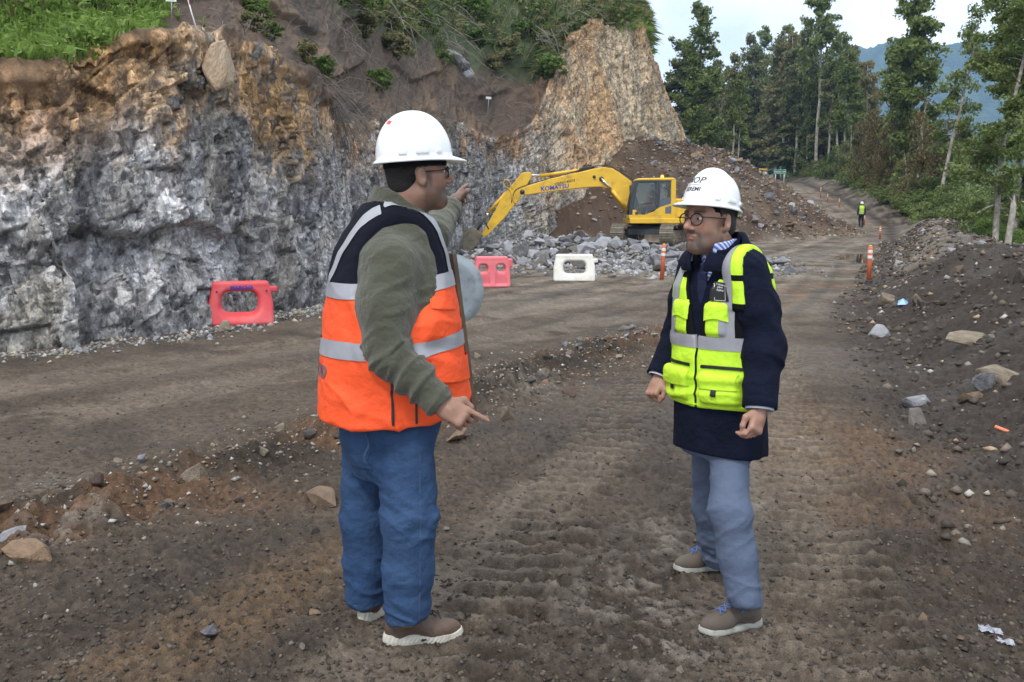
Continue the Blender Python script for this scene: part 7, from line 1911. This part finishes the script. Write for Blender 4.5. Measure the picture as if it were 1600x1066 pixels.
        # bellows pocket
        for s in (-1, 1):
            fr_ = np.where(q[:, 1] > .02, 0.0, 1.0)
            pk = smax(torso(p, .036), smax(np.abs(s * q[:, 0] - .100) - .070, np.abs(q[:, 2] - .905) - .056, .012), .016) + fr_
            d = smin(d, pk, .006)
            pk = smax(torso(p, .023), smax(np.abs(s * q[:, 0] - .080) - .038, np.abs(q[:, 2] - 1.16) - .055, .010), .010) + fr_
            d = smin(d, pk, .005)
        d = smax(d, .822 + .03 * np.abs(q[:, 0]) - p[:, 2], .004)
        return smax(d, -torso(p, -.02), .008)
    V, Q = sdf_mesh(vest, lo, hi, .0055); V = relax(V, Q, 2, .4); N_ = vnormals(V, Q)
    V = folds(V, N_, (0, .2, 1), .0045, .05, .14, 55, sstep(1.12, 1.02, V[:, 2]) + .35); q = loc(V); N_ = vnormals(V, Q)
    vo = ps.put('safety_vest', V, Q, M_blackc)
    outer = np.minimum(torso(V), arms(V)) > -.006
    def piece(name, g, mat, lift, parent=None):
        g = np.where(outer, g, -1); v, t = shell_piece(V, Q, g, lift)
        for v2, t2 in islands(v, t): ps.put(name, v2, t2, mat, parent or vo)
    ax = np.abs(q[:, 0]); z = q[:, 2]; front = q[:, 1] > -.01; mn = lambda *a: np.minimum.reduce(a)
    edge = ax - vgap(z) - .010
    piece('lime_lower_panel', mn(1.050 - z, z - .800, np.where(front, ax - .006, 1)), M_lime, .0018)
    piece('lime_shoulder_panel', mn(z - 1.327, np.where(front, edge, 1)), M_lime, .0018)
    piece('lime_chest_panel', mn(1.306 - z, z - 1.225, np.where(front, edge, 1)), M_lime, .0018)
    piece('lime_pocket', mn(1.226 - z, z - 1.098, np.where(front, ax - .045, -1), .118 - ax), M_lime, .0018)
    for s in (-1, 1):
        sx = s * q[:, 0]
        piece('reflective_stripe', mn(.0235 - np.abs(sx - .122 + .10 * np.maximum(0, z - 1.30)), z - 1.09, np.where(front, 1, -1)), M_stripe, .0042)
        piece('reflective_stripe', mn(.0235 - np.abs(sx - .10), z - 1.09, np.where(q[:, 1] < -.02, 1, -1)), M_stripe, .0042)
        piece('pocket_flap', mn(.041 - np.abs(sx - .083), .030 - np.abs(z - 1.195 + .25 * (sx - .083) ** 2 * 30), np.where(front, 1, -1)), M_lime, .0085)
        piece('pocket_flap', mn(.066 - np.abs(sx - .096), .030 - np.abs(z - .935 + .12 * np.maximum(0, .02 - np.abs(sx - .096))) , np.where(front, 1, -1)), M_lime, .0075)
        piece('pocket_opening', mn(.074 - np.abs(sx - .098), .0065 - np.abs(z - .983 - .35 * (.074 ** 2 - (sx - .098) ** 2)), np.where(front, 1, -1)), M_zip, .0045)
        piece('flap_tab', mn(.010 - np.abs(sx - .096), .011 - np.abs(z - .893), np.where(front, 1, -1)), M_zip, .0090)
    piece('reflective_stripe', .0245 - np.abs(z - 1.073) , M_stripe, .0046)
    piece('hem_band', mn(.0035 - np.abs(z - .836 - .03 * ax)), M_lime, .0045)
    piece('zip', mn(.0035 - ax, 1.06 - z, np.where(front, 1, -1)), M_zip, .0035)
    bg = piece('badge', mn(.037 - np.abs(-q[:, 0] - .083 + .25 * (z - 1.27)), .034 - np.abs(z - 1.262), np.where(front, 1, -1)), M_zip, .0062)
    bz = bvh_of(V, Q); o_ = T0 + fwd * .24 - side * .083 + np.array([0, 0, 1.262])
    for s_, size, dx, dz_ in (('Ministerio de', .0085, -.004, .024), ('Obras', .0085, -.004, .015), ('Publicas', .0085, -.004, .006)):
        v, f = text_mesh(s_, size, align='LEFT'); v = v + np.array([dx + .0, dz_, 0]); v, f = wrap(v, f, o_, -side, (0, 0, 1), bz, .0075, .25); ps.put('badge_print', v, f, M_white, vo, smooth=False)
    fr = [tube([(x, -.030, 0), (x, .030, 0)], .0007, 4) for x in (-.010, .030)] + [tube([(-.010, -.030, 0), (.030, -.030, 0)], .0007, 4)]
    a = np.linspace(0, 2 * math.pi, 13)[:-1]; fr.append((np.stack([-.022 + .0075 * np.cos(a), .018 + .009 * np.sin(a), 0 * a], 1), [tuple(range(12))]))
    v, f = join(fr); v, f = wrap(v, f, o_, -side, (0, 0, 1), bz, .0075, .25); ps.put('badge_print', v, f, M_white, vo, smooth=False)
    # shoes
    M_boot = plain('taupe_nubuck', (.105, .085, .068), rough=.85, var=.15, scale=12, bump=.25, bscale=300, dirt=(.16, .13, .10), dscale=9, damt=.4); M_sole = plain('pale_grey_sole', (.40, .40, .36), rough=.7, var=.12, scale=20, dirt=(.12, .10, .08), dscale=16, damt=.6)
    M_lace = plain('blue_laces', (.07, .17, .50), .8)
    h1 = G(1189, 969); d1 = G(1092, 984) - h1; h2 = G(1142, 889); d2 = G(1050, 895) - h2; h1[2] = foot_z(h1, d1); h2[2] = foot_z(h2, d2)
    shoe(ps, h1, d1, M_boot, M_sole, M_lace, L_=.262, thick=.026); shoe(ps, h2, d2, M_boot, M_sole, M_lace, L_=.262, thick=.026, side=-1)
    return ps
man_yellow()

# ------------------------------------------------------------------ small figures further off
def small_person(base, fwd_dir, label, pose, vest_rgb, hat=True, trouser=(.012, .014, .02), k=1.0):
    ps = Person(base, label); R = frame(fwd_dir); B = np.array(base, float)
    X = lambda x, y, z: B + (np.array([x, y, z]) * k) @ R
    h = .012
    if pose == 'walk':
        J = dict(hip=.88, sh=1.42, head=1.60); legs = (((.09, 0, .88), (.10, .06, .48), (.10, .02, .08)), ((-.09, 0, .88), (-.10, .10, .50), (-.10, -.12, .12))); feet = (((.10, -.02, .045), (.10, .16, .035)), ((-.10, -.16, .06), (-.10, .02, .035)))
        arms_ = (((.20, 0, 1.40), (.25, -.03, 1.12), (.24, .06, .88)), ((-.20, 0, 1.40), (-.25, -.02, 1.12), (-.25, .02, .86)))
    else:
        J = dict(hip=.5, sh=1.02, head=1.22); legs = (((.10, 0, .48), (.12, .42, .50), (.12, .44, .12)), ((-.10, 0, .48), (-.12, .42, .50), (-.12, .44, .12))); feet = (((.12, .42, .04), (.12, .58, .035)), ((-.12, .42, .04), (-.12, .58, .035)))
        arms_ = (((.20, 0, 1.0), (.25, .12, .76), (.20, .36, .74)), ((-.20, 0, 1.0), (-.25, .12, .76), (-.20, .36, .74)))
    hc = X(0, .03, J['head']); HR = R
    def body(p):
        d = sd_head((p - hc) @ HR.T / k) * k
        d = smin(d, sd_cone(p, hc + np.array([0, 0, -.06]) * k, X(0, 0, J['sh']), .055 * k, .06 * k), .03)
        d = smin(d, sd_chain(p, (X(0, 0, J['hip']), X(0, 0, (J['hip'] + J['sh']) / 2), X(0, 0, J['sh'] - .04)), (.12 * k, .12 * k, .12 * k), .05), .04)
        for a in arms_:
            d = smin(d, sd_chain(p, [X(*q) for q in a], (.05 * k, .042 * k, .03 * k), .02), .03)
            tip = X(*(np.array(a[2]) + np.array([0, .05, -.05]))); d = smin(d, sd_cone(p, X(*a[2]), tip, .032 * k, .022 * k), .02)
        for a in legs: d = smin(d, sd_chain(p, [X(*q) for q in a], (.075 * k, .055 * k, .04 * k), .02), .03)
        return d
    lo, hi = B + np.array([-.65, -.65, -.02]) * k, B + np.array([.65, .65, J['head'] + .2]) * k
    V, Q = sdf_mesh(body, lo, hi, h * k); bo = ps.put('body', V, Q, M_skin); point_color(bo.data, skin_colours(V, hc, HR, (.38, .22, .16), hair=(.02, .018, .016)))
    dark = cloth('dark_workwear', trouser, var=.2)
    def pants(p):
        d = sd_cone(p, X(0, 0, J['hip'] - .02), X(0, 0, J['hip'] + .12), .145 * k, .14 * k)
        for a in legs: d = smin(d, sd_chain(p, [X(*q) for q in a], (.098 * k, .08 * k, .065 * k), .02), .03)
        return d
    ps.soft('trousers', pants, lo, hi, h * k, dark, 1)
    def jacket(p):
        d = sd_chain(p, (X(0, 0, J['hip'] + .10), X(0, 0, J['sh'] - .06)), (.145 * k, .155 * k), .05)
        q = (p - B) @ R.T / k; d = smin(d, sd_box(q, (0, 0, J['sh'] - .08), (.21, .10, .10), .07) * k, .04)
        for a in arms_: d = smin(d, sd_chain(p, [X(*q_) for q_ in a], (.068 * k, .06 * k, .048 * k), .02), .03)
        return d
    ps.soft('jacket', jacket, lo, hi, h * k, cloth('dark_jacket', (.03, .035, .06), var=.2), 1)
    M_v = cloth('small_vest', vest_rgb, rough=.6, var=.05)
    def vest(p):
        q = (p - B) @ R.T / k
        d = sd_chain(p, (X(0, 0, J['hip'] + .10), X(0, 0, J['sh'] - .06)), (.165 * k, .172 * k), .05); d = smin(d, sd_box(q, (0, 0, J['sh'] - .07), (.175, .12, .10), .06) * k, .04)
        return smax(smax(d, np.abs(q[:, 0]) - .18, .01), np.abs(q[:, 2] - (J['hip'] + J['sh']) / 2 - .06) - .30, .01)
    vo, V, Q = ps.soft('safety_vest', vest, lo, hi, h * k, M_v, 1); q = (V - B) @ R.T / k
    for g in (.022 - np.abs(q[:, 2] - J['hip'] - .16), .022 - np.abs(q[:, 2] - J['hip'] - .32)):
        v, t = shell_piece(V, Q, g, .008 * k); ps.put('reflective_stripe', v, t, M_stripe if pose == 'walk' else M_stripe, vo)
    for a, b in feet:
        ps.soft('shoe', lambda p: smax(sd_cone(p, X(*a), X(*b), .05 * k, .045 * k), (B[2] - p[:, 2]), .005), X(*a) - .3, X(*b) + .3, h * k, M_black, 1)
    if hat: helmet(ps, hc + HR.T @ np.array([0, -.006, .058]) * k, HR, scale=1.0 * k)
    else: hair_shell(ps, hc, HR, M_hair)
    return ps
wp = P(1345, 355, 66); small_person((wp[0], wp[1], drop(wp[0], wp[1])), (.25, 1), 'worker in yellow vest and white hard hat walking away up the road', 'walk', (.50, .80, .06), k=1.02)
ow = EX + np.array([-.10, -.75, 1.12]); small_person(ow, (-1, 0), 'excavator operator in red vest sitting in the cab', 'sit', (.80, .09, .04), hat=False, trouser=(.02, .03, .06), k=.95)
